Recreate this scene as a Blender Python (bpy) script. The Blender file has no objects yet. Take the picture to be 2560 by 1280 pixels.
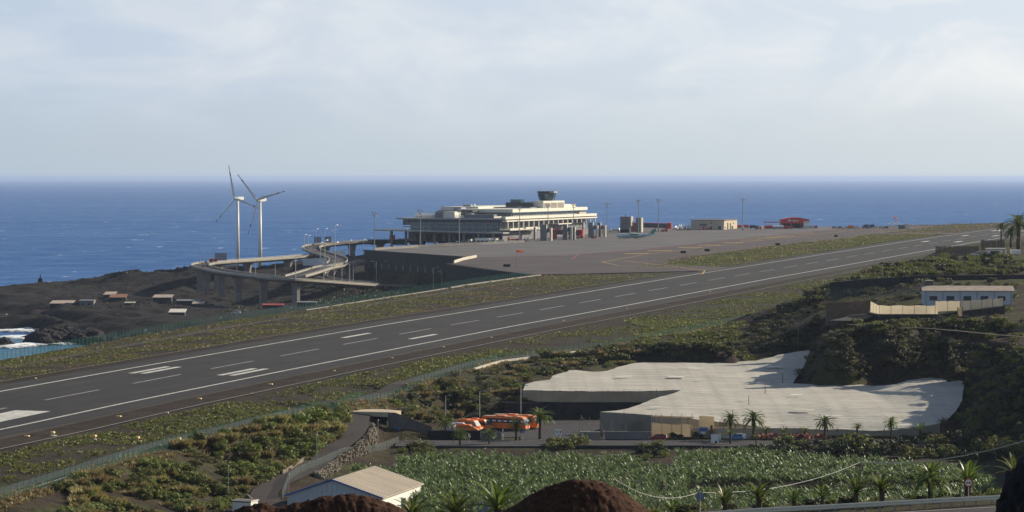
import bpy, bmesh, math, random
import numpy as np
from mathutils import Vector, Matrix
from mathutils.geometry import delaunay_2d_cdt
R = math.radians
random.seed(7)
rng = np.random.default_rng(11)
scene = bpy.context.scene
COL = scene.collection

# ------------------------------------------------------------------ camera, world, sun, exposure
FPX, HC, YH = 7506.0, 80.0, 444.0          # focal length in photo pixels, eye height over the sea, horizon row
cd = bpy.data.cameras.new('camera')
cam = bpy.data.objects.new('camera', cd); COL.objects.link(cam)
cam.location = (0, 0, HC); cam.rotation_euler = (R(90), 0, 0)
cd.sensor_width = 36.0; cd.lens = 36.0 * FPX / 2560.0
cd.shift_y = -(640 - YH) / 2560.0
cd.clip_start = 1.0; cd.clip_end = 2000000.0
scene.camera = cam

SUN_AZ = R(32)                              # how far beyond due right the sun stands
SUN_EL = R(24.5)
sun_dir = Vector((math.cos(SUN_AZ) * math.cos(SUN_EL), math.sin(SUN_AZ) * math.cos(SUN_EL), math.sin(SUN_EL)))
sl = bpy.data.lights.new('sun', 'SUN'); sl.energy = 5.0; sl.angle = R(0.5); sl.color = (1.0, 0.89, 0.70)
so = bpy.data.objects.new('sun', sl); COL.objects.link(so)
so.rotation_euler = sun_dir.to_track_quat('Z', 'Y').to_euler()

world = bpy.data.worlds.new('World'); scene.world = world; world.use_nodes = True
def build_world():
    nt = world.node_tree; N = nt.nodes; L = nt.links
    N.clear()
    out = N.new('ShaderNodeOutputWorld'); bg = N.new('ShaderNodeBackground')
    sky = N.new('ShaderNodeTexSky'); sky.sky_type = 'NISHITA'; sky.sun_disc = False
    sky.sun_elevation = SUN_EL; sky.sun_rotation = math.pi / 2 - SUN_AZ
    sky.air_density = 1.0; sky.dust_density = 1.0; sky.ozone_density = 1.5
    tc = N.new('ShaderNodeTexCoord')
    sep = N.new('ShaderNodeSeparateXYZ'); L.new(tc.outputs['Generated'], sep.inputs[0])
    # thin high cloud: noise over the direction, flattened toward the horizon
    mp = N.new('ShaderNodeMapping'); mp.inputs['Scale'].default_value = (17, 17, 42); mp.inputs['Location'].default_value = (3.1, 0.4, 1.3)
    L.new(tc.outputs['Generated'], mp.inputs[0])
    n1 = N.new('ShaderNodeTexNoise'); n1.inputs['Scale'].default_value = 1.0; n1.inputs['Detail'].default_value = 9; n1.inputs['Roughness'].default_value = 0.58; n1.inputs['Distortion'].default_value = 0.5
    L.new(mp.outputs[0], n1.inputs['Vector'])
    mp2 = N.new('ShaderNodeMapping'); mp2.inputs['Scale'].default_value = (8, 8, 40); mp2.inputs['Rotation'].default_value = (0, R(2), 0)
    L.new(tc.outputs['Generated'], mp2.inputs[0])
    n2 = N.new('ShaderNodeTexNoise'); n2.inputs['Scale'].default_value = 1.0; n2.inputs['Detail'].default_value = 6
    L.new(mp2.outputs[0], n2.inputs['Vector'])
    add = N.new('ShaderNodeMath'); add.operation = 'MULTIPLY_ADD'; add.inputs[1].default_value = 0.35
    L.new(n2.outputs['Fac'], add.inputs[0]); L.new(n1.outputs['Fac'], add.inputs[2])
    cr = N.new('ShaderNodeMapRange'); cr.inputs['From Min'].default_value = 0.58; cr.inputs['From Max'].default_value = 0.86
    L.new(add.outputs[0], cr.inputs['Value'])
    el = N.new('ShaderNodeMapRange'); el.inputs['From Min'].default_value = 0.006; el.inputs['From Max'].default_value = 0.045
    el.interpolation_type = 'SMOOTHSTEP'
    L.new(sep.outputs['Z'], el.inputs['Value'])
    cm = N.new('ShaderNodeMath'); cm.operation = 'MULTIPLY'; L.new(cr.outputs[0], cm.inputs[0]); L.new(el.outputs[0], cm.inputs[1])
    # haze veil colour from horizon upward
    ramp = N.new('ShaderNodeValToRGB'); e = ramp.color_ramp.elements
    e[0].position = 0.0; e[0].color = VEIL_LOW
    e[1].position = 1.0; e[1].color = VEIL_HIGH
    L.new(el.outputs[0], ramp.inputs[0])
    cl = N.new('ShaderNodeMix'); cl.data_type = 'RGBA'; cl.inputs['B'].default_value = CLOUD_COL
    L.new(cm.outputs[0], cl.inputs['Factor']); L.new(ramp.outputs[0], cl.inputs['A'])
    # brighter toward the sun's side of the sky
    az = N.new('ShaderNodeMapRange'); az.inputs['From Min'].default_value = -0.17; az.inputs['From Max'].default_value = 0.17; L.new(sep.outputs['X'], az.inputs['Value'])
    tint = N.new('ShaderNodeMix'); tint.data_type = 'RGBA'; tint.inputs['A'].default_value = (.84, .88, .94, 1); tint.inputs['B'].default_value = (1.14, 1.11, 1.07, 1); L.new(az.outputs[0], tint.inputs['Factor'])
    tm = N.new('ShaderNodeMix'); tm.data_type = 'RGBA'; tm.blend_type = 'MULTIPLY'; tm.inputs['Factor'].default_value = 1.0; L.new(cl.outputs['Result'], tm.inputs['A']); L.new(tint.outputs['Result'], tm.inputs['B'])
    # the veil thins out higher up, where the open sky is
    up = N.new('ShaderNodeMapRange'); up.inputs['From Min'].default_value = 0.06; up.inputs['From Max'].default_value = 0.22
    up.inputs['To Min'].default_value = 0.95; up.inputs['To Max'].default_value = 0.05
    L.new(sep.outputs['Z'], up.inputs['Value'])
    mx = N.new('ShaderNodeMix'); mx.data_type = 'RGBA'
    L.new(up.outputs[0], mx.inputs['Factor']); L.new(sky.outputs[0], mx.inputs['A']); L.new(tm.outputs['Result'], mx.inputs['B'])
    L.new(mx.outputs['Result'], bg.inputs['Color']); bg.inputs['Strength'].default_value = 0.07
    L.new(bg.outputs[0], out.inputs[0])
VEIL_LOW = (6.4, 7.25, 7.9, 1); VEIL_HIGH = (6.9, 7.8, 8.9, 1); CLOUD_COL = (8.9, 9.2, 9.5, 1)
build_world()
vs = scene.view_settings
vs.view_transform = 'Standard'; vs.look = 'None'; vs.gamma = 1.0; vs.exposure = 0.4; vs.use_curve_mapping = False
scene.cycles.max_bounces = 6; scene.cycles.transparent_max_bounces = 16; scene.cycles.volume_bounces = 1
scene.cycles.use_denoising = True

# ------------------------------------------------------------------ helpers
def at(px, py, z):
    """world point seen at photo pixel (px, py) that stands at height z"""
    Z = (HC - z) * FPX / (py - YH); return ((px - 1280) / FPX * Z, Z, z)
def atd(px, py, Z):
    """world point seen at photo pixel (px, py) at distance Z"""
    return ((px - 1280) / FPX * Z, Z, HC - (py - YH) * Z / FPX)

def tag(o, label=None, cat=None, group=None, kind=None):
    if label: o['label'] = label
    if cat: o['category'] = cat
    if group: o['group'] = group
    if kind: o['kind'] = kind
    return o
def thing(name, label, cat, loc=(0, 0, 0), rotz=0.0, group=None, scale=1.0):
    o = bpy.data.objects.new(name, None); COL.objects.link(o); o.empty_display_size = 0.3
    o.location = loc; o.rotation_euler = (0, 0, rotz); o.scale = (scale,) * 3
    return tag(o, label, cat, group)
def link_mesh(name, me, parent=None):
    o = bpy.data.objects.new(name, me); COL.objects.link(o)
    if parent is not None: o.parent = parent
    return o
def dup(root, loc, rotz, label=None, group=None, scale=None, cat=None):
    r = root.copy(); COL.objects.link(r); r.location = loc; r.rotation_euler = (0, 0, rotz)
    if scale is not None: r.scale = (scale,) * 3
    tag(r, label, cat, group)
    for ch in list(root.children):
        c = ch.copy(); COL.objects.link(c); c.parent = r
        for g in list(ch.children):
            d = g.copy(); COL.objects.link(d); d.parent = c
    return r

class MB:
    def __init__(s): s.v = []; s.f = []
    def quad(s, *p):
        b = len(s.v); s.v += [tuple(q) for q in p]; s.f.append(tuple(range(b, b + len(p)))); return s
    def box(s, x0, x1, y0, y1, z0, z1, taper=0.0):
        b = len(s.v); t = taper
        s.v += [(x0, y0, z0), (x1, y0, z0), (x1, y1, z0), (x0, y1, z0), (x0 + t, y0 + t, z1), (x1 - t, y0 + t, z1), (x1 - t, y1 - t, z1), (x0 + t, y1 - t, z1)]
        for q in ((0, 3, 2, 1), (4, 5, 6, 7), (0, 1, 5, 4), (1, 2, 6, 5), (2, 3, 7, 6), (3, 0, 4, 7)): s.f.append(tuple(b + i for i in q))
        return s
    def prism(s, poly, z0, z1, top=None):
        """poly: list of (x,y); z0,z1 numbers or lists"""
        n = len(poly); b = len(s.v); A = sum(poly[i][0] * poly[(i + 1) % n][1] - poly[(i + 1) % n][0] * poly[i][1] for i in range(n))
        idx = list(range(n)) if A > 0 else list(range(n))[::-1]
        zz0 = z0 if hasattr(z0, '__len__') else [z0] * n; zz1 = z1 if hasattr(z1, '__len__') else [z1] * n
        tp = top or poly
        for i in idx: s.v.append((poly[i][0], poly[i][1], zz0[i]))
        for i in idx: s.v.append((tp[i][0], tp[i][1], zz1[i]))
        s.f.append(tuple(b + i for i in reversed(range(n)))); s.f.append(tuple(b + n + i for i in range(n)))
        for i in range(n):
            j = (i + 1) % n; s.f.append((b + i, b + j, b + n + j, b + n + i))
        return s
    def tube(s, p0, p1, r0, r1=None, n=8, caps=True):
        r1 = r0 if r1 is None else r1
        p0 = Vector(p0); p1 = Vector(p1); d = (p1 - p0)
        if d.length < 1e-6: return s
        q = d.to_track_quat('Z', 'Y'); b = len(s.v)
        for p, r in ((p0, r0), (p1, r1)):
            for i in range(n):
                a = 2 * math.pi * i / n; s.v.append(tuple(p + q @ Vector((r * math.cos(a), r * math.sin(a), 0))))
        for i in range(n):
            j = (i + 1) % n; s.f.append((b + i, b + j, b + n + j, b + n + i))
        if caps: s.f.append(tuple(b + i for i in reversed(range(n)))); s.f.append(tuple(b + n + i for i in range(n)))
        return s
    def poly_tube(s, pts, rs, n=8):
        for i in range(len(pts) - 1): s.tube(pts[i], pts[i + 1], rs[i], rs[i + 1], n)
        return s
    def lathe(s, prof, n=16, c=(0, 0, 0), axis='z'):
        b = len(s.v)
        for (r, h) in prof:
            for i in range(n):
                a = 2 * math.pi * i / n
                if axis == 'z': p = (r * math.cos(a), r * math.sin(a), h)
                elif axis == 'x': p = (h, r * math.cos(a), r * math.sin(a))
                else: p = (r * math.sin(a), h, r * math.cos(a))
                s.v.append((p[0] + c[0], p[1] + c[1], p[2] + c[2]))
        for k in range(len(prof) - 1):
            for i in range(n):
                j = (i + 1) % n; s.f.append((b + k * n + i, b + k * n + j, b + (k + 1) * n + j, b + (k + 1) * n + i))
        s.f.append(tuple(b + i for i in reversed(range(n)))); s.f.append(tuple(b + (len(prof) - 1) * n + i for i in range(n)))
        return s
    def side(s, prof, y0, y1, inset=None):
        """closed (x,z) profile extruded along y; inset shrinks towards the top (tumblehome)"""
        n = len(prof); b = len(s.v)
        zs = [p[1] for p in prof]; zl, zh = min(zs), max(zs)
        for y, sg in ((y0, 1), (y1, -1)):
            for (x, z) in prof:
                k = (inset or 0) * max(0, (z - zl) / max(1e-6, zh - zl) - 0.45) / 0.55
                s.v.append((x, y + sg * k, z))
        s.f.append(tuple(b + i for i in range(n))); s.f.append(tuple(b + n + i for i in reversed(range(n))))
        for i in range(n):
            j = (i + 1) % n; s.f.append((b + j, b + i, b + n + i, b + n + j))
        return s
    def build(s, name, mat, parent=None, smooth=False, bevel=0.0):
        me = bpy.data.meshes.new(name); me.from_pydata(s.v, [], s.f); me.update()
        bm = bmesh.new(); bm.from_mesh(me)
        bmesh.ops.remove_doubles(bm, verts=bm.verts, dist=1e-5) if smooth else None
        bmesh.ops.recalc_face_normals(bm, faces=bm.faces)
        if bevel: bmesh.ops.bevel(bm, geom=[e for e in bm.edges if len(e.link_faces) == 2 and e.calc_face_angle(0) > 0.6], offset=bevel, segments=1, affect='EDGES', clamp_overlap=True)
        bm.to_mesh(me); bm.free()
        if smooth:
            for p in me.polygons: p.use_smooth = True
        if mat: me.materials.append(mat)
        return link_mesh(name, me, parent)

def np_mesh(name, verts, faces, mat, parent=None, smooth=False):
    """fast mesh from arrays; faces (n,k)"""
    me = bpy.data.meshes.new(name); verts = np.asarray(verts, dtype=np.float32); faces = np.asarray(faces, dtype=np.int32)
    k = faces.shape[1]; me.vertices.add(len(verts)); me.vertices.foreach_set('co', verts.ravel())
    me.loops.add(faces.size); me.loops.foreach_set('vertex_index', faces.ravel())
    me.polygons.add(len(faces)); me.polygons.foreach_set('loop_start', np.arange(0, faces.size, k, dtype=np.int32))
    me.polygons.foreach_set('loop_total', np.full(len(faces), k, dtype=np.int32))
    if smooth: me.polygons.foreach_set('use_smooth', np.ones(len(faces), dtype=bool))
    me.update(); me.validate()
    if mat: me.materials.append(mat)
    return link_mesh(name, me, parent)

# ------------------------------------------------------------------ materials
M = {}
def mat(name, col, rough=0.7, spec=0.3, metal=0.0, var=0.15, scale=0.5, detail=4, bump=0.0, bscale=None, col2=None, alpha=1.0, rnd=0.0, transl=0.0, stretch=None, coords='Object'):
    m = bpy.data.materials.new(name); m.use_nodes = True; M[name] = m
    nt = m.node_tree; N = nt.nodes; L = nt.links; b = N['Principled BSDF']; out = N['Material Output']
    b.inputs['Roughness'].default_value = rough; b.inputs['Specular IOR Level'].default_value = spec; b.inputs['Metallic'].default_value = metal
    tc = N.new('ShaderNodeTexCoord')
    vec = tc.outputs[coords]
    if stretch:
        mp = N.new('ShaderNodeMapping'); mp.inputs['Scale'].default_value = stretch; L.new(vec, mp.inputs[0]); vec = mp.outputs[0]
    n = N.new('ShaderNodeTexNoise'); n.inputs['Scale'].default_value = scale; n.inputs['Detail'].default_value = detail; n.inputs['Roughness'].default_value = 0.6
    L.new(vec, n.inputs['Vector'])
    c1 = tuple(max(0, c * (1 - var)) for c in col); c2 = tuple(min(1, c * (1 + var)) for c in (col2 or col))
    rp = N.new('ShaderNodeValToRGB'); rp.color_ramp.elements[0].position = 0.3; rp.color_ramp.elements[1].position = 0.7
    rp.color_ramp.elements[0].color = (*c1, 1); rp.color_ramp.elements[1].color = (*c2, 1)
    L.new(n.outputs['Fac'], rp.inputs[0]); c = rp.outputs[0]
    if rnd:
        oi = N.new('ShaderNodeObjectInfo'); hs = N.new('ShaderNodeHueSaturation')
        mr = N.new('ShaderNodeMapRange'); mr.inputs['To Min'].default_value = 1 - rnd; mr.inputs['To Max'].default_value = 1 + rnd
        L.new(oi.outputs['Random'], mr.inputs[0]); L.new(mr.outputs[0], hs.inputs['Value'])
        mh = N.new('ShaderNodeMapRange'); mh.inputs['To Min'].default_value = 0.5 - rnd * 0.08; mh.inputs['To Max'].default_value = 0.5 + rnd * 0.06
        L.new(oi.outputs['Random'], mh.inputs[0]); L.new(mh.outputs[0], hs.inputs['Hue'])
        L.new(c, hs.inputs['Color']); c = hs.outputs[0]
    L.new(c, b.inputs['Base Color'])
    if bump:
        n3 = N.new('ShaderNodeTexNoise'); n3.inputs['Scale'].default_value = bscale or scale * 6; n3.inputs['Detail'].default_value = 5
        L.new(vec, n3.inputs['Vector']); bp = N.new('ShaderNodeBump'); bp.inputs['Strength'].default_value = min(1, bump); bp.inputs['Distance'].default_value = max(0.05, bump)
        L.new(n3.outputs['Fac'], bp.inputs['Height']); L.new(bp.outputs[0], b.inputs['Normal'])
    sh = b.outputs[0]
    if transl:
        tr = N.new('ShaderNodeBsdfTranslucent'); L.new(c, tr.inputs['Color']); ms = N.new('ShaderNodeMixShader'); ms.inputs[0].default_value = transl
        L.new(sh, ms.inputs[1]); L.new(tr.outputs[0], ms.inputs[2]); sh = ms.outputs[0]
    if alpha < 1:
        tp = N.new('ShaderNodeBsdfTransparent'); ms = N.new('ShaderNodeMixShader'); ms.inputs[0].default_value = alpha
        L.new(tp.outputs[0], ms.inputs[1]); L.new(sh, ms.inputs[2]); sh = ms.outputs[0]
    L.new(sh, out.inputs['Surface'])
    return m

mat('asphalt', (0.029, 0.026, 0.026), 0.85, 0.25, var=0.22, scale=0.06, detail=8)
mat('road', (0.040, 0.037, 0.040), 0.85, 0.25, var=0.2, scale=0.15, detail=8)
mat('lane_road', (0.052, 0.043, 0.040), 0.9, 0.2, var=0.2, scale=0.2, detail=8)
mat('concrete_apron', (0.115, 0.105, 0.107), 0.85, 0.25, var=0.24, scale=0.03, detail=8)
mat('taxi_asphalt', (0.072, 0.057, 0.056), 0.85, 0.25, var=0.24, scale=0.03, detail=8)
mat('paint_white', (0.52, 0.51, 0.47), 0.75, 0.3, var=0.28, scale=0.5, detail=9)
mat('paint_faded', (0.28, 0.27, 0.26), 0.8, 0.3, var=0.3, scale=0.4)
mat('paint_yellow', (0.50, 0.32, 0.08), 0.8, 0.3, var=0.25, scale=0.3)
mat('paint_red', (0.40, 0.06, 0.05), 0.8, 0.3, var=0.2)
mat('concrete', (0.24, 0.22, 0.20), 0.85, 0.2, var=0.18, scale=0.3, bump=0.05)
mat('concrete_grey', (0.19, 0.19, 0.20), 0.85, 0.2, var=0.15, scale=0.2)
mat('concrete_pale', (0.50, 0.46, 0.39), 0.8, 0.2, var=0.15, scale=0.3)
mat('basalt_wall', (0.036, 0.034, 0.038), 0.9, 0.2, var=0.35, scale=0.5, detail=8, bump=0.2, bscale=1.5)
mat('white_paint', (0.78, 0.77, 0.73), 0.45, 0.4, var=0.05, scale=0.4)
mat('cream', (0.66, 0.63, 0.54), 0.7, 0.3, var=0.06, scale=0.3)
mat('beige', (0.52, 0.43, 0.32), 0.8, 0.25, var=0.1, scale=0.2)
mat('grey_metal', (0.30, 0.31, 0.32), 0.5, 0.5, metal=0.3, var=0.1)
mat('dark_metal', (0.06, 0.06, 0.065), 0.5, 0.4, var=0.15)
mat('galv', (0.45, 0.45, 0.44), 0.5, 0.5, metal=0.4, var=0.1)
mat('glass_dark', (0.03, 0.05, 0.07), 0.12, 0.7, var=0.3, scale=0.2)
mat('glass_teal', (0.045, 0.10, 0.12), 0.15, 0.7, var=0.35, scale=0.12)
mat('black', (0.012, 0.012, 0.013), 0.6, 0.3, var=0.2)
mat('rubber', (0.015, 0.015, 0.015), 0.8, 0.2, var=0.2)
mat('red', (0.52, 0.03, 0.03), 0.5, 0.4, var=0.08)
mat('red_dull', (0.36, 0.06, 0.05), 0.7, 0.3, var=0.15)
mat('orange', (0.82, 0.20, 0.03), 0.35, 0.5, var=0.05)
mat('orange_sock', (0.85, 0.25, 0.05), 0.7, 0.2, var=0.1, transl=0.3)
mat('yellow_marker', (0.78, 0.54, 0.22), 0.6, 0.3, var=0.1)
mat('car_red', (0.30, 0.018, 0.015), 0.25, 0.6, var=0.03)
mat('car_blue', (0.12, 0.24, 0.50), 0.25, 0.6, var=0.03)
mat('car_white', (0.76, 0.76, 0.76), 0.3, 0.5, var=0.03)
mat('car_dark', (0.05, 0.06, 0.08), 0.3, 0.5, var=0.05)
mat('sign_blue', (0.04, 0.16, 0.50), 0.45, 0.4, var=0.05)
mat('sign_white', (0.80, 0.80, 0.78), 0.45, 0.4, var=0.03)
mat('sign_back', (0.22, 0.26, 0.32), 0.5, 0.5, metal=0.3, var=0.08)
mat('green_post', (0.03, 0.27, 0.19), 0.6, 0.3, var=0.15)
mat('green_mesh', (0.045, 0.125, 0.10), 0.8, 0.2, var=0.2, alpha=0.15)
mat('grey_mesh', (0.13, 0.16, 0.15), 0.8, 0.2, var=0.2, alpha=0.3)
mat('plane_shade_white', (0.50, 0.63, 0.70), 0.3, 0.5, var=0.03)  # white paint with the body's blue shade mixed into the colour
mat('plane_green', (0.05, 0.28, 0.12), 0.35, 0.5, var=0.05)
mat('timber', (0.13, 0.10, 0.075), 0.9, 0.2, var=0.3, scale=1.2)
mat('tin_roof', (0.48, 0.43, 0.35), 0.6, 0.35, var=0.14, scale=0.25, detail=8, col2=(0.52, 0.42, 0.31), stretch=(.4, 1.2, 1))
mat('wing_concrete', (0.12, 0.112, 0.11), 0.9, 0.2, var=0.25, scale=0.6, detail=7)
mat('tile_roof', (0.30, 0.15, 0.105), 0.85, 0.2, var=0.2, scale=0.6)
mat('pale_roof', (0.42, 0.34, 0.28), 0.8, 0.2, var=0.2, scale=0.5)
mat('shade_and_pale_blue', (0.50, 0.54, 0.60), 0.7, 0.3, var=0.06)  # on shed gable and hill house, shade on pale walls put into the colour
mat('dirt', (0.055, 0.0265, 0.0165), 0.95, 0.1, var=0.45, scale=3.5, detail=12, bump=0.12, bscale=22)
mat('rock_dark', (0.018, 0.017, 0.018), 0.85, 0.3, var=0.4, scale=1.0, bump=0.3, bscale=3)
mat('lava_rock', (0.019, 0.016, 0.016), 0.9, 0.2, var=0.6, scale=0.3, detail=10, bump=1.0, bscale=0.5)
mat('rubble', (0.17, 0.145, 0.115), 0.9, 0.2, var=0.45, scale=0.9, detail=6, bump=0.2, bscale=4)

def runway_mat():
    m = M['asphalt']; nt = m.node_tree; N = nt.nodes; L = nt.links; b = N['Principled BSDF']; src = b.inputs['Base Color'].links[0].from_socket
    tc = N.new('ShaderNodeTexCoord'); ro = N.new('ShaderNodeMapping'); ro.inputs['Rotation'].default_value = (0, 0, math.atan2(2470.0, 7506.0)); L.new(tc.outputs['Object'], ro.inputs[0])
    sc_ = N.new('ShaderNodeMapping'); sc_.inputs['Scale'].default_value = (.45, .006, 1); L.new(ro.outputs[0], sc_.inputs[0])
    n = N.new('ShaderNodeTexNoise'); n.inputs['Scale'].default_value = 1.0; n.inputs['Detail'].default_value = 7; n.inputs['Roughness'].default_value = .65; L.new(sc_.outputs[0], n.inputs['Vector'])
    s2 = N.new('ShaderNodeMapping'); s2.inputs['Scale'].default_value = (.13, .045, 1); L.new(ro.outputs[0], s2.inputs[0])
    br = N.new('ShaderNodeTexBrick'); br.inputs['Color1'].default_value = (.92, .92, .92, 1); br.inputs['Color2'].default_value = (1.08, 1.06, 1.04, 1); br.inputs['Mortar'].default_value = (.8, .8, .8, 1); br.inputs['Mortar Size'].default_value = .012; br.inputs['Scale'].default_value = 1.0; L.new(s2.outputs[0], br.inputs['Vector'])
    mr = N.new('ShaderNodeMapRange'); mr.inputs['From Min'].default_value = .35; mr.inputs['From Max'].default_value = .7; mr.inputs['To Min'].default_value = .62; mr.inputs['To Max'].default_value = 1.3; L.new(n.outputs['Fac'], mr.inputs['Value'])
    m1 = N.new('ShaderNodeMix'); m1.data_type = 'RGBA'; m1.blend_type = 'MULTIPLY'; m1.inputs['Factor'].default_value = 1; L.new(src, m1.inputs['A']); L.new(br.outputs['Color'], m1.inputs['B'])
    m2 = N.new('ShaderNodeMix'); m2.data_type = 'RGBA'; m2.blend_type = 'MULTIPLY'; m2.inputs['Factor'].default_value = 1; L.new(m1.outputs['Result'], m2.inputs['A']); L.new(mr.outputs[0], m2.inputs['B']); L.new(m2.outputs['Result'], b.inputs['Base Color'])
runway_mat()
# ------------------------------------------------------------------ airfield frame: s along the runway (away), t across it (+ to the land side)
TH = math.atan2(2470.0, 7506.0)
DX, DY = math.sin(TH), math.cos(TH)
P0 = (-114.65, 736.8)
PS = [-500, -150, -65, 0, 100, 200, 300, 400, 676, 800, 1000, 1250, 1550, 1750, 2000]
PHZ = [HC - h for h in (61.0, 57.3, 56.05, 54.6, 52.95, 51.5, 50.15, 49.2, 46.1, 45.0, 43.1, 40.9, 38.9, 38.3, 38.3)]
def prof(s): return float(np.interp(s, PS, PHZ))
def xy(s, t): return (P0[0] + s * DX + t * DY, P0[1] + s * DY - t * DX)
def st(x, y):
    a, b = x - P0[0], y - P0[1]; return (a * DX + b * DY, a * DY - b * DX)
def zs(s, t):
    z = prof(s)
    if t < -22: z += 0.011 * (t + 22) * min(1, max(0, (s - 600) / 150.0))
    return z
def air(s, t, dz=0.0):
    x, y = xy(s, t); return (x, y, zs(s, t) + dz)
LAND_S = [-500, -300, -181, -84, 11, 88, 148, 221, 373, 2000]; LAND_T = [96, 90, 83.7, 73.5, 74.4, 71.5, 67, 85, 90, 92]
SEA_S = [-500, 117, 263, 439, 702, 2000]; SEA_T = [-70, -74.5, -84, -90, -99, -99]
def t_land(s): return float(np.interp(s, LAND_S, LAND_T))
def t_sea(s): return float(np.interp(s, SEA_S, SEA_T))

# ------------------------------------------------------------------ terrain control points -> TIN -> height raster
TP = []
def line(pts, step=9.0, dz=0.0):
    for a, b in zip(pts[:-1], pts[1:]):
        n = max(1, int(math.dist(a[:2], b[:2]) / step))
        for i in range(n): TP.append(tuple(a[k] + (b[k] - a[k]) * i / n + (dz if k == 2 else 0) for k in range(3)))
    TP.append((pts[-1][0], pts[-1][1], pts[-1][2] + dz))
def im(*pts): return [at(*p) for p in pts]

for s in range(-480, 2000, 14):
    for t in (t_land(s) + 1.5, 50, 30, 0, -30, -50, t_sea(s) - 1.5):
        if s > 1820 and abs(t) > 60: continue
        TP.append(air(s, t, -0.35))
# apron platform interior
for s in range(720, 1760, 20):
    for t in range(-330, -100, 22):
        if t < -221 and s < 962 + (-t - 221) * 1.19 + 5: continue
        if -221 <= t < -200 and s < 862 + (-t - 200) * 4.76 + 5: continue
        if t > -200 and t < -100 - (s - 704) * 0.633 + 4: continue
        TP.append(air(s, t, -0.5))
# the apron's northern retaining edge, top and foot
A_CORNER = (1100, -337); B_CORNER = (962, -221); C_CORNER = (862, -200); D_CORNER = (704, -100)
edge = [A_CORNER, B_CORNER, C_CORNER, D_CORNER]
line([air(s + 3, t + 1.5, -0.5) for s, t in edge], 8)
foot = [(*xy(1097, -340), 13.5), (*xy(957, -225), 14.5), (*xy(857, -204), 16), (*xy(770, -148), 22), (*xy(704, -103.5), prof(704) - 2.2)]
line(foot, 8)
line([(*xy(1100, -341), 14), (*xy(1240, -352), 24), (*xy(1300, -352), 31)], 8)
line([(*xy(1110, -334), 33.5), (*xy(1240, -345), 34.5), (*xy(1800, -345), 36)], 10)
# seaward flank and far end of the platform
line([(*xy(1300, -385), 26), (*xy(1500, -400), 24), (*xy(1780, -395), 24), (*xy(1900, -200), 25)], 12)
line([(*xy(1300, -430), -4), (*xy(1550, -445), -4), (*xy(1830, -430), -4), (*xy(1960, -220), -4), (*xy(2080, -60), -4), (*xy(2080, 120), -4)], 16)
line([(*xy(1760, -340), 36.5), (*xy(1765, -240), 38.5), (*xy(1775, -150), 40.0), (*xy(1850, -60), 42.2), (*xy(1930, 0), 42.6), (*xy(1950, 90), 43)], 10)
line([(*xy(1420, -372), 36), (*xy(1500, -380), 40), (*xy(1580, -378), 37)], 8)
# seaward bank of the runway strip and the flat ground at its foot
for s in range(-480, 720, 14):
    z0 = 5.0 if s < 330 else np.interp(s, [330, 500, 704], [5, 9, 17])
    z0 = -3.5 if s < 225 else z0
    TP.append((*xy(s, t_sea(s) - 34), float(z0)))
# the bay: sea bed
for x in range(-620, -90, 24):
    for y in range(900, 1530, 24):
        s, t = st(x, y)
        if t < t_sea(s) - 40 and y < 1500 - max(0, x + 240) * 1.5 and x < -195: TP.append((x, y, -4.0))
for a, b in (((-330, 1530), (-232, 1530)), ((-330, 1575), (-245, 1560)), ((-340, 1620), (-268, 1610)), ((-350, 1660), (-290, 1655))):
    line([(*a, -3.5), (*b, -3.0)], 10)
line(im((-160, 784, .2), (0, 797, .2), (60, 797, .2), (110, 805, .2), (165, 823, .2), (230, 828, .2), (262, 836, .2)), 5)
line(im((-160, 779, 4), (0, 787, 6.5), (60, 787, 7), (112, 793, 6.5), (170, 806, 7), (240, 812, 7.5), (330, 815, 7)), 7)
for p in [(20, 765, 6), (90, 775, 6.5), (150, 782, 6), (130, 766, 8), (260, 795, 5.5), (300, 800, 5), (400, 792, 8), (520, 788, 8), (600, 772, 8), (660, 764, 8), (220, 760, 8.5), (300, 752, 8.5),
          (420, 752, 9), (520, 748, 8), (600, 742, 8), (700, 748, 9), (780, 744, 10), (60, 745, 8.5), (150, 735, 9), (300, 735, 9), (420, 730, 9.5), (560, 728, 8.5), (650, 725, 9), (740, 722, 10),
          (560, 705, 11), (640, 700, 12), (720, 700, 14), (800, 705, 16), (620, 690, 16), (700, 688, 17), (780, 690, 17),
          (820, 735, 12), (880, 730, 14), (860, 716, 17.5), (820, 719, 16), (900, 719, 16), (950, 720, 14.6), (1000, 720, 14.6), (1060, 719, 15), (1100, 717, 16), (940, 734, 14), (1040, 731, 15.5), (1120, 724, 18)]:
    TP.append(at(*p))
# far skyline of the lava shelf and the headland
line(im((-160, 731, 9), (-80, 727, 9), (0, 722, 9), (60, 713, 11.5), (100, 707, 13), (150, 712, 11.5), (190, 717, 9), (236, 714, 8)), 6)
line(im((-160, 717, -3.5), (-80, 713, -3.5), (0, 709, -3.5), (60, 703, -3.5), (100, 700, -3.5), (150, 702, -3.5), (186, 704, -3.5)), 8)
line(im((201, 703, 10), (240, 695, 13), (300, 685, 17), (340, 677, 20), (420, 669, 22), (480, 662, 24.5), (560, 664, 23.5), (650, 667, 22), (740, 657, 22), (830, 644, 24), (900, 634, 26)), 8)
line([(p[0] - 6, p[1] + 40, z) for p, z in zip(im((190, 703, 10), (240, 695, 13), (300, 685, 17), (340, 677, 20), (420, 669, 22), (480, 662, 24.5), (560, 664, 23.5), (650, 667, 22), (740, 657, 22), (850, 640, 24)), [-3, -3, -3, -3, 2, 12, 16, 14, 12, 10])], 10)
line([(p[0] - 10, p[1] + 110, -4) for p in im((180, 703, 10), (240, 695, 13), (340, 677, 20), (480, 662, 24.5), (650, 667, 22), (850, 640, 24))], 12)
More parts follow.
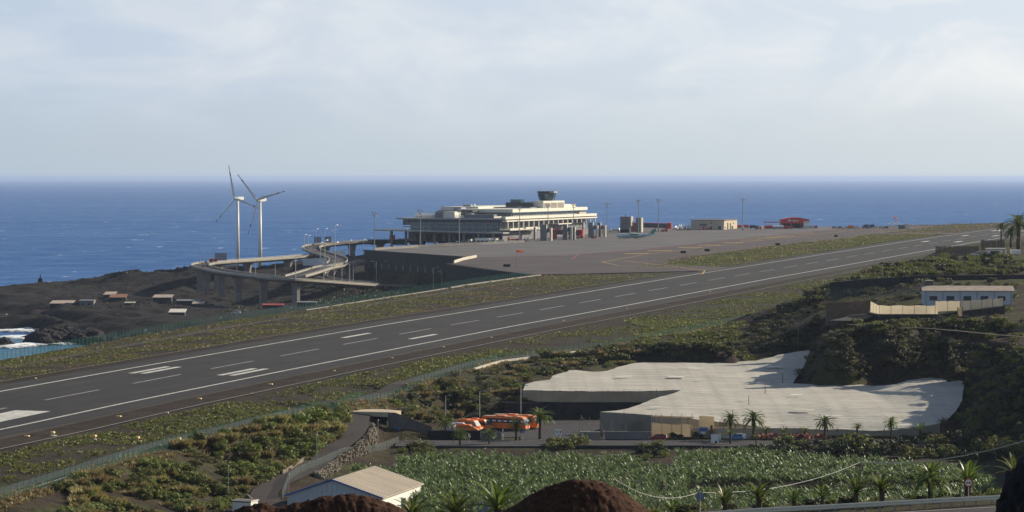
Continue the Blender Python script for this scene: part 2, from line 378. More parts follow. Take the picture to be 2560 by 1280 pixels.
for p in [(230, 722, 7.5), (300, 716, 9), (370, 714, 10.5), (440, 708, 12.5), (380, 696, 15), (470, 686, 19), (300, 700, 12.5), (530, 690, 14)]: TP.append(at(*p))
for x in range(-900, 300, 60): TP.append((x, 2640, -5))
for y in range(900, 2640, 60): TP.append((-900, y, -5))
for x in range(-900, -430, 50):
    for y in range(2050, 2640, 60): TP.append((x, y, -5))

# ---- land side: bank under the fence, lane, fields, road, bus yard
LANE = [(722, 1292, 15.2), (686, 1266, 15.6), (661, 1243, 16.2), (676, 1219, 16.9), (745, 1185, 17.6), (800, 1150, 18.3), (848, 1115, 20.0), (882, 1085, 21.4), (893, 1055, 22.6), (897, 1036, 23.4)]
lane_pts = im(*LANE)
for off in (-3.6, 0, 3.0):
    line([(p[0] + off, p[1], p[2] - 0.15) for p in lane_pts], 5)
line([(p[0] - 10, p[1] + 3, p[2] + 1.0) for p in lane_pts[:-2]], 6)
line([(p[0] + 5.2, p[1], min(p[2] - 1.0, 17.2)) for p in lane_pts[4:9]], 4)
line(im((350, 1330, 17), (450, 1290, 17), (540, 1270, 16.5)), 8)
# main road shelf and field
for x in range(-60, 240, 12):
    for y, z in ((560, 12.8), (600, 13.2), (640, 15.2), (668, 16.4), (684, 17.0)):
        if x < -30 and y > 650: continue
        TP.append((x, y, z))
line([(-28, 690, 17.75), (240, 690, 17.75)], 8); line([(-28, 708, 17.9), (60, 708, 17.9), (240, 706, 18.1)], 8)
# bus yard (flat), retaining wall behind it, terrace under the nets
for x in range(-14, 22, 9):
    for y in (718, 732, 746, 760, 769): TP.append((x, y, 18.0))
line([(-14, 772, 18.3), (0, 773, 22.2), (4, 774, 22.3), (46, 774, 22.3), (58, 760, 20.5)], 6)
line([(2, 770, 18.1), (24, 770, 18.1), (24, 728, 18.0), (105, 712, 18.2)], 7)
line([(-22, 728, 18), (-23, 748, 18.6), (-16, 772, 19.5)], 6)
line([(-34, 724, 22.6), (-34, 744, 23.4), (-26, 772, 24.2)], 6)
for x in range(6, 112, 12):
    for y in range(786, 860, 14):
        lim = np.interp(y, [690, 855], [0, 26])
        if x > 96 - max(0, y - 770) * 0.25 or x < lim: continue
        TP.append((x, y, 22.0 + (y - 786) * 0.028))
for x in range(30, 106, 12):
    for y in (726, 742, 758): TP.append((x, y, 18.4 + (y - 726) * 0.075))
# bank from the nets up to the fence
line(im((1300, 985, 23.0), (1330, 950, 25), (1440, 925, 26.5), (1545, 905, 27.5), (1640, 893, 27.2), (1760, 890, 27.5), (1845, 884, 27.8)), 6)
line(im((1575, 872, 30.5), (1640, 866, 31.2), (1740, 868, 31.4), (1840, 868, 31.8)), 6)
line(im((1600, 845, 31), (1700, 836, 31.2), (1850, 826, 31.8)), 8)
# right-hand hill: toe along the nets, edge of the plateau, plateau, steps
line(im((1860, 884, 28), (1985, 886, 28.5), (2032, 884, 28.2), (2020, 920, 26.4), (1992, 955, 24.5), (2040, 966, 24.3), (2150, 967, 24.3), (2260, 972, 24), (2350, 966, 24.2), (2412, 974, 24)), 5)
line(im((2412, 978, 24), (2400, 1020, 21), (2395, 1060, 19.8), (2440, 1098, 19.2), (2520, 1112, 19), (2640, 1118, 19), (2800, 1122, 19)), 5)
line(im((2030, 850, 35.5), (2080, 835, 38.6), (2120, 828, 39.2), (2200, 822, 39.5), (2300, 826, 39.4), (2380, 835, 38.9), (2450, 846, 38.2), (2520, 862, 37.6), (2570, 884, 37), (2680, 930, 36), (2800, 985, 35)), 6)
line(im((1992, 800, 36), (2030, 782, 38.5), (2110, 800, 38.9)), 7)
line(im((1893, 778, 35), (1940, 768, 37), (2008, 738, 40.5), (2060, 728, 42), (2130, 702, 46), (2190, 684, 47.5), (2235, 660, 49.5), (2300, 648, 50.5), (2345, 636, 51.3)), 7)
line(im((2120, 806, 39.4), (2180, 808, 39.6), (2300, 806, 40), (2420, 806, 40), (2560, 806, 40.2), (2800, 806, 41)), 9)
line(im((2165, 775, 41.2), (2300, 765, 42), (2420, 766, 42), (2560, 768, 42), (2800, 770, 42)), 9)
line(im((2050, 762, 39.8), (2165, 738, 42.4), (2300, 728, 43.2), (2560, 728, 43.4), (2800, 728, 44)), 9)
line(im((2075, 715, 44.5), (2165, 708, 46.5), (2300, 698, 47.9), (2560, 696, 48.2), (2800, 696, 48.3)), 9)
line(im((2250, 660, 49.3), (2400, 660, 49.8), (2560, 655, 50.2), (2800, 655, 50.3)), 12)
line(im((2345, 640, 51), (2450, 640, 51.5), (2560, 636, 52), (2800, 630, 53)), 12)
line(im((2350, 622, 52.5), (2480, 605, 54.5), (2560, 600, 55), (2800, 590, 57)), 14)
# foot of the hill on the airfield side
for s in range(300, 980, 14): TP.append((*xy(s, t_land(s) + 6), prof(s) - 0.2))
for s in range(500, 980, 20): TP.append((*xy(s, 150 if s > 600 else 128), min(prof(s) + 13, 50)))
for s in range(980, 2000, 40):
    for t in (110, 160, 260): TP.append((*xy(s, t), prof(s) + 1.5))
# near ground: from the viewpoint down to the front road, then the steep slope to the fields
for x in range(-160, 200, 16):
    for y, z in ((-30, 77.0), (20, 76.2), (60, 71.0), (110, 65.5), (170, 58.5), (238, 51.2), (252, 51.0), (268, 51.0), (276, 50.6), (330, 38), (400, 26), (470, 16), (520, 13.0)):
        if 200 < y < 300: z += (np.clip(x, -40, 80) - 38) * .055
        TP.append((x, y, z))
for x in range(-320, -60, 16):
    for y in (420, 470, 510):
        s, t = st(x, y)
        if t > t_land(s) + 30: TP.append((x, y, 16.5))
for x in (250, 330, 420, 520):
    for y in range(300, 1300, 60): TP.append((x, y, 19 if y < 690 else (40 if y < 900 else 52)))

pts = np.array(TP); key = np.round(pts[:, :2] / 1.2).astype(int)
_, ui = np.unique(key, axis=0, return_index=True); pts = pts[ui]
res = delaunay_2d_cdt([Vector((p[0], p[1])) for p in pts], [], [], 0, 1e-4)
dv = np.array([(v.x, v.y) for v in res[0]]); orig = [o[0] for o in res[3]]; dz_ = pts[orig, 2]
RX0, RY0, RS = -720.0, -40.0, 2.0
NX, NY = 800, 1380
HR = np.full((NY, NX), -5.0, dtype=np.float64)
for tri in res[2]:
    (x0, y0), (x1, y1), (x2, y2) = dv[tri[0]], dv[tri[1]], dv[tri[2]]
    det = (y1 - y2) * (x0 - x2) + (x2 - x1) * (y0 - y2)
    if abs(det) < 1e-9: continue
    i0 = max(0, int((min(x0, x1, x2) - RX0) / RS)); i1 = min(NX - 1, int((max(x0, x1, x2) - RX0) / RS) + 1)
    j0 = max(0, int((min(y0, y1, y2) - RY0) / RS)); j1 = min(NY - 1, int((max(y0, y1, y2) - RY0) / RS) + 1)
    if i1 < i0 or j1 < j0: continue
    gx = RX0 + RS * np.arange(i0, i1 + 1)[None, :]; gy = RY0 + RS * np.arange(j0, j1 + 1)[:, None]
    a = ((y1 - y2) * (gx - x2) + (x2 - x1) * (gy - y2)) / det; b = ((y2 - y0) * (gx - x2) + (x0 - x2) * (gy - y2)) / det; c = 1 - a - b
    m_ = (a >= -1e-6) & (b >= -1e-6) & (c >= -1e-6)
    zz = a * dz_[tri[0]] + b * dz_[tri[1]] + c * dz_[tri[2]]
    sub = HR[j0:j1 + 1, i0:i1 + 1]; sub[m_] = zz[m_]

def vnoise(x, y, seed=0):
    xi = np.floor(x).astype(np.int64); yi = np.floor(y).astype(np.int64); fx = x - xi; fy = y - yi
    fx = fx * fx * (3 - 2 * fx); fy = fy * fy * (3 - 2 * fy)
    def h(a, b):
        n = (a * 374761393 + b * 668265263 + seed * 1442695041) & 0xffffffff
        n = ((n ^ (n >> 13)) * 1274126177) & 0xffffffff
        return ((n ^ (n >> 16)) & 0xffff) / 65535.0
    return (h(xi, yi) * (1 - fx) + h(xi + 1, yi) * fx) * (1 - fy) + (h(xi, yi + 1) * (1 - fx) + h(xi + 1, yi + 1) * fx) * fy
def fbm(x, y, f, o=4, seed=0):
    r = 0; a = 0.5; t = 0
    for k in range(o): r = r + a * vnoise(x * f, y * f, seed + k); t += a; f *= 2.03; a *= 0.55
    return r / t
def sample(x, y):
    x = np.asarray(x, float); y = np.asarray(y, float)
    u = np.clip((x - RX0) / RS, 0, NX - 1.001); v = np.clip((y - RY0) / RS, 0, NY - 1.001)
    i = u.astype(int); j = v.astype(int); fu = u - i; fv = v - j
    return (HR[j, i] * (1 - fu) + HR[j, i + 1] * fu) * (1 - fv) + (HR[j + 1, i] * (1 - fu) + HR[j + 1, i + 1] * fu) * fv
def st_np(x, y):
    a, b = x - P0[0], y - P0[1]; return a * DX + b * DY, a * DY - b * DX
def zones(x, y):
    s, t = st_np(x, y)
    tl = np.interp(s, LAND_S, LAND_T); ts = np.interp(s, SEA_S, SEA_T)
    lava = ((t < ts - 4) & (s < 1450) & (y < 2300) & ((s < 700) | (t < np.interp(s, [700, 862, 962, 1100, 1450], [-103, -206, -228, -345, -352])))).astype(float)
    strip = ((t < tl) & (t > ts)).astype(float)
    land = ((t >= tl)).astype(float)
    return s, t, lava, strip, land
def ground(x, y):
    """final terrain height: TIN plus roughness where the ground is natural"""
    z = sample(x, y); s, t, lava, strip, land = zones(np.asarray(x, float), np.asarray(y, float))
    n = fbm(x, y, 1 / 26.0, 5, 3) - 0.5; n2 = fbm(x, y, 1 / 7.0, 4, 9) - 0.5
    rg = np.abs(fbm(x, y, 1 / 16.0, 4, 41) - .5) * -2 + .35
    z = z + lava * (n * 3.0 + n2 * 3.6 + rg * np.where(y < 1760, 5.0, 3.0)) * np.clip((z - .4) / 3, 0, 1) * np.where((s > 690) & (t > -350), 0.3, 1.0)
    bank = land * np.clip((y - 520) / 40, 0, 1) * np.where((x > -36) & (x < 110) & (y > 685) & (y < 775), 0.0, 1.0) * np.where((np.abs(s - 100) < 420) & (t - np.interp(s, LAND_S, LAND_T) < 4), 0.1, 1)
    z = z + bank * (n * 1.0 + n2 * 0.9)
    z = z + strip * n * 0.25 * (np.abs(t) > 36)
    return z
def gz(x, y): return float(ground(np.array([x]), np.array([y]))[0])

def tensor_axis(segs):
    a = []
    for x0, x1, d in segs: a += list(np.arange(x0, x1, d))
    return np.array(a + [segs[-1][1]])
gx = tensor_axis([(-700, -200, 5), (-200, 170, 2.5), (170, 560, 5), (560, 860, 20)])
gy = tensor_axis([(-36, 300, 6), (300, 520, 5), (520, 960, 2.5), (960, 1250, 4), (1250, 1480, 5), (1480, 1960, 3), (1960, 2100, 5), (2100, 2700, 8)])
GX, GY = np.meshgrid(gx, gy); GZ = ground(GX, GY)
# keep the sheet under the paved surfaces
S_, T_ = st_np(GX, GY)
verts = np.stack([GX.ravel(), GY.ravel(), GZ.ravel()], 1)
nx_, ny_ = len(gx), len(gy)
idx = np.arange(nx_ * ny_).reshape(ny_, nx_)
fq = np.stack([idx[:-1, :-1].ravel(), idx[:-1, 1:].ravel(), idx[1:, 1:].ravel(), idx[1:, :-1].ravel()], 1)

def ground_mat():
    m = bpy.data.materials.new('volcanic_ground'); m.use_nodes = True; nt = m.node_tree; N = nt.nodes; L = nt.links; b = N['Principled BSDF']
    b.inputs['Roughness'].default_value = 0.95; b.inputs['Specular IOR Level'].default_value = 0.12
    tc = N.new('ShaderNodeTexCoord'); at_ = N.new('ShaderNodeAttribute'); at_.attribute_name = 'zone'; sp = N.new('ShaderNodeSeparateColor'); L.new(at_.outputs['Color'], sp.inputs[0])
    def noise(scale, detail=6, rough=0.6, src=None):
        n = N.new('ShaderNodeTexNoise'); n.inputs['Scale'].default_value = scale; n.inputs['Detail'].default_value = detail; n.inputs['Roughness'].default_value = rough
        L.new(src or tc.outputs['Object'], n.inputs['Vector']); return n.outputs['Fac']
    def mixc(f, a, c):
        x = N.new('ShaderNodeMix'); x.data_type = 'RGBA'; L.new(f, x.inputs['Factor'])
        for sk, v in (('A', a), ('B', c)):
            if isinstance(v, tuple): x.inputs[sk].default_value = (*v, 1)
            else: L.new(v, x.inputs[sk])
        return x.outputs['Result']
    def rng_(v, lo, hi):
        r = N.new('ShaderNodeMapRange'); r.inputs['From Min'].default_value = lo; r.inputs['From Max'].default_value = hi; L.new(v, r.inputs['Value']); return r.outputs[0]
    def mul(a, c):
        r = N.new('ShaderNodeMath'); r.operation = 'MULTIPLY'; L.new(a, r.inputs[0])
        if isinstance(c, (int, float)): r.inputs[1].default_value = c
        else: L.new(c, r.inputs[1])
        return r.outputs[0]
    soil = mixc(rng_(noise(0.05, 8), 0.35, 0.65), (0.017, 0.0135, 0.013), (0.034, 0.026, 0.023))
    soil = mixc(rng_(noise(0.9, 6), 0.45, 0.75), soil, (0.038, 0.030, 0.026))
    soil = mixc(mul(sp.outputs[2], rng_(noise(0.12, 6), 0.3, 0.6)), soil, (0.048, 0.030, 0.023))
    soil = mixc(at_.outputs['Alpha'], soil, mixc(rng_(noise(0.18, 8, .7), .4, .62), (0.010, 0.0085, 0.011), (0.030, 0.025, 0.027)))
    veg = mixc(rng_(noise(0.35, 6), 0.4, 0.65), (0.042, 0.060, 0.014), (0.090, 0.110, 0.028))
    dry = mixc(rng_(noise(0.5, 6), 0.4, 0.65), (0.11, 0.095, 0.042), (0.19, 0.155, 0.07))
    patch = mul(rng_(noise(0.045, 8, 0.7), 0.42, 0.60), rng_(noise(0.5, 6, 0.7), 0.40, 0.58))
    c = mixc(mul(sp.outputs[0], patch), soil, veg)
    dp = mul(rng_(noise(0.06, 8, 0.7), 0.50, 0.64), rng_(noise(0.8, 6, 0.7), 0.42, 0.58))
    c = mixc(mul(sp.outputs[1], dp), c, dry)
    L.new(c, b.inputs['Base Color'])
    bp = N.new('ShaderNodeBump'); bp.inputs['Strength'].default_value = 0.9; bp.inputs['Distance'].default_value = 0.5
    L.new(noise(0.7, 8, 0.7), bp.inputs['Height']); L.new(bp.outputs[0], b.inputs['Normal'])
    return m
terrain = np_mesh('ground', verts, fq, ground_mat(), smooth=False)
tag(terrain, 'dark volcanic ground with patchy scrub around the airfield', kind='structure')
s_, t_, lava_, strip_, land_ = zones(GX, GY)
far = np.clip((GY - 900) / 900, 0, 1)
gr = np.where(strip_ > 0, np.where(t_ > 0, 0.62, 0.5) * np.clip((np.abs(t_) - 36) / 14, 0, 1), np.where(lava_ > 0, 0.12, 0.8))
hill_ = (land_ > 0) & (GX > 58 + np.clip(860 - GY, 0, 60) * .6) & (GY > 720) & (GZ < 38)
gr = np.where(hill_, .25, gr)
top_ = (land_ > 0) & (GX > 70) & (GY > 780) & (GZ >= 38)
gr = np.where(top_, 1.15, gr)
gr = np.where((strip_ > 0) & (np.abs(t_) > 33) & (s_ > 600), 1.0, gr)
dr = np.where(strip_ > 0, 0.2 + 0.5 * (s_ > 800), np.where(lava_ > 0, 0.08, 0.14))
dr = np.where(top_ | hill_, .08, dr)
br = np.where(strip_ > 0, 0.5, np.where(lava_ > 0, 0.1, 0.9))
ca = terrain.data.color_attributes.new('zone', 'FLOAT_COLOR', 'POINT')
ca.data.foreach_set('color', np.stack([gr.ravel(), dr.ravel(), br.ravel(), lava_.ravel() * .9], 1).astype(np.float32).ravel())

# ------------------------------------------------------------------ sea
def sea_mat():
    m = bpy.data.materials.new('sea_water'); m.use_nodes = True; nt = m.node_tree; N = nt.nodes; L = nt.links; b = N['Principled BSDF']; out = N['Material Output']
    tc = N.new('ShaderNodeTexCoord')
    def noise(scale, detail, rough=0.6, st=(1, 1, 1)):
        mp = N.new('ShaderNodeMapping'); mp.inputs['Scale'].default_value = st; mp.inputs['Rotation'].default_value = (0, 0, R(12)); L.new(tc.outputs['Object'], mp.inputs[0])
        n = N.new('ShaderNodeTexNoise'); n.inputs['Scale'].default_value = scale; n.inputs['Detail'].default_value = detail; n.inputs['Roughness'].default_value = rough; L.new(mp.outputs[0], n.inputs['Vector']); return n.outputs['Fac']
    big = noise(0.0016, 5, 0.6, (0.5, 1, 1)); mid = noise(0.03, 9, 0.72, (0.6, 0.5, 1)); caps = noise(0.085, 4, 0.55, (0.45, 0.3, 1)); capm = noise(0.006, 4)
    rp = N.new('ShaderNodeValToRGB'); e = rp.color_ramp.elements; e[0].position = 0.38; e[1].position = 0.64; e[0].color = (0.026, 0.097, 0.280, 1); e[1].color = (0.092, 0.195, 0.405, 1)
    ad = N.new('ShaderNodeMath'); ad.operation = 'MULTIPLY_ADD'; ad.inputs[1].default_value = 0.75; L.new(mid, ad.inputs[0])
    h = N.new('ShaderNodeMath'); h.operation = 'MULTIPLY'; h.inputs[1].default_value = 0.25; L.new(big, h.inputs[0]); L.new(h.outputs[0], ad.inputs[2]); L.new(ad.outputs[0], rp.inputs[0])
    # breaking crests
    sm = N.new('ShaderNodeMath'); sm.operation = 'MULTIPLY_ADD'; sm.inputs[1].default_value = 0.30; L.new(capm, sm.inputs[0]); L.new(caps, sm.inputs[2])
    mr = N.new('ShaderNodeMapRange'); mr.inputs['From Min'].default_value = 0.83; mr.inputs['From Max'].default_value = 0.88; L.new(sm.outputs[0], mr.inputs['Value'])
    mx = N.new('ShaderNodeMix'); mx.data_type = 'RGBA'; mx.inputs['B'].default_value = (0.75, 0.78, 0.80, 1); L.new(mr.outputs[0], mx.inputs['Factor']); L.new(rp.outputs[0], mx.inputs['A'])
    N.remove(b); df = N.new('ShaderNodeBsdfDiffuse'); L.new(mx.outputs['Result'], df.inputs['Color'])
    gl = N.new('ShaderNodeBsdfGlossy'); gl.inputs['Roughness'].default_value = 0.42
    bp = N.new('ShaderNodeBump'); bp.inputs['Strength'].default_value = 0.8; bp.inputs['Distance'].default_value = 4.0
    L.new(mid, bp.inputs['Height']); L.new(bp.outputs[0], gl.inputs['Normal']); L.new(bp.outputs[0], df.inputs['Normal'])
    ms = N.new('ShaderNodeMixShader'); ms.inputs[0].default_value = 0.045; L.new(df.outputs[0], ms.inputs[1]); L.new(gl.outputs[0], ms.inputs[2]); L.new(ms.outputs[0], out.inputs['Surface'])
    return m
mb = MB(); mb.quad((-250000, 300, 0), (250000, 300, 0), (250000, 900000, 0), (-250000, 900000, 0))
sea = mb.build('sea', sea_mat()); tag(sea, 'deep blue sea with scattered whitecaps out to the horizon', kind='structure')
# ------------------------------------------------------------------ runway, markings, apron
def strip_sheet(name, t0, t1, s0, s1, m, lift, step=20.0, label=None, skirt=True):
    n = max(1, int((s1 - s0) / step)); mb = MB()
    ss = [s0 + (s1 - s0) * i / n for i in range(n + 1)]
    P = [(air(s, t0, lift), air(s, t1, lift)) for s in ss]
    for a, b in zip(P[:-1], P[1:]): mb.quad(a[0], a[1], b[1], b[0])
    if skirt:
        dn = lambda p: (p[0], p[1], p[2] - 1.0)
        for a, b in zip(P[:-1], P[1:]):
            mb.quad(a[0], b[0], dn(b[0]), dn(a[0])); mb.quad(a[1], dn(a[1]), dn(b[1]), b[1])
    o = mb.build(name, m); tag(o, label, kind='structure'); return o
strip_sheet('runway', -31, 31, -480, 1900, M['asphalt'], 0.0, label='dark asphalt runway running away to the right')
mk = MB(); fd = MB()
def mark(mbx, s0, s1, t0, t1, dz=0.02):
    n = max(1, int((s1 - s0) / 25)); ss = [s0 + (s1 - s0) * i / n for i in range(n + 1)]
    for a, b in zip(ss[:-1], ss[1:]): mbx.quad(air(a, t0, dz), air(a, t1, dz), air(b, t1, dz), air(b, t0, dz))
mark(mk, -480, 1880, -22.9, -22.0); mark(mk, -480, 1880, 22.0, 22.9)
for k in range(-6, 37): mark(fd if k > -1 else fd, 50 * k, 50 * k + 30, -0.42, 0.42)
# aiming point and touchdown bars, both ends
mark(mk, -85, -25, 5, 14.3); mark(mk, -85, -25, -14.3, -5)
for s0, n in ((80, 2), (229, 1)):
    for sg in (-1, 1):
        for i in range(n):
            a = 10.5 + i * 3.4
            mark(mk, s0, s0 + 24, min(sg * a, sg * (a + 1.9)), max(sg * a, sg * (a + 1.9)))
for s0, a in ((1235, 9), (1385, 9)):
    for sg in (-1, 1): mark(mk, s0, s0 + 24, min(sg * a, sg * (a + 3)), max(sg * a, sg * (a + 3)))
mark(mk, 1530, 1575, -15, -6); mark(mk, 1530, 1575, 6, 15)
tag(mk.build('runway_marking', M['paint_white']), 'white edge lines and bars painted on the runway', kind='structure')
tag(fd.build('runway_centreline', M['paint_faded']), 'faded dashed centre line of the runway', kind='structure')

# apron: pale concrete stands, darker taxiway in front of them
def sheet(name, poly, m, lift, label, step=30):
    """polygon in (s,t), triangulated with inner points so that it follows the slope"""
    P = list(poly); n0 = len(P); ring = []
    for i in range(n0):
        a, b = P[i], P[(i + 1) % n0]; k = max(1, int(math.dist(a, b) / step))
        ring += [(a[0] + (b[0] - a[0]) * j / k, a[1] + (b[1] - a[1]) * j / k) for j in range(k)]
    vs_ = [Vector(p) for p in ring]; ne = len(vs_)
    smin, smax = min(p[0] for p in P), max(p[0] for p in P); tmin, tmax = min(p[1] for p in P), max(p[1] for p in P)
    def inside(s, t):
        c = False
        for i in range(n0):
            (a, b), (c2, d) = P[i], P[i - 1]
            if (b > t) != (d > t) and s < (c2 - a) * (t - b) / (d - b) + a: c = not c
        return c
    for s in np.arange(smin + step / 2, smax, step):
        for t in np.arange(tmin + step / 2, tmax, step):
            if inside(s, t): vs_.append(Vector((float(s), float(t))))
    r = delaunay_2d_cdt(vs_, [(i, (i + 1) % ne) for i in range(ne)], [], 1, 1e-4)
    mb = MB(); mb.v = [air(v.x, v.y, lift) for v in r[0]]; mb.f = [tuple(f) for f in r[2]]
    b = len(mb.v); base = [air(p[0], p[1], lift) for p in ring]
    mb.v += base + [(p[0], p[1], p[2] - 1.2) for p in base]; n = len(base)
    for i in range(n): j = (i + 1) % n; mb.f.append((b + i, b + j, b + n + j, b + n + i))
    o = mb.build(name, m); return tag(o, label, kind='structure')
TX = -128
sheet('taxiway', [(706, -101), (860, -197), (962, -219), (990, -172), (1100, -158), (1640, -150), (1760, -150), (1755, -95), (1500, -88), (1330, -80), (1250, -92), (1100, -95), (930, -95), (855, -74), (800, -28), (760, -28), (735, -60), (715, -84)],
      M['taxi_asphalt'], 0.02, 'brownish taxiway asphalt beside the apron')
sheet('apron', [(962.5, -219), (1100, -335), (1240, -341), (1740, -335), (1755, -150.5), (1640, -150.5), (1100, -158.5), (990, -172.5)], M['concrete_apron'], 0.02, 'pale concrete aircraft apron in front of the terminal')
strip_sheet('taxiway_link', -88, -30.8, 1440, 1480, M['taxi_asphalt'], 0.015, label='narrow taxiway link to the runway')
# yellow stand markings and taxi lines
ym = MB(); rm = MB()
for (px, py) in [(1592, 634), (1649, 627), (1724, 618.5), (1774, 613), (1834, 606.5), (1876, 600.2), (1918, 595), (1940, 592.5), (1962, 590), (2010, 583)]:
    x, y, z = at(px, py, 37.5); s, t = st(x, y); 
    for _ in range(3):
        z = zs(s, t); x, y, z = at(px, py, z); s, t = st(x, y)
    q = [(-7, -1.6), (7, -1.6), (7, 1.6), (-7, 1.6)]
    ym.quad(*[(x + a, y + b * 2.2, zs(*st(x + a, y + b * 2.2)) + 0.05) for a, b in q])
def taxi_line(mbx, pts, w=0.35, dz=0.05):
    cur = []
    for a, b in zip(pts[:-1], pts[1:]):
        n = max(1, int(math.dist(a, b) / 12))
        cur += [(a[0] + (b[0] - a[0]) * i / n, a[1] + (b[1] - a[1]) * i / n) for i in range(n)]
    cur.append(pts[-1])
    for a, b in zip(cur[:-1], cur[1:]):
        d = math.dist(a, b); nx, ny = -(b[1] - a[1]) / d * w, (b[0] - a[0]) / d * w
        mbx.quad(*[air(p[0], p[1], dz) for p in ((a[0] + nx, a[1] + ny), (a[0] - nx, a[1] - ny), (b[0] - nx, b[1] - ny), (b[0] + nx, b[1] + ny))])
taxi_line(ym, [(790, -24), (800, -60), (830, -95), (880, -118), (1000, -128), (1640, -126)])
taxi_line(ym, [(716, -20), (760, -30), (830, -70), (900, -112)]); taxi_line(ym, [(1640, -126), (1560, -100), (1470, -60), (1440, -20)])
taxi_line(rm, [(970, -210), (1000, -168), (1110, -153), (1640, -146)], 0.4)
taxi_line(rm, [(870, -190), (930, -150), (1000, -168)], 0.3)
tag(ym.build('taxiway_marking', M['paint_yellow']), 'yellow taxi lines and stand bars painted on the apron', kind='structure')
tag(rm.build('apron_boundary_line', M['paint_red']), 'red boundary line along the apron', kind='structure')
# service tracks beside the fences
def track(name, f, s0, s1, w, m, label, dz=-0.14):
    mb = MB(); n = int((s1 - s0) / 12); ss = [s0 + (s1 - s0) * i / n for i in range(n + 1)]
    for a, b in zip(ss[:-1], ss[1:]):
        mb.quad(*[(lambda p: (p[0], p[1], gz(*p) + .16))(xy(s, f(s) + o)) for s, o in ((a, 0), (a, w), (b, w), (b, 0))])
    return tag(mb.build(name, m), label, kind='structure')
track('perimeter_track', lambda s: t_land(s) - 7.5, -400, 200, 4.5, M['lane_road'], 'dusty service track inside the land side fence')
track('perimeter_road', lambda s: t_sea(s) + 12, -300, 640, 4.5, M['lane_road'], 'dusty service track inside the sea side fence')
# ------------------------------------------------------------------ parking structure under the apron edge, retaining wall
def loc_frame(name, label, cat, p, group=None, rot=-TH): return thing(name, label, cat, p, rot, group)
def parking_building():
    a = air(*A_CORNER); b = air(*B_CORNER)
    ax, ay, az = a; bx, by, bz = b
    ang = math.atan2(by - ay, bx - ax); Lw = math.dist((ax, ay), (bx, by))
    t = thing('parking_building', 'dark basalt clad parking building with rows of slot windows below the apron edge', 'building', (ax, ay, 13.0), ang)
    zt0, zt1 = az - 13.0 - 0.4, bz - 13.0 - 0.4
    mb = MB(); mb.prism([(0, -1.5), (Lw, -1.5), (Lw, 6), (0, 6)], -3, [zt0, zt1, zt1, zt0]); mb.build('wall', M['basalt_wall'], t)
    mb = MB(); mb.prism([(-1.2, -1.5), (0, -1.5), (0, 70), (-1.2, 70)], -3, [zt0] * 4); mb.build('side_wall', M['basalt_wall'], t)
    mb = MB(); mb.prism([(-1.4, -1.9), (Lw + .2, -1.9), (Lw + .2, -1.2), (-1.4, -1.2)], [zt0 - .6, zt1 - .6, zt1 - .6, zt0 - .6], [zt0 + .7, zt1 + .7, zt1 + .7, zt0 + .7]); mb.build('coping', M['basalt_wall'], t)
    for lv in (0, 1):
        n = 14
        for k in range(n):
            x = 6 + (Lw - 12) * k / (n - 1); z = 4.4 + lv * 7.6
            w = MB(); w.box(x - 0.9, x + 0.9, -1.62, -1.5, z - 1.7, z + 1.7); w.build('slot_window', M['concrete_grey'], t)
            # black strips stand in for the shade of deep slots
            w = MB(); w.box(x - 1.25, x - 0.95, -1.75, -1.5, z - 1.9, z + 1.9); w.build('slot_shade', M['black'], t)
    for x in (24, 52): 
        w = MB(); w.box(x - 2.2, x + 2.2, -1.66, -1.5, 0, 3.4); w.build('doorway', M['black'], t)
parking_building()
def wall_run(name, label, pts, zb, m, th=0.7, top=0.0, cat='wall', capm=None, cap=0.35):
    c = pts[0]; t = thing(name, label, cat, (c[0], c[1], zb[0]))
    mb = MB(); cp = MB()
    for i in range(len(pts) - 1):
        a, b = Vector(pts[i]), Vector(pts[i + 1]); d = (b - a).normalized(); n = Vector((-d.y, d.x, 0)).normalized() * th / 2
        o = Vector((c[0], c[1], zb[0]))
        q = [a - n - o, b - n - o, b + n - o, a + n - o]
        mb.prism([(p.x, p.y) for p in q], [zb[i] - zb[0], zb[i + 1] - zb[0], zb[i + 1] - zb[0], zb[i] - zb[0]], [p.z + top for p in q])
        if capm:
            n2 = n * 1.35; q2 = [a - n2 - o, b - n2 - o, b + n2 - o, a + n2 - o]
            cp.prism([(p.x, p.y) for p in q2], [p.z + top + .01 for p in q2], [p.z + top + cap for p in q2])
    mb.build('wall_body', m, t)
    if capm: cp.build('coping', capm, t)
    return t
wall_run('retaining_wall', 'dark retaining wall sloping from the apron notch down to the airfield fence', [air(*C_CORNER), air(780, -150), air(*D_CORNER)], [13, 19, 29], M['basalt_wall'], 1.2)
wall_run('retaining_wall', 'short dark return wall closing the notch at the apron edge', [air(B_CORNER[0], B_CORNER[1] - .5), air(C_CORNER[0], C_CORNER[1] + .3)], [13, 13], M['basalt_wall'], 1.0)
# pale parapet and its posts along the apron edge toward the terminal
wall_run('parapet_wall', 'low pale stone parapet along the apron notch', [air(958, -216, .5), air(915, -209, .5), air(868, -198, .5)], [34, 33.6, 33.2], M['concrete_pale'], 0.5, 1.0)
wall_run('parapet_wall', 'low pale parapet along the seaward apron edge toward the terminal', [air(1102, -333, .4), air(1160, -325, .4), air(1215, -300, .4), air(1260, -285, .4)], [33.8, 34, 34.6, 35], M['concrete'], 0.5, 1.1)

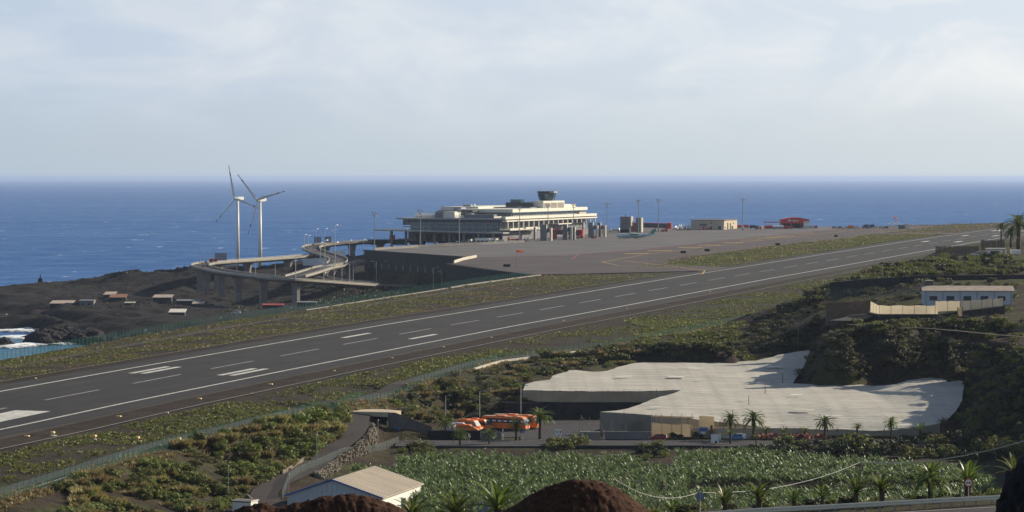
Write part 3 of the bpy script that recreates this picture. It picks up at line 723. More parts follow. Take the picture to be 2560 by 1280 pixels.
# ------------------------------------------------------------------ terminal building
TZ = 36.0; TP0 = at(1258, 604, TZ)
LT = 216.0
def terminal():
    t = loc_frame('terminal_building', 'long airport terminal with a glazed end and stepped cream roof bands', 'terminal', TP0)
    B = lambda nm, m, *bx: [ (lambda mb: mb.build(nm, M[m], t))( (lambda mb: [mb.box(*q) for q in bx] and mb)(MB()) ) ]
    # body of the ground hall, glazed end, roof
    B('ground_hall', 'concrete_grey', (-70, -1.0, 1.5, LT - 2, 0, 6.2))
    B('glazed_hall', 'glass_teal', (-69, -4.5, 3.2, LT - 4, 6.2, 13.4))
    B('louvre_band', 'dark_metal', (-70.5, -3.5, 2.6, LT - 3, 13.4, 15.0))
    B('roof', 'grey_metal', (-77, 1.5, -3.0, LT, 15.0, 16.1))
    # mullions and floor line over the glazed end
    for k in range(15):
        x = -68.5 + k * 4.55; B('mullion', 'grey_metal' if k % 3 else 'concrete_pale', (x - .14, x + .14, 2.95, 3.2, 6.2, 13.4))
    B('transom', 'grey_metal', (-69, -4.5, 3.0, 3.2, 9.7, 10.0)); B('transom', 'grey_metal', (-69, -4.5, 3.0, 3.2, 12.2, 12.4))
    B('end_wall', 'concrete_grey', (-74.5, -69.3, 2.8, 40, 11.0, 15.0)); B('balcony_slab', 'grey_metal', (-75, -69, 2.0, 30, 9.6, 10.0))
    # bays on the ground floor of the end
    for k in range(9):
        x = -64 + k * 7.2; B('doorway', 'black', (x, x + 4.6, 1.38, 1.5, 0.1, 4.8))
    # lit long side: gallery, columns, two bands
    B('gallery_wall', 'concrete_grey', (-4.4, -3.6, 4, LT - 5, 6.4, 14.4))
    for k in range(34):
        y = 6 + k * 6.1; B('gallery_window', 'glass_dark', (-3.6, -3.45, y, y + 4.6, 10.2, 13.6))
    B('fascia_band', 'cream', (-1.0, 2.4, -2.0, LT + 1, 15.2, 17.0)); B('thin_band', 'cream', (0.2, 3.4, -3.0, LT - 1, 13.6, 14.5))
    B('band_slot', 'black', (-2, 1.6, -1.5, LT, 14.5, 15.2))
    for k in range(19):
        y = 3 + k * 11.6; B('column', 'cream', (1.9, 2.7, y - .45, y + .45, 9.0 if k < 7 else 10.5, 13.6))
    B('gallery_floor', 'concrete_pale', (-3.6, 4.2, 2, 70, 7.4, 8.1)); B('gallery_floor', 'cream', (-3.6, 3.2, 118, 150, 10.0, 10.7))
    B('gallery_rail', 'cream', (3.9, 4.2, 3, 32, 8.1, 9.0)); B('gallery_rail', 'cream', (3.9, 4.2, 38, 69, 8.1, 9.3))
    # upper storey, set back
    B('upper_storey', 'grey_metal', (-42, -7.4, 40, 206, 16.1, 19.6))
    B('upper_glazing', 'glass_teal', (-7.4, -7.1, 42, 196, 17.1, 19.5)); B('upper_sill', 'concrete_pale', (-7.4, -6.6, 42, 196, 16.9, 17.15))
    for k in range(44):
        y = 44 + k * 3.5; B('upper_mullion', 'white_paint', (-7.1, -6.95, y - .12, y + .12, 17.1, 18.4))
    B('upper_roof', 'cream', (-44, -4.0, 33, 214, 19.6, 21.9)); B('upper_soffit', 'concrete_grey', (-43, -4.4, 34, 213, 19.2, 19.6))
    B('terrace_screen', 'concrete_grey', (-30, -8.2, 4, 11, 16.1, 18.6)); B('terrace_rail', 'concrete_pale', (-8, -7.6, 3, 20, 16.1, 17.2)); B('terrace_end', 'beige', (-20, -5, 196, 214, 16.1, 18.0))
    # left-hand upper block with sloping dark roof
    mb = MB(); mb.prism([(-55, 22), (-30.5, 22), (-30.5, 60), (-55, 60)], 16.1, 20.0); mb.build('side_storey', M['grey_metal'], t)
    B('side_window', 'glass_dark', (-52, -33, 21.8, 22.0, 16.9, 19.3)); B('side_window', 'black', (-46, -39, 21.65, 21.8, 17.2, 19.2))
    mb = MB(); mb.prism([(-57, 19), (-29, 19), (-29, 62), (-57, 62)], 20.0, 21.3, top=[(-55, 24), (-29, 20), (-29, 60), (-55, 60)]); mb.build('side_roof', M['dark_metal'], t)
    B('roof_plant', 'grey_metal', (-50, -44.5, 40, 50, 21.3, 23.0))
    B('back_roof', 'cream', (-70, -42, 70, 190, 20.2, 23.2)); B('back_storey', 'concrete_grey', (-66, -44, 70, 186, 16.1, 20.2))
    # low roof clutter on the shaded wing
    B('stair_house', 'cream', (-45, -36.6, 3.5, 16, 16.1, 20.4)); B('stair_house_side', 'concrete_grey', (-51, -45.2, 4, 15, 16.1, 20.0))
    for z in (17.2, 19.2): 
        mb = MB(); mb.tube((-74, 24, z), (-56, 24, z + .4), .16); mb.tube((-36, 20, z), (-56, 20, z), .16); mb.build('roof_rail', M['white_paint'], t)
    for k in range(26):
        x = -36 - k * .0; y = 0
        mb = MB(); mb.tube((-36 + 0.0, 20 + k * 0, 16.1), (-36, 20, 16.1), .05); break
    mb = MB()
    for k in range(22): mb.box(-36 + k * .0, -35.8, 2 + k, 2.3 + k, 16.1, 18.0)
    for k in range(18): mb.box(-73 + k * 1.0, -72.8 + k * 1.0, 23.8, 24.0, 16.1, 19.3)
    mb.build('roof_rail_post', M['white_paint'], t)
    B('pale_parapet', 'concrete_pale', (-74, -52, 26, 27, 16.1, 18.1))
    # top deck with the louvred plant box
    B('plant_house', 'dark_metal', (-36, -16, 114, 150, 21.9, 26.0)); B('plant_house_base', 'concrete_grey', (-40, -12, 98, 190, 21.9, 22.7))
    B('louvre_box', 'cream', (-16, -8.2, 117, 169, 25.6, 27.0), (-16, -8.4, 117, 117.6, 21.9, 25.6), (-8.9, -8.2, 133, 134.2, 21.9, 25.6), (-8.9, -8.2, 150, 151.2, 21.9, 25.6), (-8.9, -8.2, 167.8, 169, 21.9, 25.6))
    mb = MB()
    for k in range(6): mb.box(-8.75, -8.35, 118, 168, 22.2 + k * .58, 22.5 + k * .58)
    mb.build('louvre', M['concrete_pale'], t); B('louvre_back', 'black', (-15, -9.4, 117.6, 168, 21.9, 25.6))
    B('top_parapet', 'cream', (-16, -8.4, 169.2, 198, 21.9, 24.2)); B('roof_lantern', 'glass_teal', (-33, -25, 116, 124, 26.0, 28.2))
    # antennas and dome on the roof
    mb = MB(); mb.lathe([(.05, 0), (.8, .3), (1.0, .9), (.7, 1.6), (.05, 1.9)], 10, (-52, 90, 23.2)); mb.build('radome', M['white_paint'], t)
    B('roof_plant', 'grey_metal', (-60, -54, 88, 92, 23.2, 24.6))
terminal()

def control_tower():
    x, y, z = atd(1367, 501.5, 2214)
    t = thing('control_tower', 'dark glazed control tower cab flaring outward above the terminal roof', 'tower', (x, y, z), -TH, None, 1.06)
    n = 10; ring = lambda r: [(r * math.cos(2 * math.pi * i / n + .2), r * math.sin(2 * math.pi * i / n + .2)) for i in range(n)]
    def fr(nm, r0, r1, z0, z1, m):
        mb = MB(); mb.prism(ring(r0), z0, z1, top=ring(r1)); mb.build(nm, m, t)
    fr('shaft', 5.0, 5.0, -7, -.6, M['dark_metal']); fr('sill_ring', 5.0, 5.2, -.6, .7, M['dark_metal']); fr('cab_glass', 5.2, 6.2, .7, 4.6, M['glass_teal']); fr('cab_band', 6.25, 6.6, 4.6, 5.7, M['dark_metal']); fr('cab_roof', 6.9, 6.7, 5.7, 6.5, M['black'])
    for i in range(n):
        a = 2 * math.pi * i / n + .2; mb = MB(); mb.tube((5.25 * math.cos(a), 5.25 * math.sin(a), .7), (6.28 * math.cos(a), 6.28 * math.sin(a), 4.7), .16, n=6); mb.build('cab_mullion', M['dark_metal'], t)
    mb = MB(); mb.box(3.4, 7.0, -5.4, 2, 5.3, 6.6); mb.build('roof_box', M['grey_metal'], t)
    for i, (a, h) in enumerate([(.3, 2.2), (.9, 1.8), (1.6, 2.4), (2.4, 1.7), (3.0, 2.2), (3.5, 1.6), (4.1, 4.4), (4.9, 1.6), (5.6, 2.0)]):
        mb = MB(); mb.tube((5.9 * math.cos(a), 5.9 * math.sin(a), 6.5), (5.9 * math.cos(a), 5.9 * math.sin(a), 6.5 + h), .09, .05, 5); mb.build('antenna', M['grey_metal'], t)
control_tower()

def canopy():
    t = loc_frame('entrance_canopy', 'long flat grey canopy on pillars below the glazed end of the terminal', 'canopy', TP0)
    mb = MB(); mb.prism([(-86, -24), (4, -12), (4, 0.8), (-86, 0.8)], [7.4, 5.6, 5.6, 7.2], [8.4, 6.5, 6.5, 8.2]); mb.build('canopy_slab', M['grey_metal'], t)
    mb = MB(); mb.prism([(-80, -24.6), (-62, -22.2), (-62, -21.4), (-80, -23.8)], 8.5, 8.9); mb.build('canopy_edge', M['white_paint'], t)
    for k in range(8):
        x = -78 + k * 10.6; mb = MB(); mb.box(x - .7, x + .7, -11, -9.5, -4, 6.9 - k * .12); mb.build('pillar', M['concrete'], t)
canopy()
def kiosk(px, py, z, w, h, d, m, label, name='service_kiosk'):
    x, y, z = at(px, py, z); t = thing(name, label, 'kiosk', (x, y, z), -TH)
    mb = MB(); mb.box(-w / 2, w / 2, 0, d, 0, h); mb.build('wall', M[m], t)
    mb = MB(); mb.box(-w / 2 - .3, w / 2 + .3, -.3, d + .3, h, h + .3); mb.build('roof', M['concrete_grey'], t)
    mb = MB(); mb.box(-w * .2, w * .2, -.06, 0, .1, min(2.2, h * .8)); mb.build('door', M['dark_metal'], t)
kiosk(979, 604, 34.5, 3.2, 4.2, 3, 'red', 'small red kiosk under the seaward end of the entrance canopy')
kiosk(1012, 607, 34.5, 9, 2.6, 3, 'concrete_grey', 'grey cabin beside the red kiosk under the canopy')
def gate_building():
    x, y, z = at(1188, 611, 34.4); t = thing('gate_building', 'white low gate building with ribbon windows at the apron corner', 'building', (x, y, z), -TH)
    mb = MB(); mb.box(0, 10, 0, 22, 0, 3.0); mb.build('wall', M['white_paint'], t); mb = MB(); mb.box(-5.4, -.1, .5, 14, 0, 3.6); mb.build('dark_wing', M['dark_metal'], t)
    mb = MB(); mb.box(-.3, 10.4, -.3, 22.4, 3.0, 4.3); mb.build('roof', M['white_paint'], t)
    for k in range(3):
        mb = MB(); mb.box(.8 + k * 3.1, 3.3 + k * 3.1, -.08, 0, 1.2, 2.7); mb.build('window', M['glass_dark'], t)
    for k in range(5):
        mb = MB(); mb.box(10, 10.08, 1 + k * 4.2, 4.4 + k * 4.2, 1.1, 2.7); mb.build('window', M['glass_teal'], t)
gate_building()
def ramp_bridge():
    x, y, z = at(1132, 612, 34.4); t = thing('sloping_ramp', 'white sloping stair ramp rising beside the gate building', 'ramp', (x, y, z), -TH)
    mb = MB(); mb.prism([(0, 0), (13, 0), (13, 3), (0, 3)], [0, 2.6, 2.6, 0], [1.4, 4.0, 4.0, 1.4]); mb.build('ramp_body', M['concrete_pale'], t)
    mb = MB(); mb.prism([(1, -.15), (11, -.15), (11, 0), (1, 0)], [.9, 2.7, 2.7, .9], [1.3, 3.4, 3.4, 1.3]); mb.build('ramp_opening', M['black'], t)
ramp_bridge()
def board(name, px, py, z, w, h, m, label, cat='sign', lift=2.2, legs=2, rot=0.0, pm='galv', marks=None):
    x, y, z = at(px, py, z); t = thing(name, label, cat, (x, y, z), rot)
    mb = MB(); mb.box(-w / 2, w / 2, -.05, .05, lift, lift + h); mb.build('panel', M[m], t)
    for k in range(legs):
        xx = 0 if legs == 1 else (-w * .32 + k * w * .64 / (legs - 1)); mb = MB(); mb.tube((xx, .1, -.3), (xx, .1, lift + h * .8), .05, n=6); mb.build('post', M[pm], t)
    if marks: marks(t, w, h, lift)
    return t
board('billboard', 1078, 612, 33, 6, 4.2, 'sign_white', 'large white billboard panel on the seaward side of the gate building', 'billboard', 1.4)
board('billboard', 1092, 611, 33, 5, 4.0, 'sign_white', 'white billboard panel just right of the larger billboard', 'billboard', 1.5)
for px, lb in ((1042, 'dark flat topped shelter wall under the middle of the canopy'), (1115, 'dark flat topped shelter wall next to the sloping ramp'), (996, 'dark flat topped shelter wall near the red kiosk'), (942, 'dark flat topped shelter wall at the apron corner mast')):
    x, y, z = at(px, 612, 33.2); t = thing('planter_wall', lb, 'planter', (x, y, z), -TH)
    mb = MB(); mb.prism([(-5, 0), (5, 0), (5, 3), (-5, 3)], 0, 3.4, top=[(-6.6, -.4), (6.6, -.4), (6.6, 3.4), (-6.6, 3.4)]); mb.build('wall_body', M['black'], t)
    mb = MB(); mb.box(-6.8, 6.8, -.6, 3.6, 3.4, 3.7); mb.build('coping', M['concrete_grey'], t)
# boarding bridge towers: thin concrete blades in pairs
def bridge_tower(px, py, z, w, h, d, label, m='concrete_grey', gap=True):
    x, y, z = at(px, py, z); t = thing('boarding_bridge_tower', label, 'tower', (x, y, z), -TH + .15, 'grey towers in front of the terminal')
    mb = MB(); mb.box(-w / 2, w / 2, 0, d, 0, h); mb.build('blade', M[m], t, bevel=.15)
    if gap:
        mb = MB(); mb.box(w / 2 + 2.2, w / 2 + 3.6, .4, d - .2, 0, h * .82); mb.build('blade', M['concrete_pale'], t)
        mb = MB(); mb.box(w / 2, w / 2 + 2.2, 1.2, d - 1, h * .55, h * .8); mb.build('link_beam', M['dark_metal'], t)
    mb = MB(); mb.box(w / 2, w / 2 + .25, .2, 2.2, h * .62, h + .2); mb.build('pale_strip', M['cream'], t)  # cream strip up the blade's right edge
for px, py, z, w, h, lb in ((1358, 604, 36, 4.2, 11.5, 'widest grey blade tower at the near end of the lit terminal side'), (1336, 600, 36.2, 1.2, 9.0, 'slender grey blade tower left of the widest one'), (1412, 600, 36.6, 3.0, 11.0, 'grey blade tower standing behind the red boarding bridge'),
                             (1434, 600, 36.8, 1.6, 9.0, 'narrow pale tower beside the red bridge cab'), (1457, 595, 37, 1.0, 11.4, 'thin portal tower between the red bridge cab and the far pair'), (1476, 594, 37, 3.3, 10.8, 'grey blade tower at the far end of the lit terminal side'), (1497, 593, 37.2, 2.4, 10.4, 'rightmost blade tower before the aircraft stand')):
    bridge_tower(px, py, z, w, h, 5, lb, gap=w > 2)
def block_tower():
    x, y, z = at(1563, 583, 37.6); t = thing('bridge_block', 'large square grey concrete block tower behind the parked aircraft', 'tower', (x, y, z), -TH)
    mb = MB(); mb.box(-4, 3.6, 0, 7, 0, 12.6); mb.build('wall', M['concrete_grey'], t)
    mb = MB(); mb.box(3.6, 4.6, 0.4, 6, 5.5, 12.8); mb.build('pale_edge', M['concrete_pale'], t); mb = MB(); mb.box(6, 9, 9, 15, 0, 11.6); mb.build('rear_block', M['concrete_grey'], t)
    mb = MB(); mb.box(9, 10.2, 9.3, 14, 0, 11.8); mb.build('pale_edge', M['concrete_pale'], t); mb = MB(); mb.box(-3.6, 3, -.12, 0, 0, 3); mb.build('doorway', M['black'], t)
    mb = MB(); mb.tube((-.5, 3, 12.6), (-.5, 3, 14.6), .3, .2); mb.build('vent', M['dark_metal'], t)
block_tower()
def red_bridge(px, py, z, L, label, rot):
    x, y, z = at(px, py, z); t = thing('boarding_bridge', label, 'boarding bridge', (x, y, z), rot, 'red boarding bridges')
    mb = MB(); mb.prism([(0, -1.6), (L, -1.6), (L, 1.6), (0, 1.6)], [4.0, 3.4, 3.4, 4.0], [6.8, 6.2, 6.2, 6.8]); mb.build('tunnel', M['glass_dark'], t)
    mb = MB(); mb.prism([(0, -1.7), (L, -1.7), (L, 1.7), (0, 1.7)], [6.8, 6.2, 6.2, 6.8], [7.3, 6.7, 6.7, 7.3]); mb.build('roof_stripe', M['red'], t)
    mb = MB(); mb.prism([(0, -1.75), (L, -1.75), (L, 1.75), (0, 1.75)], [3.6, 3.0, 3.0, 3.6], [4.0, 3.4, 3.4, 4.0]); mb.build('floor_stripe', M['red_dull'], t)
    mb = MB(); mb.lathe([(2.5, 2.6), (2.5, 6.9), (.3, 7.2)], 14, (L + 1.6, 0, 0)); mb.build('bridge_cab', M['red'], t)
    mb = MB(); mb.lathe([(2.4, 0), (2.4, 7.2), (.3, 7.5)], 14, (-1.0, 0, 0)); mb.build('rotunda', M['red_dull'], t)
    mb = MB(); mb.tube((L * .62, -1.2, .5), (L * .62, -1.2, 3.6), .35); mb.tube((L * .62, 1.2, .5), (L * .62, 1.2, 3.6), .35); mb.box(L * .62 - .9, L * .62 + .9, -1.8, 1.8, .2, .9); mb.build('drive_leg', M['dark_metal'], t)
    for sg in (-1, 1):
        mb = MB(); mb.lathe([(.5, -.25), (.5, .25)], 10, (L * .62, sg * 1.7, .5), 'y'); mb.build('wheel', M['rubber'], t)
    for k in range(3):
        mb = MB(); mb.box(L + .4 + k * .5, L + .8 + k * .5, -2.62, -2.2, 4.2, 6.2); mb.build('cab_window', M['glass_dark'], t)
red_bridge(1388, 599, 36.4, 16, 'dark boarding bridge with red stripes ending in a red cab before the terminal', 0.05)
red_bridge(1590, 580, 37.8, 24, 'longer boarding bridge with red cab beyond the parked aircraft', 0.0)

# ------------------------------------------------------------------ floodlight masts
def make_mast(h=24.0):
    t = thing('floodlight_mast', 'x', 'floodlight mast', (0, 0, 0))
    mb = MB(); mb.tube((0, 0, 0), (0, 0, h), .34, .17, 10); mb.build('pole', M['grey_metal'], t); mb = MB(); mb.box(-.8, .8, -.8, .8, 0, .6); mb.build('base', M['concrete'], t)
    mb = MB(); mb.lathe([(.2, h - 2.6), (1.3, h - 2.4), (1.3, h - 2.1), (.2, h - 2.0)], 10); mb.build('platform', M['galv'], t)
    for i in range(6):
        a = i * math.pi / 3; mb = MB(); c, s = math.cos(a), math.sin(a)
        mb.box(c * 1.3 - .4, c * 1.3 + .4, s * 1.3 - .3, s * 1.3 + .3, h - 1.5 + (i % 2) * .9, h - .75 + (i % 2) * .9); mb.tube((0, 0, h - 1.2 + (i % 2) * .9), (c * 1.2, s * 1.2, h - 1.2 + (i % 2) * .9), .07, n=5); mb.build('floodlight', M['galv'], t)
    return t
mast0 = make_mast(); first = True
for px, py, z, ty, lb in ((936, 627, 34.0, 530, 'floodlight mast at the seaward corner of the apron, leftmost of the masts'), (1051, 620, 34.4, 525, 'floodlight mast in front of the middle of the glazed terminal end'), (1148, 613, 34.6, 521, 'floodlight mast beside the white gate building'),
                          (1299, 605, 36, 516, 'floodlight mast before the near end of the lit terminal side'), (1370, 598, 37, 511, 'floodlight mast just behind the widest blade tower'), (1434, 594, 37.2, 510, 'floodlight mast in front of the far half of the lit terminal side'),
                          (1518, 589, 37.4, 507, 'floodlight mast just left of the parked aircraft'), (1596, 583, 37.6, 500, 'floodlight mast rising behind the block tower'), (1646, 580, 37.9, 498, 'floodlight mast behind the far boarding bridge'), (1857, 575, 39.2, 496, 'floodlight mast right of the beige cargo building, rightmost of the masts')):
    x, y, z = at(px, py, z); h = (py - ty) * y / FPX; sc_ = h / 24.0
    if first: mast0.location = (x, y, z); mast0.scale = (sc_,) * 3; tag(mast0, lb, 'floodlight mast', 'tall floodlight masts on the apron'); first = False
    else: dup(mast0, (x, y, z), 0, lb, 'tall floodlight masts on the apron', sc_)

# ------------------------------------------------------------------ windsocks
def windsock(px, py, ty, z, label, ang):
    x, y, z = at(px, py, z); h = (py - ty) * y / FPX; t = thing('windsock', label, 'windsock', (x, y, z))
    mb = MB(); mb.tube((0, 0, 0), (0, 0, h), .1, .07, 6); mb.build('pole', M['red_dull'], t)
    mb = MB(); mb.lathe([(.75, 0), (.62, 1.2), (.5, 2.4), (.3, 3.9)], 10, axis='x'); o = mb.build('sock', M['orange_sock'], t); o.location = (0, 0, h - .2); o.rotation_euler = ang
windsock(1291, 676, 626, 33.5, 'orange windsock on a thin pole at the apron notch', (0, R(8), 0))
windsock(2236, 572, 541, 40.2, 'small red windsock far off beyond the parked service vehicles', (0, R(50), 0))
for px, py, z, w, lb in ((1267, 668, 34, 3.6, 'flat black airfield sign panel left of the windsock'), (1708, 634, 37.4, 3, 'black airfield sign panel on the grass island, left one'), (1768, 629, 37.6, 3, 'black airfield sign panel on the grass island, right one'), (1944, 614, 39, 2.8, 'black airfield sign panel at the far tip of the grass island'), (2090, 593, 39.6, 2.4, 'small black airfield sign panel near the taxiway link')):
    x, y, z = at(px, py, z); s_2, t_2 = st(x, y); t = thing('taxiway_sign', lb, 'sign', (x, y, zs(s_2, t_2) - .3 if False else z), 0)
    mb = MB(); mb.box(-w / 2, w / 2, -.2, .2, .2, 1.5); mb.build('panel', M['black'], t); mb = MB(); mb.box(-w * .4, -w * .35, -.1, .1, -.6, .2); mb.box(w * .35, w * .4, -.1, .1, -.6, .2); mb.build('leg', M['galv'], t)

# ------------------------------------------------------------------ aircraft: high wing turboprop with a T tail
def aircraft():
    x, y, z = at(1588, 597.5, 37.0); t = thing('aircraft', 'shade tinted white and green turboprop aircraft with T tail parked on the apron', 'aircraft', (x, y, z), math.pi + R(7))
    L = 27.0; c = 2.35
    prof_ = [(-.0, .05), (.35, .5), (.9, .85), (1.8, 1.15), (3.4, 1.36), (16, 1.36), (19, 1.25), (22.5, .85), (25.5, .45), (27, .15)]
    mb = MB(); n = 18; b0 = 0
    for (d, r) in prof_:
        cz = c + (0.0 if d < 16 else (d - 16) * .085) - (0.25 if d < .5 else 0)
        for i in range(n): a = 2 * math.pi * i / n; mb.v.append((13.5 - d, r * math.cos(a), cz + r * math.sin(a)))
    for k in range(len(prof_) - 1):
        for i in range(n): j = (i + 1) % n; mb.f.append((k * n + i, k * n + j, (k + 1) * n + j, (k + 1) * n + i))
    mb.f.append(tuple(range(n))); mb.f.append(tuple((len(prof_) - 1) * n + i for i in reversed(range(n))))
    fus = mb.build('fuselage', M['plane_shade_white'], t, smooth=True)
    # green belly sweeping up to the tail
    mb = MB(); pr2 = [(4.5, 1.38), (8, 1.40), (16, 1.40), (19, 1.28), (22.5, .88), (25.5, .47)]
    for kk, (d, r) in enumerate(pr2):
        cz = c + (0.0 if d < 16 else (d - 16) * .085); a0 = [.0, .5, .55, .5, .7, .9][kk]
        for i in range(11): a = -math.pi + (-a0) * 0 + (math.pi) * (i / 10) ; a = -math.pi / 2 + (i / 10 - .5) * (math.pi * (.55 + .2 * a0)); mb.v.append((13.5 - d, r * math.cos(a) * 1.01, cz + r * math.sin(a) * 1.01))
    for k in range(len(pr2) - 1):
        for i in range(10): mb.f.append((k * 11 + i, k * 11 + i + 1, (k + 1) * 11 + i + 1, (k + 1) * 11 + i))
    mb.build('green_belly', M['plane_green'], t, smooth=True)
    for sg in (-1, 1):
        mb = MB(); mb.prism([(2.6, sg * .3), (2.3, sg * 5), (1.7, sg * 13.4), (.5, sg * 13.5), (-.5, sg * 5), (-.6, sg * .3)], 3.75, 4.1); mb.build('wing', M['plane_shade_white'], t, bevel=.1)
        mb = MB(); mb.lathe([(.15, 4.6), (.42, 4.2), (.55, 3.2), (.6, 1.2), (.45, -1.0), (.1, -2.2)], 12, (0, sg * 4.1, 3.45), 'x'); en = mb.build('engine', M['plane_green'], t, smooth=True)
        mb = MB()
        for i in range(6):
            a = i * math.pi / 3; u = Vector((0, math.cos(a), math.sin(a))); w_ = Vector((0, -math.sin(a), math.cos(a))) * .16; o = Vector((4.5, sg * 4.1, 3.45)); q = Vector((.1, 0, 0))
            p = [o + u * .2 - w_, o + u * 1.95 - w_ * .6, o + u * 1.95 + w_ * .6, o + u * .2 + w_]
            mb.quad(*[v_ for v_ in p]); mb.quad(*[v_ - q for v_ in reversed(p)])
        mb.build('propeller', M['dark_metal'], t)
        mb = MB(); mb.tube((-.6, sg * 1.6, 1.0), (-.6, sg * 2.0, .4), .12); mb.lathe([(.45, -.2), (.45, .2)], 10, (-.6, sg * 2.05, .45), 'y'); mb.build('main_wheel', M['rubber'], t)
        mb = MB(); mb.prism([(-12.2, sg * .1), (-12.6, sg * 3.6), (-13.6, sg * 3.6), (-14.0, sg * .1)], 7.0, 7.2); mb.build('tailplane', M['plane_shade_white'], t)
        for i in range(18):
            mb = MB(); mb.box(9.2 - i * .95, 9.55 - i * .95, sg * 1.30 - .03, sg * 1.30 + .03, c + .32, c + .78); mb.build('cabin_window', M['glass_dark'], fus)
    mb = MB(); mb.side([(-8.2, 3.7), (-10.6, 4.4), (-12.4, 7.2), (-14.2, 7.2), (-13.6, 3.3)], -.14, .14); mb.build('tail_fin', M['plane_green'], t)
    mb = MB(); mb.tube((11.2, 0, 1.3), (11.2, 0, .4), .1); mb.lathe([(.36, -.25), (.36, .25)], 10, (11.2, 0, .36), 'y'); mb.build('nose_wheel', M['rubber'], t)
    mb = MB(); mb.prism([(12.3, -.7), (12.9, -.4), (12.9, .4), (12.3, .7)], 2.5, 2.95, top=[(11.9, -.75), (12.3, -.4), (12.3, .4), (11.9, .75)]); mb.build('windscreen', M['glass_dark'], t)
aircraft()

# ------------------------------------------------------------------ far side of the apron: cargo shed, fuel station hangar, vehicles
def cargo():
    x, y, z = at(1810, 574.5, 38.8); t = thing('cargo_building', 'low beige cargo building with flat roof at the edge of the apron', 'building', (x, y, z), -TH)
    mb = MB(); mb.prism([(-27, 0), (0, 0), (0, 43), (-27, 43)], 0, [7.2, 7.6, 7.6, 7.2]); mb.build('wall', M['beige'], t)
    mb = MB(); mb.prism([(-27.6, -.6), (.8, -.6), (.8, 43.6), (-27.6, 43.6)], 7.6, 8.0); mb.build('roof', M['concrete_grey'], t)
    e = Vector((0, 1, 0)); 
    def on(u, w, z0, z1, nm, m):
        o = Vector((0, 0, 0)) + e * u; n = Vector((e.y, -e.x, 0)) * .06; q = [o + n, o + e * w + n, o + e * w - n * .2, o - n * .2]; mb = MB(); mb.prism([(p.x, p.y) for p in q], z0, z1); mb.build(nm, M[m], t)
    on(10, 4, .1, 5.4, 'tall_door', 'black'); on(19, 4, .1, 5.0, 'tall_door', 'black'); on(29, 3, 4.0, 5.4, 'vent', 'dark_metal'); on(2.5, 3, 1.0, 2.2, 'window', 'glass_dark')
    o = Vector((-27, 0, 0)); e = Vector((1, 0, 0))
    def on2(u, w, z0, z1, nm, m):
        p = o + e * u; n = Vector((e.y, -e.x, 0)) * .06; q = [p + n, p + e * w + n, p + e * w - n * .2, p - n * .2]; mb = MB(); mb.prism([(v_.x, v_.y) for v_ in q], z0, z1); mb.build(nm, M[m], t)
    on2(16, 1.4, .1, 2.6, 'door', 'dark_metal'); on2(16.2, 1.2, 5.0, 5.8, 'vent', 'dark_metal'); on2(22.5, 2.2, .1, 2.8, 'door', 'dark_metal'); on2(7, 6, 2.8, 4.8, 'faded_sign', 'concrete_grey')
cargo()
def fuel_hangar():
    x, y, z = at(1988, 572, 39.2); t = thing('fuel_hangar', 'red gabled fuel depot canopy with white lettering on its fascia', 'hangar', (x, y, z), 0)
    w = 11.3
    mb = MB(); mb.v = []; pr = [(-w, 4.3), (-w, 7.4), (-3, 9.0), (3.0, 9.0), (w, 7.4), (w, 4.3)]
    mb.side(pr, 0, 14); mb.build('fascia', M['red'], t)
    mb = MB(); mb.box(-w + .4, w - .4, 1.2, 14, 0, 4.25); mb.build('open_bay', M['black'], t)
    for k in (-10.6, -3.4, 4.0): mb = MB(); mb.box(k, k + .8, .1, .9, 0, 4.3); mb.build('post', M['red_dull'], t)
    mb = MB(); mb.box(6.6, 11.0, -.5, 1.1, 0, 6.0); mb.build('white_office', M['white_paint'], t)
    for k in range(3): mb = MB(); mb.box(6.9 + k * 1.4, 7.6 + k * 1.4, -.56, -.5, 6.2 - 1.6, 6.6 - 1.2); mb.build('window', M['glass_dark'], t)
    cu = bpy.data.curves.new('lettering', 'FONT'); cu.body = 'cepsa'; cu.size = 2.6; cu.extrude = .03; cu.align_x = 'LEFT'
    o = bpy.data.objects.new('lettering', cu); COL.objects.link(o); dg = bpy.context.evaluated_depsgraph_get(); me = bpy.data.meshes.new_from_object(o.evaluated_get(dg)); bpy.data.objects.remove(o)
    me.materials.append(M['sign_white']); l = link_mesh('lettering', me, t); l.location = (-3.1, -.06, 5.9); l.rotation_euler = (R(90), 0, 0)
    mb = MB()
    for a in range(4):
        an = a * math.pi / 4 + .2; mb.tube((-4.6 - 1.0 * math.cos(an), -.08, 6.6 - 1.0 * math.sin(an)), (-4.6 + 1.0 * math.cos(an), -.08, 6.6 + 1.0 * math.sin(an)), .16, n=4)
    mb.build('emblem', M['sign_white'], t)
fuel_hangar()
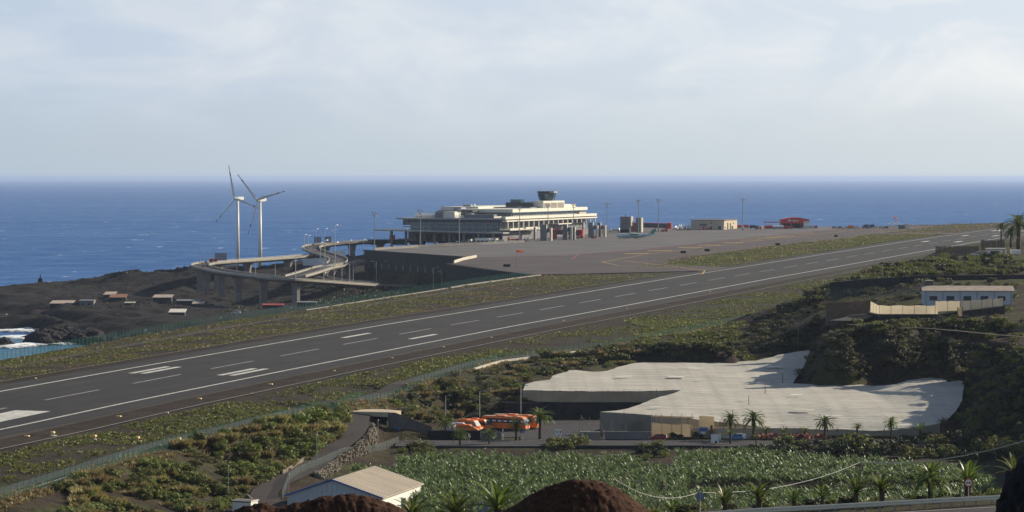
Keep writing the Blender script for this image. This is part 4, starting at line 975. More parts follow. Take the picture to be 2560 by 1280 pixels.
# ------------------------------------------------------------------ vehicles (local +x is the front)
def wheels(t, xs, y, r, w=.22):
    for x in xs:
        for sg in (-1, 1):
            mb = MB(); mb.lathe([(r * .55, -w / 2), (r, -w * .45), (r, w * .45), (r * .55, w / 2)], 14, (x, sg * y, r), 'y'); wh = mb.build('wheel', M['rubber'], t)
            mb = MB(); mb.lathe([(r * .52, -.02), (r * .5, .02)], 10, (x, sg * (y + w / 2), r), 'y'); mb.build('rim', M['galv'], wh)
def car(label, loc, rot, body='car_red', L=4.2, W=1.72, H=1.46, van=False, group=None, cat='car', white_rear=False, rack=False, name='parked_car'):
    t = thing(name, label, cat, loc, rot, group)
    h = H; f = L / 2
    if van: low = [(f, .35), (f, .8), (f - .15, 1.0), (f - .95, h * .56), (f - .95, h * .56), (-f, h * .56), (-f, .35)]
    else: low = [(f, .3), (f, .62), (f - .2, .78), (f - 1.15, .93), (-f + .25, .95), (-f, .85), (-f, .35)]
    mb = MB(); mb.side(low, -W / 2, W / 2, .02); mb.build('body', M[body], t, bevel=.05)
    top = [(f - 1.0, h * .55), (f - 1.75, h - .04), (-f + .3, h), (-f + .04, h * .6)] if van else [(f - 1.1, .9), (f - 1.85, h - .03), (-f + 1.0, h), (-f + .12, .93)]
    mb = MB(); mb.side(top, -W / 2 + .06, W / 2 - .06, .16); mb.build('cabin', M['glass_dark'], t)
    a, b, c, d = top
    mb = MB(); mb.side([(b[0] - .05, h - .09), (b[0] - .12, h + .015), (c[0] + .05, h + .03), (c[0] - .1, h - .08)], -W / 2 + .2, W / 2 - .2); mb.build('roof', M['car_white' if white_rear else body], t, bevel=.02)
    for sg in (-1, 1):
        for (xa, za, xb, zb) in ((a[0], a[1], b[0], b[1]), ((b[0] + c[0]) / 2, a[1], (b[0] + c[0]) / 2, h), (d[0], d[1], c[0], c[1])):
            mb = MB(); mb.tube((xa, sg * (W / 2 - .05), za), (xb, sg * (W / 2 - .2), zb), .055, n=5); mb.build('pillar', M[body], t)
        mb = MB(); mb.box(f - .03, f + .02, sg * .62 - .17, sg * .62 + .17, .56, .72); mb.build('headlight', M['sign_white'], t)
        mb = MB(); mb.box(-f - .02, -f + .03, sg * .64 - .14, sg * .64 + .14, .62, .8); mb.build('tail_light', M['red'], t)
    if white_rear: mb = MB(); mb.side([(-f + .9, .9), (-f + .9, h + .03), (-f + .12, h), (-f - .03, .9), (-f - .03, .45), (-f + .5, .45)], -W / 2 - .01, W / 2 + .01, .12); mb.build('rear_shell', M['car_white'], t, bevel=.03)
    mb = MB(); mb.box(f - .02, f + .05, -W / 2 + .1, W / 2 - .1, .3, .5); mb.build('bumper', M['dark_metal'], t)
    if rack:
        for k in range(3): mb = MB(); mb.box(-.9 + k * .6, -.8 + k * .6, -.6, .6, h + .03, h + .22); mb.build('roof_rack', M['galv'], t)
    wheels(t, (f - .8, -f + .75), W / 2 - .1, .31)
    return t

def coach(label, loc, rot, dark_side=True, group='orange coaches'):
    t = thing('coach', label, 'bus', loc, rot, group); L = 6.0
    pr = [(L - .25, .35), (L, .55), (L + .02, 1.35), (L - .25, 2.3), (L - .7, 3.15), (L - 1.3, 3.42), (-L + .3, 3.42), (-L, 3.1), (-L, .4)]
    mb = MB(); mb.side(pr, -1.27, 1.27, .1); mb.build('body', M['orange'], t, bevel=.08)
    for sg in (-1, 1):
        mb = MB(); mb.prism([(-L + .25, sg * 1.255), (L - .95, sg * 1.255), (L - .95, sg * 1.30), (-L + .25, sg * 1.30)], 1.85, 2.95, top=[(-L + .25, sg * 1.18), (L - 1.25, sg * 1.18), (L - 1.25, sg * 1.22), (-L + .25, sg * 1.22)]); mb.build('side_window', M['glass_dark'], t)
        for k in range(7):
            x = -L + 1.2 + k * 1.55; mb = MB(); mb.box(x - .04, x + .04, sg * 1.255 - .05, sg * 1.255 + .055, 1.85, 2.9); mb.build('window_pillar', M['black'], t)
            mb = MB(); mb.prism([(x + .2, sg * 1.27), (x + 1.2, sg * 1.27), (x + 1.2, sg * 1.285), (x + .2, sg * 1.285)], 2.15, 2.5); mb.build('curtain', M['car_white'], t)
        for k in range(3): mb = MB(); x = -2.6 + k * 1.9; mb.box(x, x + .05, sg * 1.275 - .01, sg * 1.275 + .01, .6, 1.6); mb.build('hatch_gap', M['red_dull'], t)
        mb = MB(); mb.box(-L, L - .3, sg * 1.27 - .02, sg * 1.27 + .02, .36, .5); mb.build('skirt', M['dark_metal'], t)
        mb = MB(); mb.box(L - .02, L + .05, sg * .95 - .22, sg * .95 + .22, .75, 1.0); mb.build('headlight', M['sign_white'], t)
        mb = MB(); mb.tube((L - .35, sg * 1.25, 2.9), (L + .35, sg * 1.45, 2.6), .05, n=5); mb.box(L + .25, L + .4, sg * 1.45 - .1, sg * 1.45 + .1, 2.1, 2.6); mb.build('mirror', M['black'], t)
    mb = MB(); mb.v = []; mb.quad((L + .04, -1.12, 1.4), (L + .04, 1.12, 1.4), (L - .22, 1.1, 2.35), (L - .22, -1.1, 2.35)); mb.quad((L - .22, -1.1, 2.35), (L - .22, 1.1, 2.35), (L - .62, 1.05, 3.08), (L - .62, -1.05, 3.08)); mb.build('windscreen', M['glass_teal'], t)
    mb = MB(); mb.box(-2.2, .2, -.85, .85, 3.42, 3.62); mb.box(2.2, 3.6, -.7, .7, 3.42, 3.58); mb.build('roof_unit', M['orange'], t, bevel=.06)
    mb = MB(); mb.box(-L + .3, L - 1.6, -.95, .95, 3.42, 3.46); mb.build('roof_panel', M['pale_roof'], t)
    mb = MB(); mb.box(L - .02, L + .06, -1.15, 1.15, .38, .6); mb.build('bumper', M['dark_metal'], t)
    wheels(t, (L - 2.4, -L + 3.2), 1.12, .5, .3)
    return t
def minibus(label, loc, rot, group='orange minibuses', L=3.4, body='orange', H=2.75, name='minibus', cat='minibus'):
    t = thing(name, label, cat, loc, rot, group)
    pr = [(L - .05, .35), (L, .85), (L - .2, 1.05), (L - .95, 1.3), (L - 1.75, H - .25), (L - 2.1, H), (-L + .15, H), (-L, H - .2), (-L, .4)]
    mb = MB(); mb.side(pr, -1.0, 1.0, .1); mb.build('body', M[body], t, bevel=.06)
    mb = MB(); mb.quad((L - 1.0, -.85, 1.36), (L - 1.0, .85, 1.36), (L - 1.70, .78, H - .32), (L - 1.70, -.78, H - .32)); o = mb.build('windscreen', M['glass_teal'], t); o.location = (.045, 0, .02)
    for sg in (-1, 1):
        mb = MB(); mb.prism([(-L + .3, sg * .985), (L - 1.35, sg * .985), (L - 1.35, sg * 1.02), (-L + .3, sg * 1.02)], 1.4, H - .45, top=[(-L + .3, sg * .91), (L - 1.8, sg * .91), (L - 1.8, sg * .95), (-L + .3, sg * .95)]); mb.build('side_window', M['glass_dark'], t)
        for k in range(4): x = -L + 1.0 + k * 1.1; mb = MB(); mb.box(x - .06, x + .06, sg * .97 - .04, sg * .97 + .05, 1.4, H - .5); mb.build('window_pillar', M[body], t)
        mb = MB(); mb.box(L - .04, L + .03, sg * .72 - .18, sg * .72 + .18, .72, .95); mb.build('headlight', M['sign_white'], t)
        mb = MB(); mb.box(L - 1.25, L - 1.1, sg * 1.15 - .1, sg * 1.15 + .1, 1.35, 1.65); mb.build('mirror', M['black'], t)
    mb = MB(); mb.box(L - .02, L + .06, -.95, .95, .35, .58); mb.build('bumper', M['dark_metal'], t)
    mb = MB(); mb.box(-2.4, -.6, -.55, .55, H, H + .16); mb.build('roof_unit', M[body], t)
    wheels(t, (L - 1.1, -L + 1.4), .88, .37)
    return t
def truck(label, loc, rot, cab='car_white', load='red', L=7.0, kind='tank', group=None, name='service_truck', h=2.7):
    t = thing(name, label, 'truck', loc, rot, group); f = L / 2
    mb = MB(); mb.side([(f, .5), (f, 1.3), (f - .25, 2.5), (f - 1.8, 2.5), (f - 1.8, .5)], -1.15, 1.15, .08); mb.build('cab', M[cab], t, bevel=.05)
    mb = MB(); mb.quad((f + .03, -.95, 1.4), (f + .03, .95, 1.4), (f - .2, .9, 2.3), (f - .2, -.9, 2.3)); mb.build('windscreen', M['glass_dark'], t)
    mb = MB(); mb.box(f - 1.4, f - .5, -1.17, -1.1, 1.4, 2.2); mb.build('side_window', M['glass_dark'], t)
    mb = MB(); mb.box(-f, f - .2, -1.0, 1.0, .55, .85); mb.build('chassis', M['dark_metal'], t)
    if kind == 'tank': mb = MB(); mb.lathe([(.5, -f + .1), (1.05, -f + .4), (1.05, f - 2.4), (.5, f - 2.05)], 16, (0, 0, 1.85), 'x'); mb.build('tank', M[load], t)
    elif kind == 'box': mb = MB(); mb.box(-f, f - 1.95, -1.2, 1.2, .9, h); mb.build('box_body', M[load], t, bevel=.04)
    elif kind == 'stairs':
        mb = MB(); mb.prism([(-f, -.8), (f - .6, -.8), (f - .6, .8), (-f, .8)], [.9, 3.2, 3.2, .9], [1.4, 3.6, 3.6, 1.4]); mb.build('stair_flight', M[load], t)
        for sg in (-1, 1): mb = MB(); mb.prism([(-f, sg * .8), (f - .6, sg * .8), (f - .6, sg * .9), (-f, sg * .9)], [1.4, 3.6, 3.6, 1.4], [2.3, 4.6, 4.6, 2.3]); mb.build('stair_side', M[load], t)
    elif kind == 'loader':
        mb = MB(); mb.box(-f, f - 2.2, -1.2, 1.2, .9, 1.4); mb.build('platform', M[load], t); mb = MB(); mb.tube((-f + .3, 0, 1.4), (f - 2, 0, 2.8), .2, n=6); mb.build('boom', M[load], t)
    wheels(t, (f - 1.0, -f + 1.2), 1.0, .45, .3)
    return t
def stand(px, py, z): return at(px, py, z)

# buses and vans in the yard
YZ = 18.02
p = atd(1264, 1070, 738); coach('front orange coach showing its whole dark window side in the bus yard', (p[0] + .0, 737, YZ), R(-26))
coach('rear orange coach half hidden behind the front one, sun on its rounded nose', (p[0] + 2.6, 741.5, YZ), R(-26))
minibus('orange minibus nearest the coaches, in front of the other minibus', (at(1224, 1073, YZ)[0] - 2.2, 737, YZ), R(-33))
minibus('orange minibus left of the other minibus, its roof overlapping the van', (at(1198, 1075, YZ)[0] - 2.1, 734.5, YZ), R(-33))
v = minibus('orange van with open white rear door parked left of the minibuses', (at(1178, 1078, YZ)[0] - .8, 729.5, YZ), R(-12), None, 2.7, 'orange', 2.0, 'parked_van', 'van')
mb = MB(); mb.box(-3.0, -2.74, -1.75, -.55, .35, 1.9); mb.build('rear_door', M['white_paint'], v)
t = minibus('pale grey van with a dark door and red square, left end of the row', (at(1142, 1076, YZ)[0] - .6, 731.5, YZ), R(170), None, 2.6, 'shade_and_pale_blue', 2.2, 'parked_van', 'van')
mb = MB(); mb.box(-.2, .5, 1.0, 1.06, .9, 1.7); mb.build('red_panel', M['red_dull'], t)
car('dark red car waiting beside the road under the net wall', (*at(1645, 1101, 18.0)[:2], 18.05), R(183), 'car_red', 4.3)
car('blue and white estate car with roof rack parked by the palms', (*at(1842, 1101, 18.1)[:2], 18.2), R(176), 'car_blue', 4.3, white_rear=True, rack=True)
pz = gz(*at(2441, 646, 50.6)[:2]); car('white car parked among the shrubs below the white hillside house', (*at(2441, 646, 50.8)[:2], pz + .15), R(172), 'car_white', 4.3)
p = at(590, 799, 8.5); car('small white car standing on the lava ground by the sea side fence', (p[0], p[1], gz(p[0], p[1]) + .1), R(175), 'car_white', 4.4)

# service vehicles along the far edge of the apron
def fz(px, py, z=38.5):
    for _ in range(4):
        x, y, _z = at(px, py, z); s, t = st(x, y); z = zs(s, t)
    return (x, y, z + .04)
GV = 'airport service vehicles on the apron'
truck('red and white fuel tanker parked left of the red depot', fz(1948, 572.5), R(5), 'red', 'car_white', 11, 'tank', GV)
truck('dull red fuel tanker at the left end of the fuel depot row', fz(1926, 572.5), R(5), 'red', 'red', 9, 'tank', GV)
truck('red tanker cab parked just in front of the depot opening', fz(1972, 573), R(0), 'red', 'red_dull', 6, 'box', GV)
truck('orange and white airport truck facing the apron left of the fuel depot', fz(1897, 573.5), R(-30), 'orange', 'dark_metal', 6, 'loader', GV)
truck('dark fuel bowser behind the orange and white airport truck', fz(1884, 571.5), R(10), 'car_dark', 'car_dark', 7, 'tank', GV)
car('white car parked at the right corner of the fuel depot', fz(2013, 572), R(0), 'car_white', 4.4, group=GV)
truck('long grey trailer with red base right of the fuel depot', fz(2026, 571.5), R(0), 'red', 'shade_and_pale_blue', 11, 'box', GV)
truck('red box truck beside the floodlight mast near the cargo building', fz(1862, 570.5), R(180), 'red', 'red', 6, 'box', GV)
truck('red crew truck left of the rightmost floodlight mast', fz(1850, 571), R(0), 'car_white', 'red', 6, 'box', GV)
for i, (px, k, c, ld) in enumerate(((1690, 'loader', 'car_white', 'car_white'), (1701, 'stairs', 'car_white', 'car_white'), (1712, 'stairs', 'car_white', 'cream'), (1722, 'stairs', 'car_white', 'car_white'))):
    truck(['white cabin truck at the left end of the stair trucks', 'white passenger stair truck next to the cabin truck', 'cream passenger stair truck in the middle of the row', 'white passenger stair truck closest to the cargo building'][i], fz(px, 573.5 + i * .3), R(70 + 8 * i), c, ld, 6, k, GV)
truck('white and red tug truck in front of the cargo building', fz(1749, 574), R(180), 'car_white', 'red', 5, 'loader', GV)
truck('low red baggage loader trailing from the white and red tug', fz(1766, 575), R(180), 'red', 'red_dull', 7, 'loader', GV)
truck('small white tug standing alone before the cargo building corner', fz(1802, 574.5), R(0), 'car_white', 'dark_metal', 4.5, 'loader', GV)
truck('grey service truck under the sunlit wall of the cargo building', fz(1824, 572.5), R(0), 'car_white', 'concrete_grey', 6, 'box', GV)
truck('red tug parked at the tail of the turboprop aircraft', fz(1661, 579.5), R(20), 'red', 'red_dull', 5, 'loader', GV)
truck('small white van between the blade tower and the parked aircraft', fz(1508, 581), R(90), 'car_white', 'car_white', 5.5, 'box', GV)
truck('white tanker with a bright round end left of the parked aircraft', fz(1536, 580), R(160), 'car_white', 'car_white', 9, 'tank', GV, h=3)
truck('orange baggage loader beside the mast at the lit terminal side', fz(1283, 602.5), R(180), 'orange', 'red', 8, 'loader', GV)
truck('white tug in front of the mast at the lit terminal side', fz(1316, 603.5), R(0), 'car_white', 'dark_metal', 4, 'loader', GV)
truck('small red tug on the apron beneath the red bridge cab', fz(1449, 597), R(0), 'red', 'red_dull', 4.5, 'loader', GV)
truck('small orange tug on the apron between the red bridge and the far blade tower', fz(1484, 597), R(0), 'orange', 'dark_metal', 4, 'loader', GV)
car('white car parked right of the white gate building', fz(1252, 604), R(10), 'car_white', 4.6, group=GV)
for i, (px, c, lb) in enumerate(((2086, 'orange', 'orange car at the left end of the far vehicle row'), (2094, 'car_white', 'white car next to the leftmost orange car in the far row'), (2102, 'plane_green', 'green car in the far vehicle row left of the orange truck'), (2114, 'car_white', 'white car just left of the orange truck in the far row'), (2143, 'car_white', 'white car just right of the orange truck in the far row'),
                                (2186, 'car_white', 'white car with red trim beside the blue trucks in the far row'), (2203, 'car_white', 'small white car between the blue trucks and the antenna huts'), (2214, 'car_dark', 'dark car close to the white antenna hut'))):
    car(lb, fz(px, 571.5, 40), R(180 if i % 2 else 0), c, 4.3, H=1.7, group=GV, van=i % 2 == 1)
truck('orange box truck in the middle of the far vehicle row', fz(2130, 572, 40), R(0), 'car_white', 'orange', 6, 'box', GV)
truck('dark blue box truck, left of two in the far vehicle row', fz(2163, 571.5, 40), R(180), 'car_blue', 'car_dark', 5.5, 'box', GV, h=3.2)
truck('dark blue box truck, right of two in the far vehicle row', fz(2177, 571.5, 40), R(180), 'car_blue', 'car_dark', 5.5, 'box', GV, h=3.2)
def hut():
    x, y, z = fz(2262, 572.5, 40.4); t = thing('antenna_hut', 'cream and grey equipment hut at the right end of the far vehicle row', 'hut', (x, y, z), 0)
    mb = MB(); mb.box(-4.6, -.2, 0, 4, 0, 3); mb.build('grey_cabin', M['concrete_grey'], t); mb = MB(); mb.box(0, 3.6, -.4, 4, 0, 3.6); mb.build('wall', M['cream'], t); mb = MB(); mb.box(-.2, 3.8, -.6, 4.2, 3.6, 3.8); mb.build('roof', M['concrete_pale'], t)
    x, y, z = fz(2236, 572, 40.3); t = thing('antenna_array', 'cluster of white antenna domes on thin posts beside the equipment hut', 'antennas', (x, y, z), 0)
    for k in range(7): mb = MB(); xx = -4.2 + k * 1.35; hh = 3.4 + (k % 3) * .5; mb.tube((xx, (k % 2), 0), (xx, (k % 2), hh), .1, n=5); mb.lathe([(.1, hh), (.45, hh + .2), (.45, hh + .7), (.1, hh + 1)], 8, (xx, k % 2, 0)); mb.build('antenna', M['white_paint'], t)
hut()
def low_canopy():
    x, y, z = fz(1932, 569.5, 39.2); t = thing('fuel_canopy', 'low flat red canopy on posts left of the fuel depot', 'canopy', (x, y, z), 0)
    mb = MB(); mb.box(-7, 7, 0, 6, 4.2, 4.8); mb.build('canopy_slab', M['red_dull'], t)
    for k in range(4): mb = MB(); mb.tube((-6.5 + k * 4.3, .4, 0), (-6.5 + k * 4.3, .4, 4.2), .15, n=6); mb.build('post', M['grey_metal'], t)
low_canopy()
# ------------------------------------------------------------------ wind turbines
def turbine(px, hub_py, Z, angs, Rr, label, base_z):
    x, y, hz = atd(px, hub_py, Z); t = thing('wind_turbine', label, 'wind turbine', (x, y, base_z), R(0), 'wind turbines by the sea'); h = hz - base_z
    mb = MB(); mb.tube((0, 0, -1), (0, 0, h - 1.2), 1.45, .85, 20); mb.build('tower', M['white_paint'], t, smooth=True)
    yaw = R(35)                                                   # nacelle points right and away, rotor to the left and toward us
    ax = Vector((-math.sin(yaw), -math.cos(yaw), 0)); rt = Vector((math.cos(yaw), -math.sin(yaw), 0)); upv = Vector((0, 0, 1))
    na = thing('x', None, None); bpy.data.objects.remove(na)
    mb = MB(); o = Vector((0, 0, h)); b = len(mb.v)
    pts = []
    for d, w_, z0, z1 in ((1.6, .9, -.9, .9), (.9, 1.15, -1.1, 1.3), (-4.6, 1.1, -.9, 1.35), (-5.6, .8, -.4, 1.1)):
        for sx, zz in ((-1, z0), (1, z0), (1, z1), (-1, z1)): mb.v.append(tuple(o + ax * d + rt * sx * w_ + upv * zz))
    for k in range(3):
        for i in range(4): j = (i + 1) % 4; mb.f.append((k * 4 + i, k * 4 + j, k * 4 + 4 + j, k * 4 + 4 + i))
    mb.f += [(0, 1, 2, 3), (12, 13, 14, 15)]
    mb.build('nacelle', M['white_paint'], t, bevel=.1)
    hub = o + ax * 2.6
    mb = MB(); mb.tube(o + ax * 1.5, o + ax * 3.0, 1.1, 1.0, 12); mb.tube(o + ax * 3.0, o + ax * 3.9, 1.0, .25, 12); mb.build('hub', M['white_paint'], t, smooth=False)
    for a in angs:
        u = rt * math.cos(R(a)) + upv * math.sin(R(a)); wv = (rt * -math.sin(R(a)) + upv * math.cos(R(a))); th = ax
        def seg(r0, r1, nm, m, par):
            mb = MB(); n = 6
            prev = None
            for k in range(n + 1):
                r = r0 + (r1 - r0) * k / n; q = r / Rr
                ch = 1.0 + 1.1 * min(1, q / .2) if q < .2 else 2.1 * (1 - q) + .42 * q
                tw = .5 * (1 - q); thk = .5 * (1 - q) + .12
                cw = (wv * math.cos(tw) + th * math.sin(tw)); ct = (th * math.cos(tw) - wv * math.sin(tw)); c = hub + u * r
                ring = [c - cw * ch * .3, c + ct * thk * .5, c + cw * ch * .7, c - ct * thk * .5]
                b = len(mb.v); mb.v += [tuple(p_) for p_ in ring]
                if prev is not None:
                    for i in range(4): j = (i + 1) % 4; mb.f.append((prev + i, prev + j, b + j, b + i))
                else: mb.f.append((b, b + 1, b + 2, b + 3))
                prev = b
            mb.f.append((prev, prev + 1, prev + 2, prev + 3))
            return mb.build(nm, M[m], par)
        bl = seg(.6, Rr * .70, 'blade', 'white_paint', t); seg(Rr * .70, Rr * .80, 'red_band', 'red_dull', bl); seg(Rr * .80, Rr * .91, 'white_band', 'white_paint', bl); seg(Rr * .91, Rr, 'red_tip', 'red_dull', bl)
turbine(650, 500, 1975, (135, 14, 250), 24.0, 'nearer wind turbine, right one, blade pointing out to the right', 19.0)
turbine(594, 497, 2035, (104, 222, 343), 23.5, 'farther wind turbine, left one, with a blade pointing almost straight up', 18.5)

mat('parapet_stone', (.34, .31, .26), .85, .2, var=.15, scale=.3)
# ------------------------------------------------------------------ elevated road loops
def spline(P, n=8):
    out = []
    for i in range(len(P) - 1):
        p0, p1, p2, p3 = (Vector(P[max(0, i - 1)]), Vector(P[i]), Vector(P[i + 1]), Vector(P[min(len(P) - 1, i + 2)]))
        for k in range(n):
            u = k / n; out.append(.5 * ((2 * p1) + (-p0 + p2) * u + (2 * p0 - 5 * p1 + 4 * p2 - p3) * u * u + (-p0 + 3 * p1 - 3 * p2 + p3) * u ** 3))
    out.append(Vector(P[-1])); return out
def viaduct(label, P, w, piers, deck_t=1.7):
    C = spline(P); o = C[0].copy(); t = thing('road_viaduct', label, 'viaduct', o, 0, None)
    N = []
    for i in range(len(C)):
        d = (C[min(i + 1, len(C) - 1)] - C[max(i - 1, 0)]); d.z = 0; d.normalize(); N.append(Vector((-d.y, d.x, 0)))
    def sweep(prof_, nm, m, closed=True):
        mb = MB(); k = len(prof_)
        for c, n in zip(C, N): mb.v += [tuple(c - o + n * a + Vector((0, 0, b))) for a, b in prof_]
        for i in range(len(C) - 1):
            for j in range(k if closed else k - 1): j2 = (j + 1) % k; mb.f.append((i * k + j, i * k + j2, (i + 1) * k + j2, (i + 1) * k + j))
        if closed: mb.f.append(tuple(range(k))); mb.f.append(tuple((len(C) - 1) * k + j for j in reversed(range(k))))
        return mb.build(nm, M[m], t)
    h = w / 2
    sweep([(-h, -.02), (-h, -.5), (-h * .55, -deck_t), (h * .55, -deck_t), (h, -.5), (h, -.02)], 'deck', 'concrete')
    sweep([(-h + .5, .02), (h - .5, .02)], 'road_surface', 'road', False)
    for sg in (-1, 1):
        sweep([(sg * h, 0), (sg * h, .75), (sg * (h - .35), .75), (sg * (h - .35), 0)], 'parapet', 'parapet_stone')
        sweep([(sg * (h - .1), 1.05), (sg * (h - .1), 1.2), (sg * (h - .25), 1.2), (sg * (h - .25), 1.05)], 'rail', 'galv')
        for i in range(0, len(C), 3):
            mb = MB(); p_ = C[i] - o + N[i] * sg * (h - .18); mb.box(p_.x - .12, p_.x + .12, p_.y - .12, p_.y + .12, p_.z + .75, p_.z + 1.1); mb.build('rail_post', M['galv'], t)
    sweep([(-.12, .04), (.12, .04)], 'lane_line', 'paint_faded', False)
    for i in piers:
        c = C[min(i, len(C) - 1)] - o; n = N[min(i, len(C) - 1)]; zb = gz((c + o).x, (c + o).y) - o.z - 1.0
        zt = c.z - deck_t
        if zt - zb < 1.5: continue
        mb = MB(); d = Vector((n.y, -n.x, 0)); secs = [(zb, 1.9, 1.2), (zt - 4.5, 1.9, 1.2), (zt - 1.5, 2.6, 1.25), (zt + .02, 3.6, 1.3)]
        if zt - 4.5 < zb: secs = [(zb, 1.9, 1.2), (zt + .02, 3.0, 1.3)]
        for z, a, b_ in secs:
            for sa, sb in ((-1, -1), (1, -1), (1, 1), (-1, 1)): q = c + n * a * sa + d * b_ * sb; mb.v.append((q.x, q.y, z))
        for k in range(len(secs) - 1):
            for q in range(4): q2 = (q + 1) % 4; mb.f.append((k * 4 + q, k * 4 + q2, k * 4 + 4 + q2, k * 4 + 4 + q))
        mb.build('pier', M['concrete'], t)
    return t, C, N
roadA = im((1055, 716, 15.4), (1000, 716, 15.8), (940, 714, 16.7), (860, 709, 19.2), (780, 703, 21.7), (700, 697, 23.6), (620, 688, 24.6), (560, 680, 25.1), (517, 671, 25.6), (500, 665, 26), (514, 659.5, 26.4), (560, 655.5, 26.7), (640, 650, 27), (720, 644, 27.4), (775, 639, 28), (812, 637, 28.6))
roadB = im((1020, 601, 35.6), (950, 603, 35.4), (880, 606, 35), (825, 610, 34.2), (787, 615, 33.2), (777, 622, 32), (797, 631, 30), (830, 641, 28.5), (846, 650, 27), (834, 662, 25.7), (800, 673, 24.8), (765, 684, 24.1), (738, 691.5, 23.7))
roadC = im((912, 655, 27), (860, 662, 25.8), (818, 672, 24.2), (797, 683, 22.7), (803, 693, 20.6), (850, 702, 19), (930, 709, 17.7))
va, CA, NA = viaduct('long elevated approach road looping on tall concrete piers by the sea', roadA, 11, (36, 44, 51, 57, 64, 72, 86, 94, 104))
vb, CB, NB = viaduct('S shaped elevated ramp climbing from the loop to the terminal forecourt', roadB, 12, (8, 16, 26, 34, 54, 66, 78))
vc, CC, NC = viaduct('short curved elevated ramp leaving the parking building', roadC, 8, (6, 14, 22))

# ------------------------------------------------------------------ street lamps
def make_lamp(h=9.0, double=False):
    t = thing('street_lamp', 'x', 'street lamp'); mb = MB(); mb.tube((0, 0, 0), (0, 0, h), .15, .10, 6); mb.build('pole', M['galv'], t)
    for sg in ((1, -1) if double else (1,)):
        mb = MB(); mb.tube((0, 0, h - .1), (sg * 1.3, 0, h + .15), .05, n=5); mb.build('arm', M['galv'], t)
        mb = MB(); mb.box(sg * 1.7 - .55, sg * 1.7 + .55, -.17, .17, h + .06, h + .26, .05); mb.build('lamp_head', M['galv'], t)
    return t
lampS = make_lamp(); used = {'S': False}
def lamp(px, py, ty, z, label, kind='S', rot=0.0, group='street lamps', Z=None):
    p_ = atd(px, py, Z) if Z else at(px, py, z); h = (py - ty) * p_[1] / FPX; src = lampS
    if not used[kind]: used[kind] = True; src.location = p_; src.rotation_euler = (0, 0, rot); src.scale = (h / 9.2,) * 3; tag(src, label, 'street lamp', group)
    else: dup(src, p_, rot, label, group, h / 9.2)
GP = 'street lamps in front of the parking building'; lbP = 'slim street lamp on the road in front of the dark parking building'
for px, py, ty in ((941, 712, 653), (957, 704, 660), (969, 706, 650), (975, 708, 653), (979, 706, 649), (1012, 712, 652), (1018, 708, 655), (1043, 714, 664), (1052, 716, 689), (1084, 722, 668), (1095, 712, 656), (1098, 718, 654), (1105, 724, 678), (1117, 716, 664)):
    lamp(px, py, ty, 15.0, lbP, 'S', R(180 if px % 2 else 0), GP)
GL = 'lamps along the seaward loop of the elevated road'; lbL = 'thin lamp standing on the leftmost bend of the elevated road'
for px, py, ty, z in ((500, 664, 620, 26), (511, 662, 626, 26), (523, 660, 627, 26.3), (534, 658, 611, 26.5), (592, 654, 622, 26.8), (634, 650, 632, 27), (664, 649, 630, 27), (702, 646, 632, 27.3)): lamp(px, py, ty, z, lbL, 'S', R(90), GL)
GR = 'lamps along the S shaped ramp'; lbR = 'thin lamp standing along the S shaped ramp near the terminal'
for px, py, ty, z in ((761, 626, 586, 32), (771, 622, 588, 32.5), (790, 614, 572, 33.3), (813, 610, 571, 34), (838, 609, 562, 34.5), (801, 645, 606, 29), (812, 660, 600, 26), (838, 665, 605, 25.5), (874, 640, 600, 27), (908, 638, 598, 27)): lamp(px, py, ty, z, lbR, 'S', R(60), GR)
GQ = 'lamps along the lower road beneath the ramps'; lbQ = 'lamp on the lower road beneath the elevated ramps'
for px, py, ty, z in ((739, 702, 640, 22.6), (688, 694, 658, 23.5), (592, 678, 654, 24.8), (639, 690, 655, 24.5), (809, 706, 650, 20.8), (835, 702, 648, 21), (855, 706, 660, 19.2), (874, 708, 655, 18.7), (883, 706, 662, 18.6)): lamp(px, py, ty, z, lbQ, 'S', R(0), GQ)

# direction boards over the roads, illegible at this distance
board('direction_board', 778, 668, 26, 10, 4.2, 'shade_and_pale_blue', 'wide pale direction board standing beside the elevated ramps', 'road sign', 1.0)
board('direction_board', 806, 667, 26, 5.5, 4.2, 'shade_and_pale_blue', 'smaller pale direction board beside the wide one at the ramps', 'road sign', 1.0)
board('direction_board', 552, 655, 27, 7.5, 4.6, 'sign_back', 'dark backed direction board over the loop of the elevated road', 'road sign', 1.0)
board('direction_board', 794, 611, 34, 5, 4.2, 'sign_back', 'grey backed direction board on the upper ramp, left one', 'road sign', 1.0)
board('direction_board', 820, 610, 34.5, 4.6, 4.2, 'sign_back', 'grey backed direction board on the upper ramp, right one', 'road sign', 1.0)
board('direction_board', 841, 640, 27, 4.4, 3.0, 'sign_white', 'white panel beneath the upper ramp, left one', 'road sign', .8); board('direction_board', 857, 640, 27, 3.6, 3.0, 'sign_white', 'white panel beneath the upper ramp, right one', 'road sign', .8)
p_ = CA[84]; truck('small red truck crossing the far arm of the elevated road', (p_.x, p_.y, p_.z + .05), R(20), 'red', 'red_dull', 5, 'box')
p_ = CA[68]; car('dark car rounding the loop of the elevated road', (p_.x, p_.y, p_.z + .05), R(110), 'car_dark', 4.3)

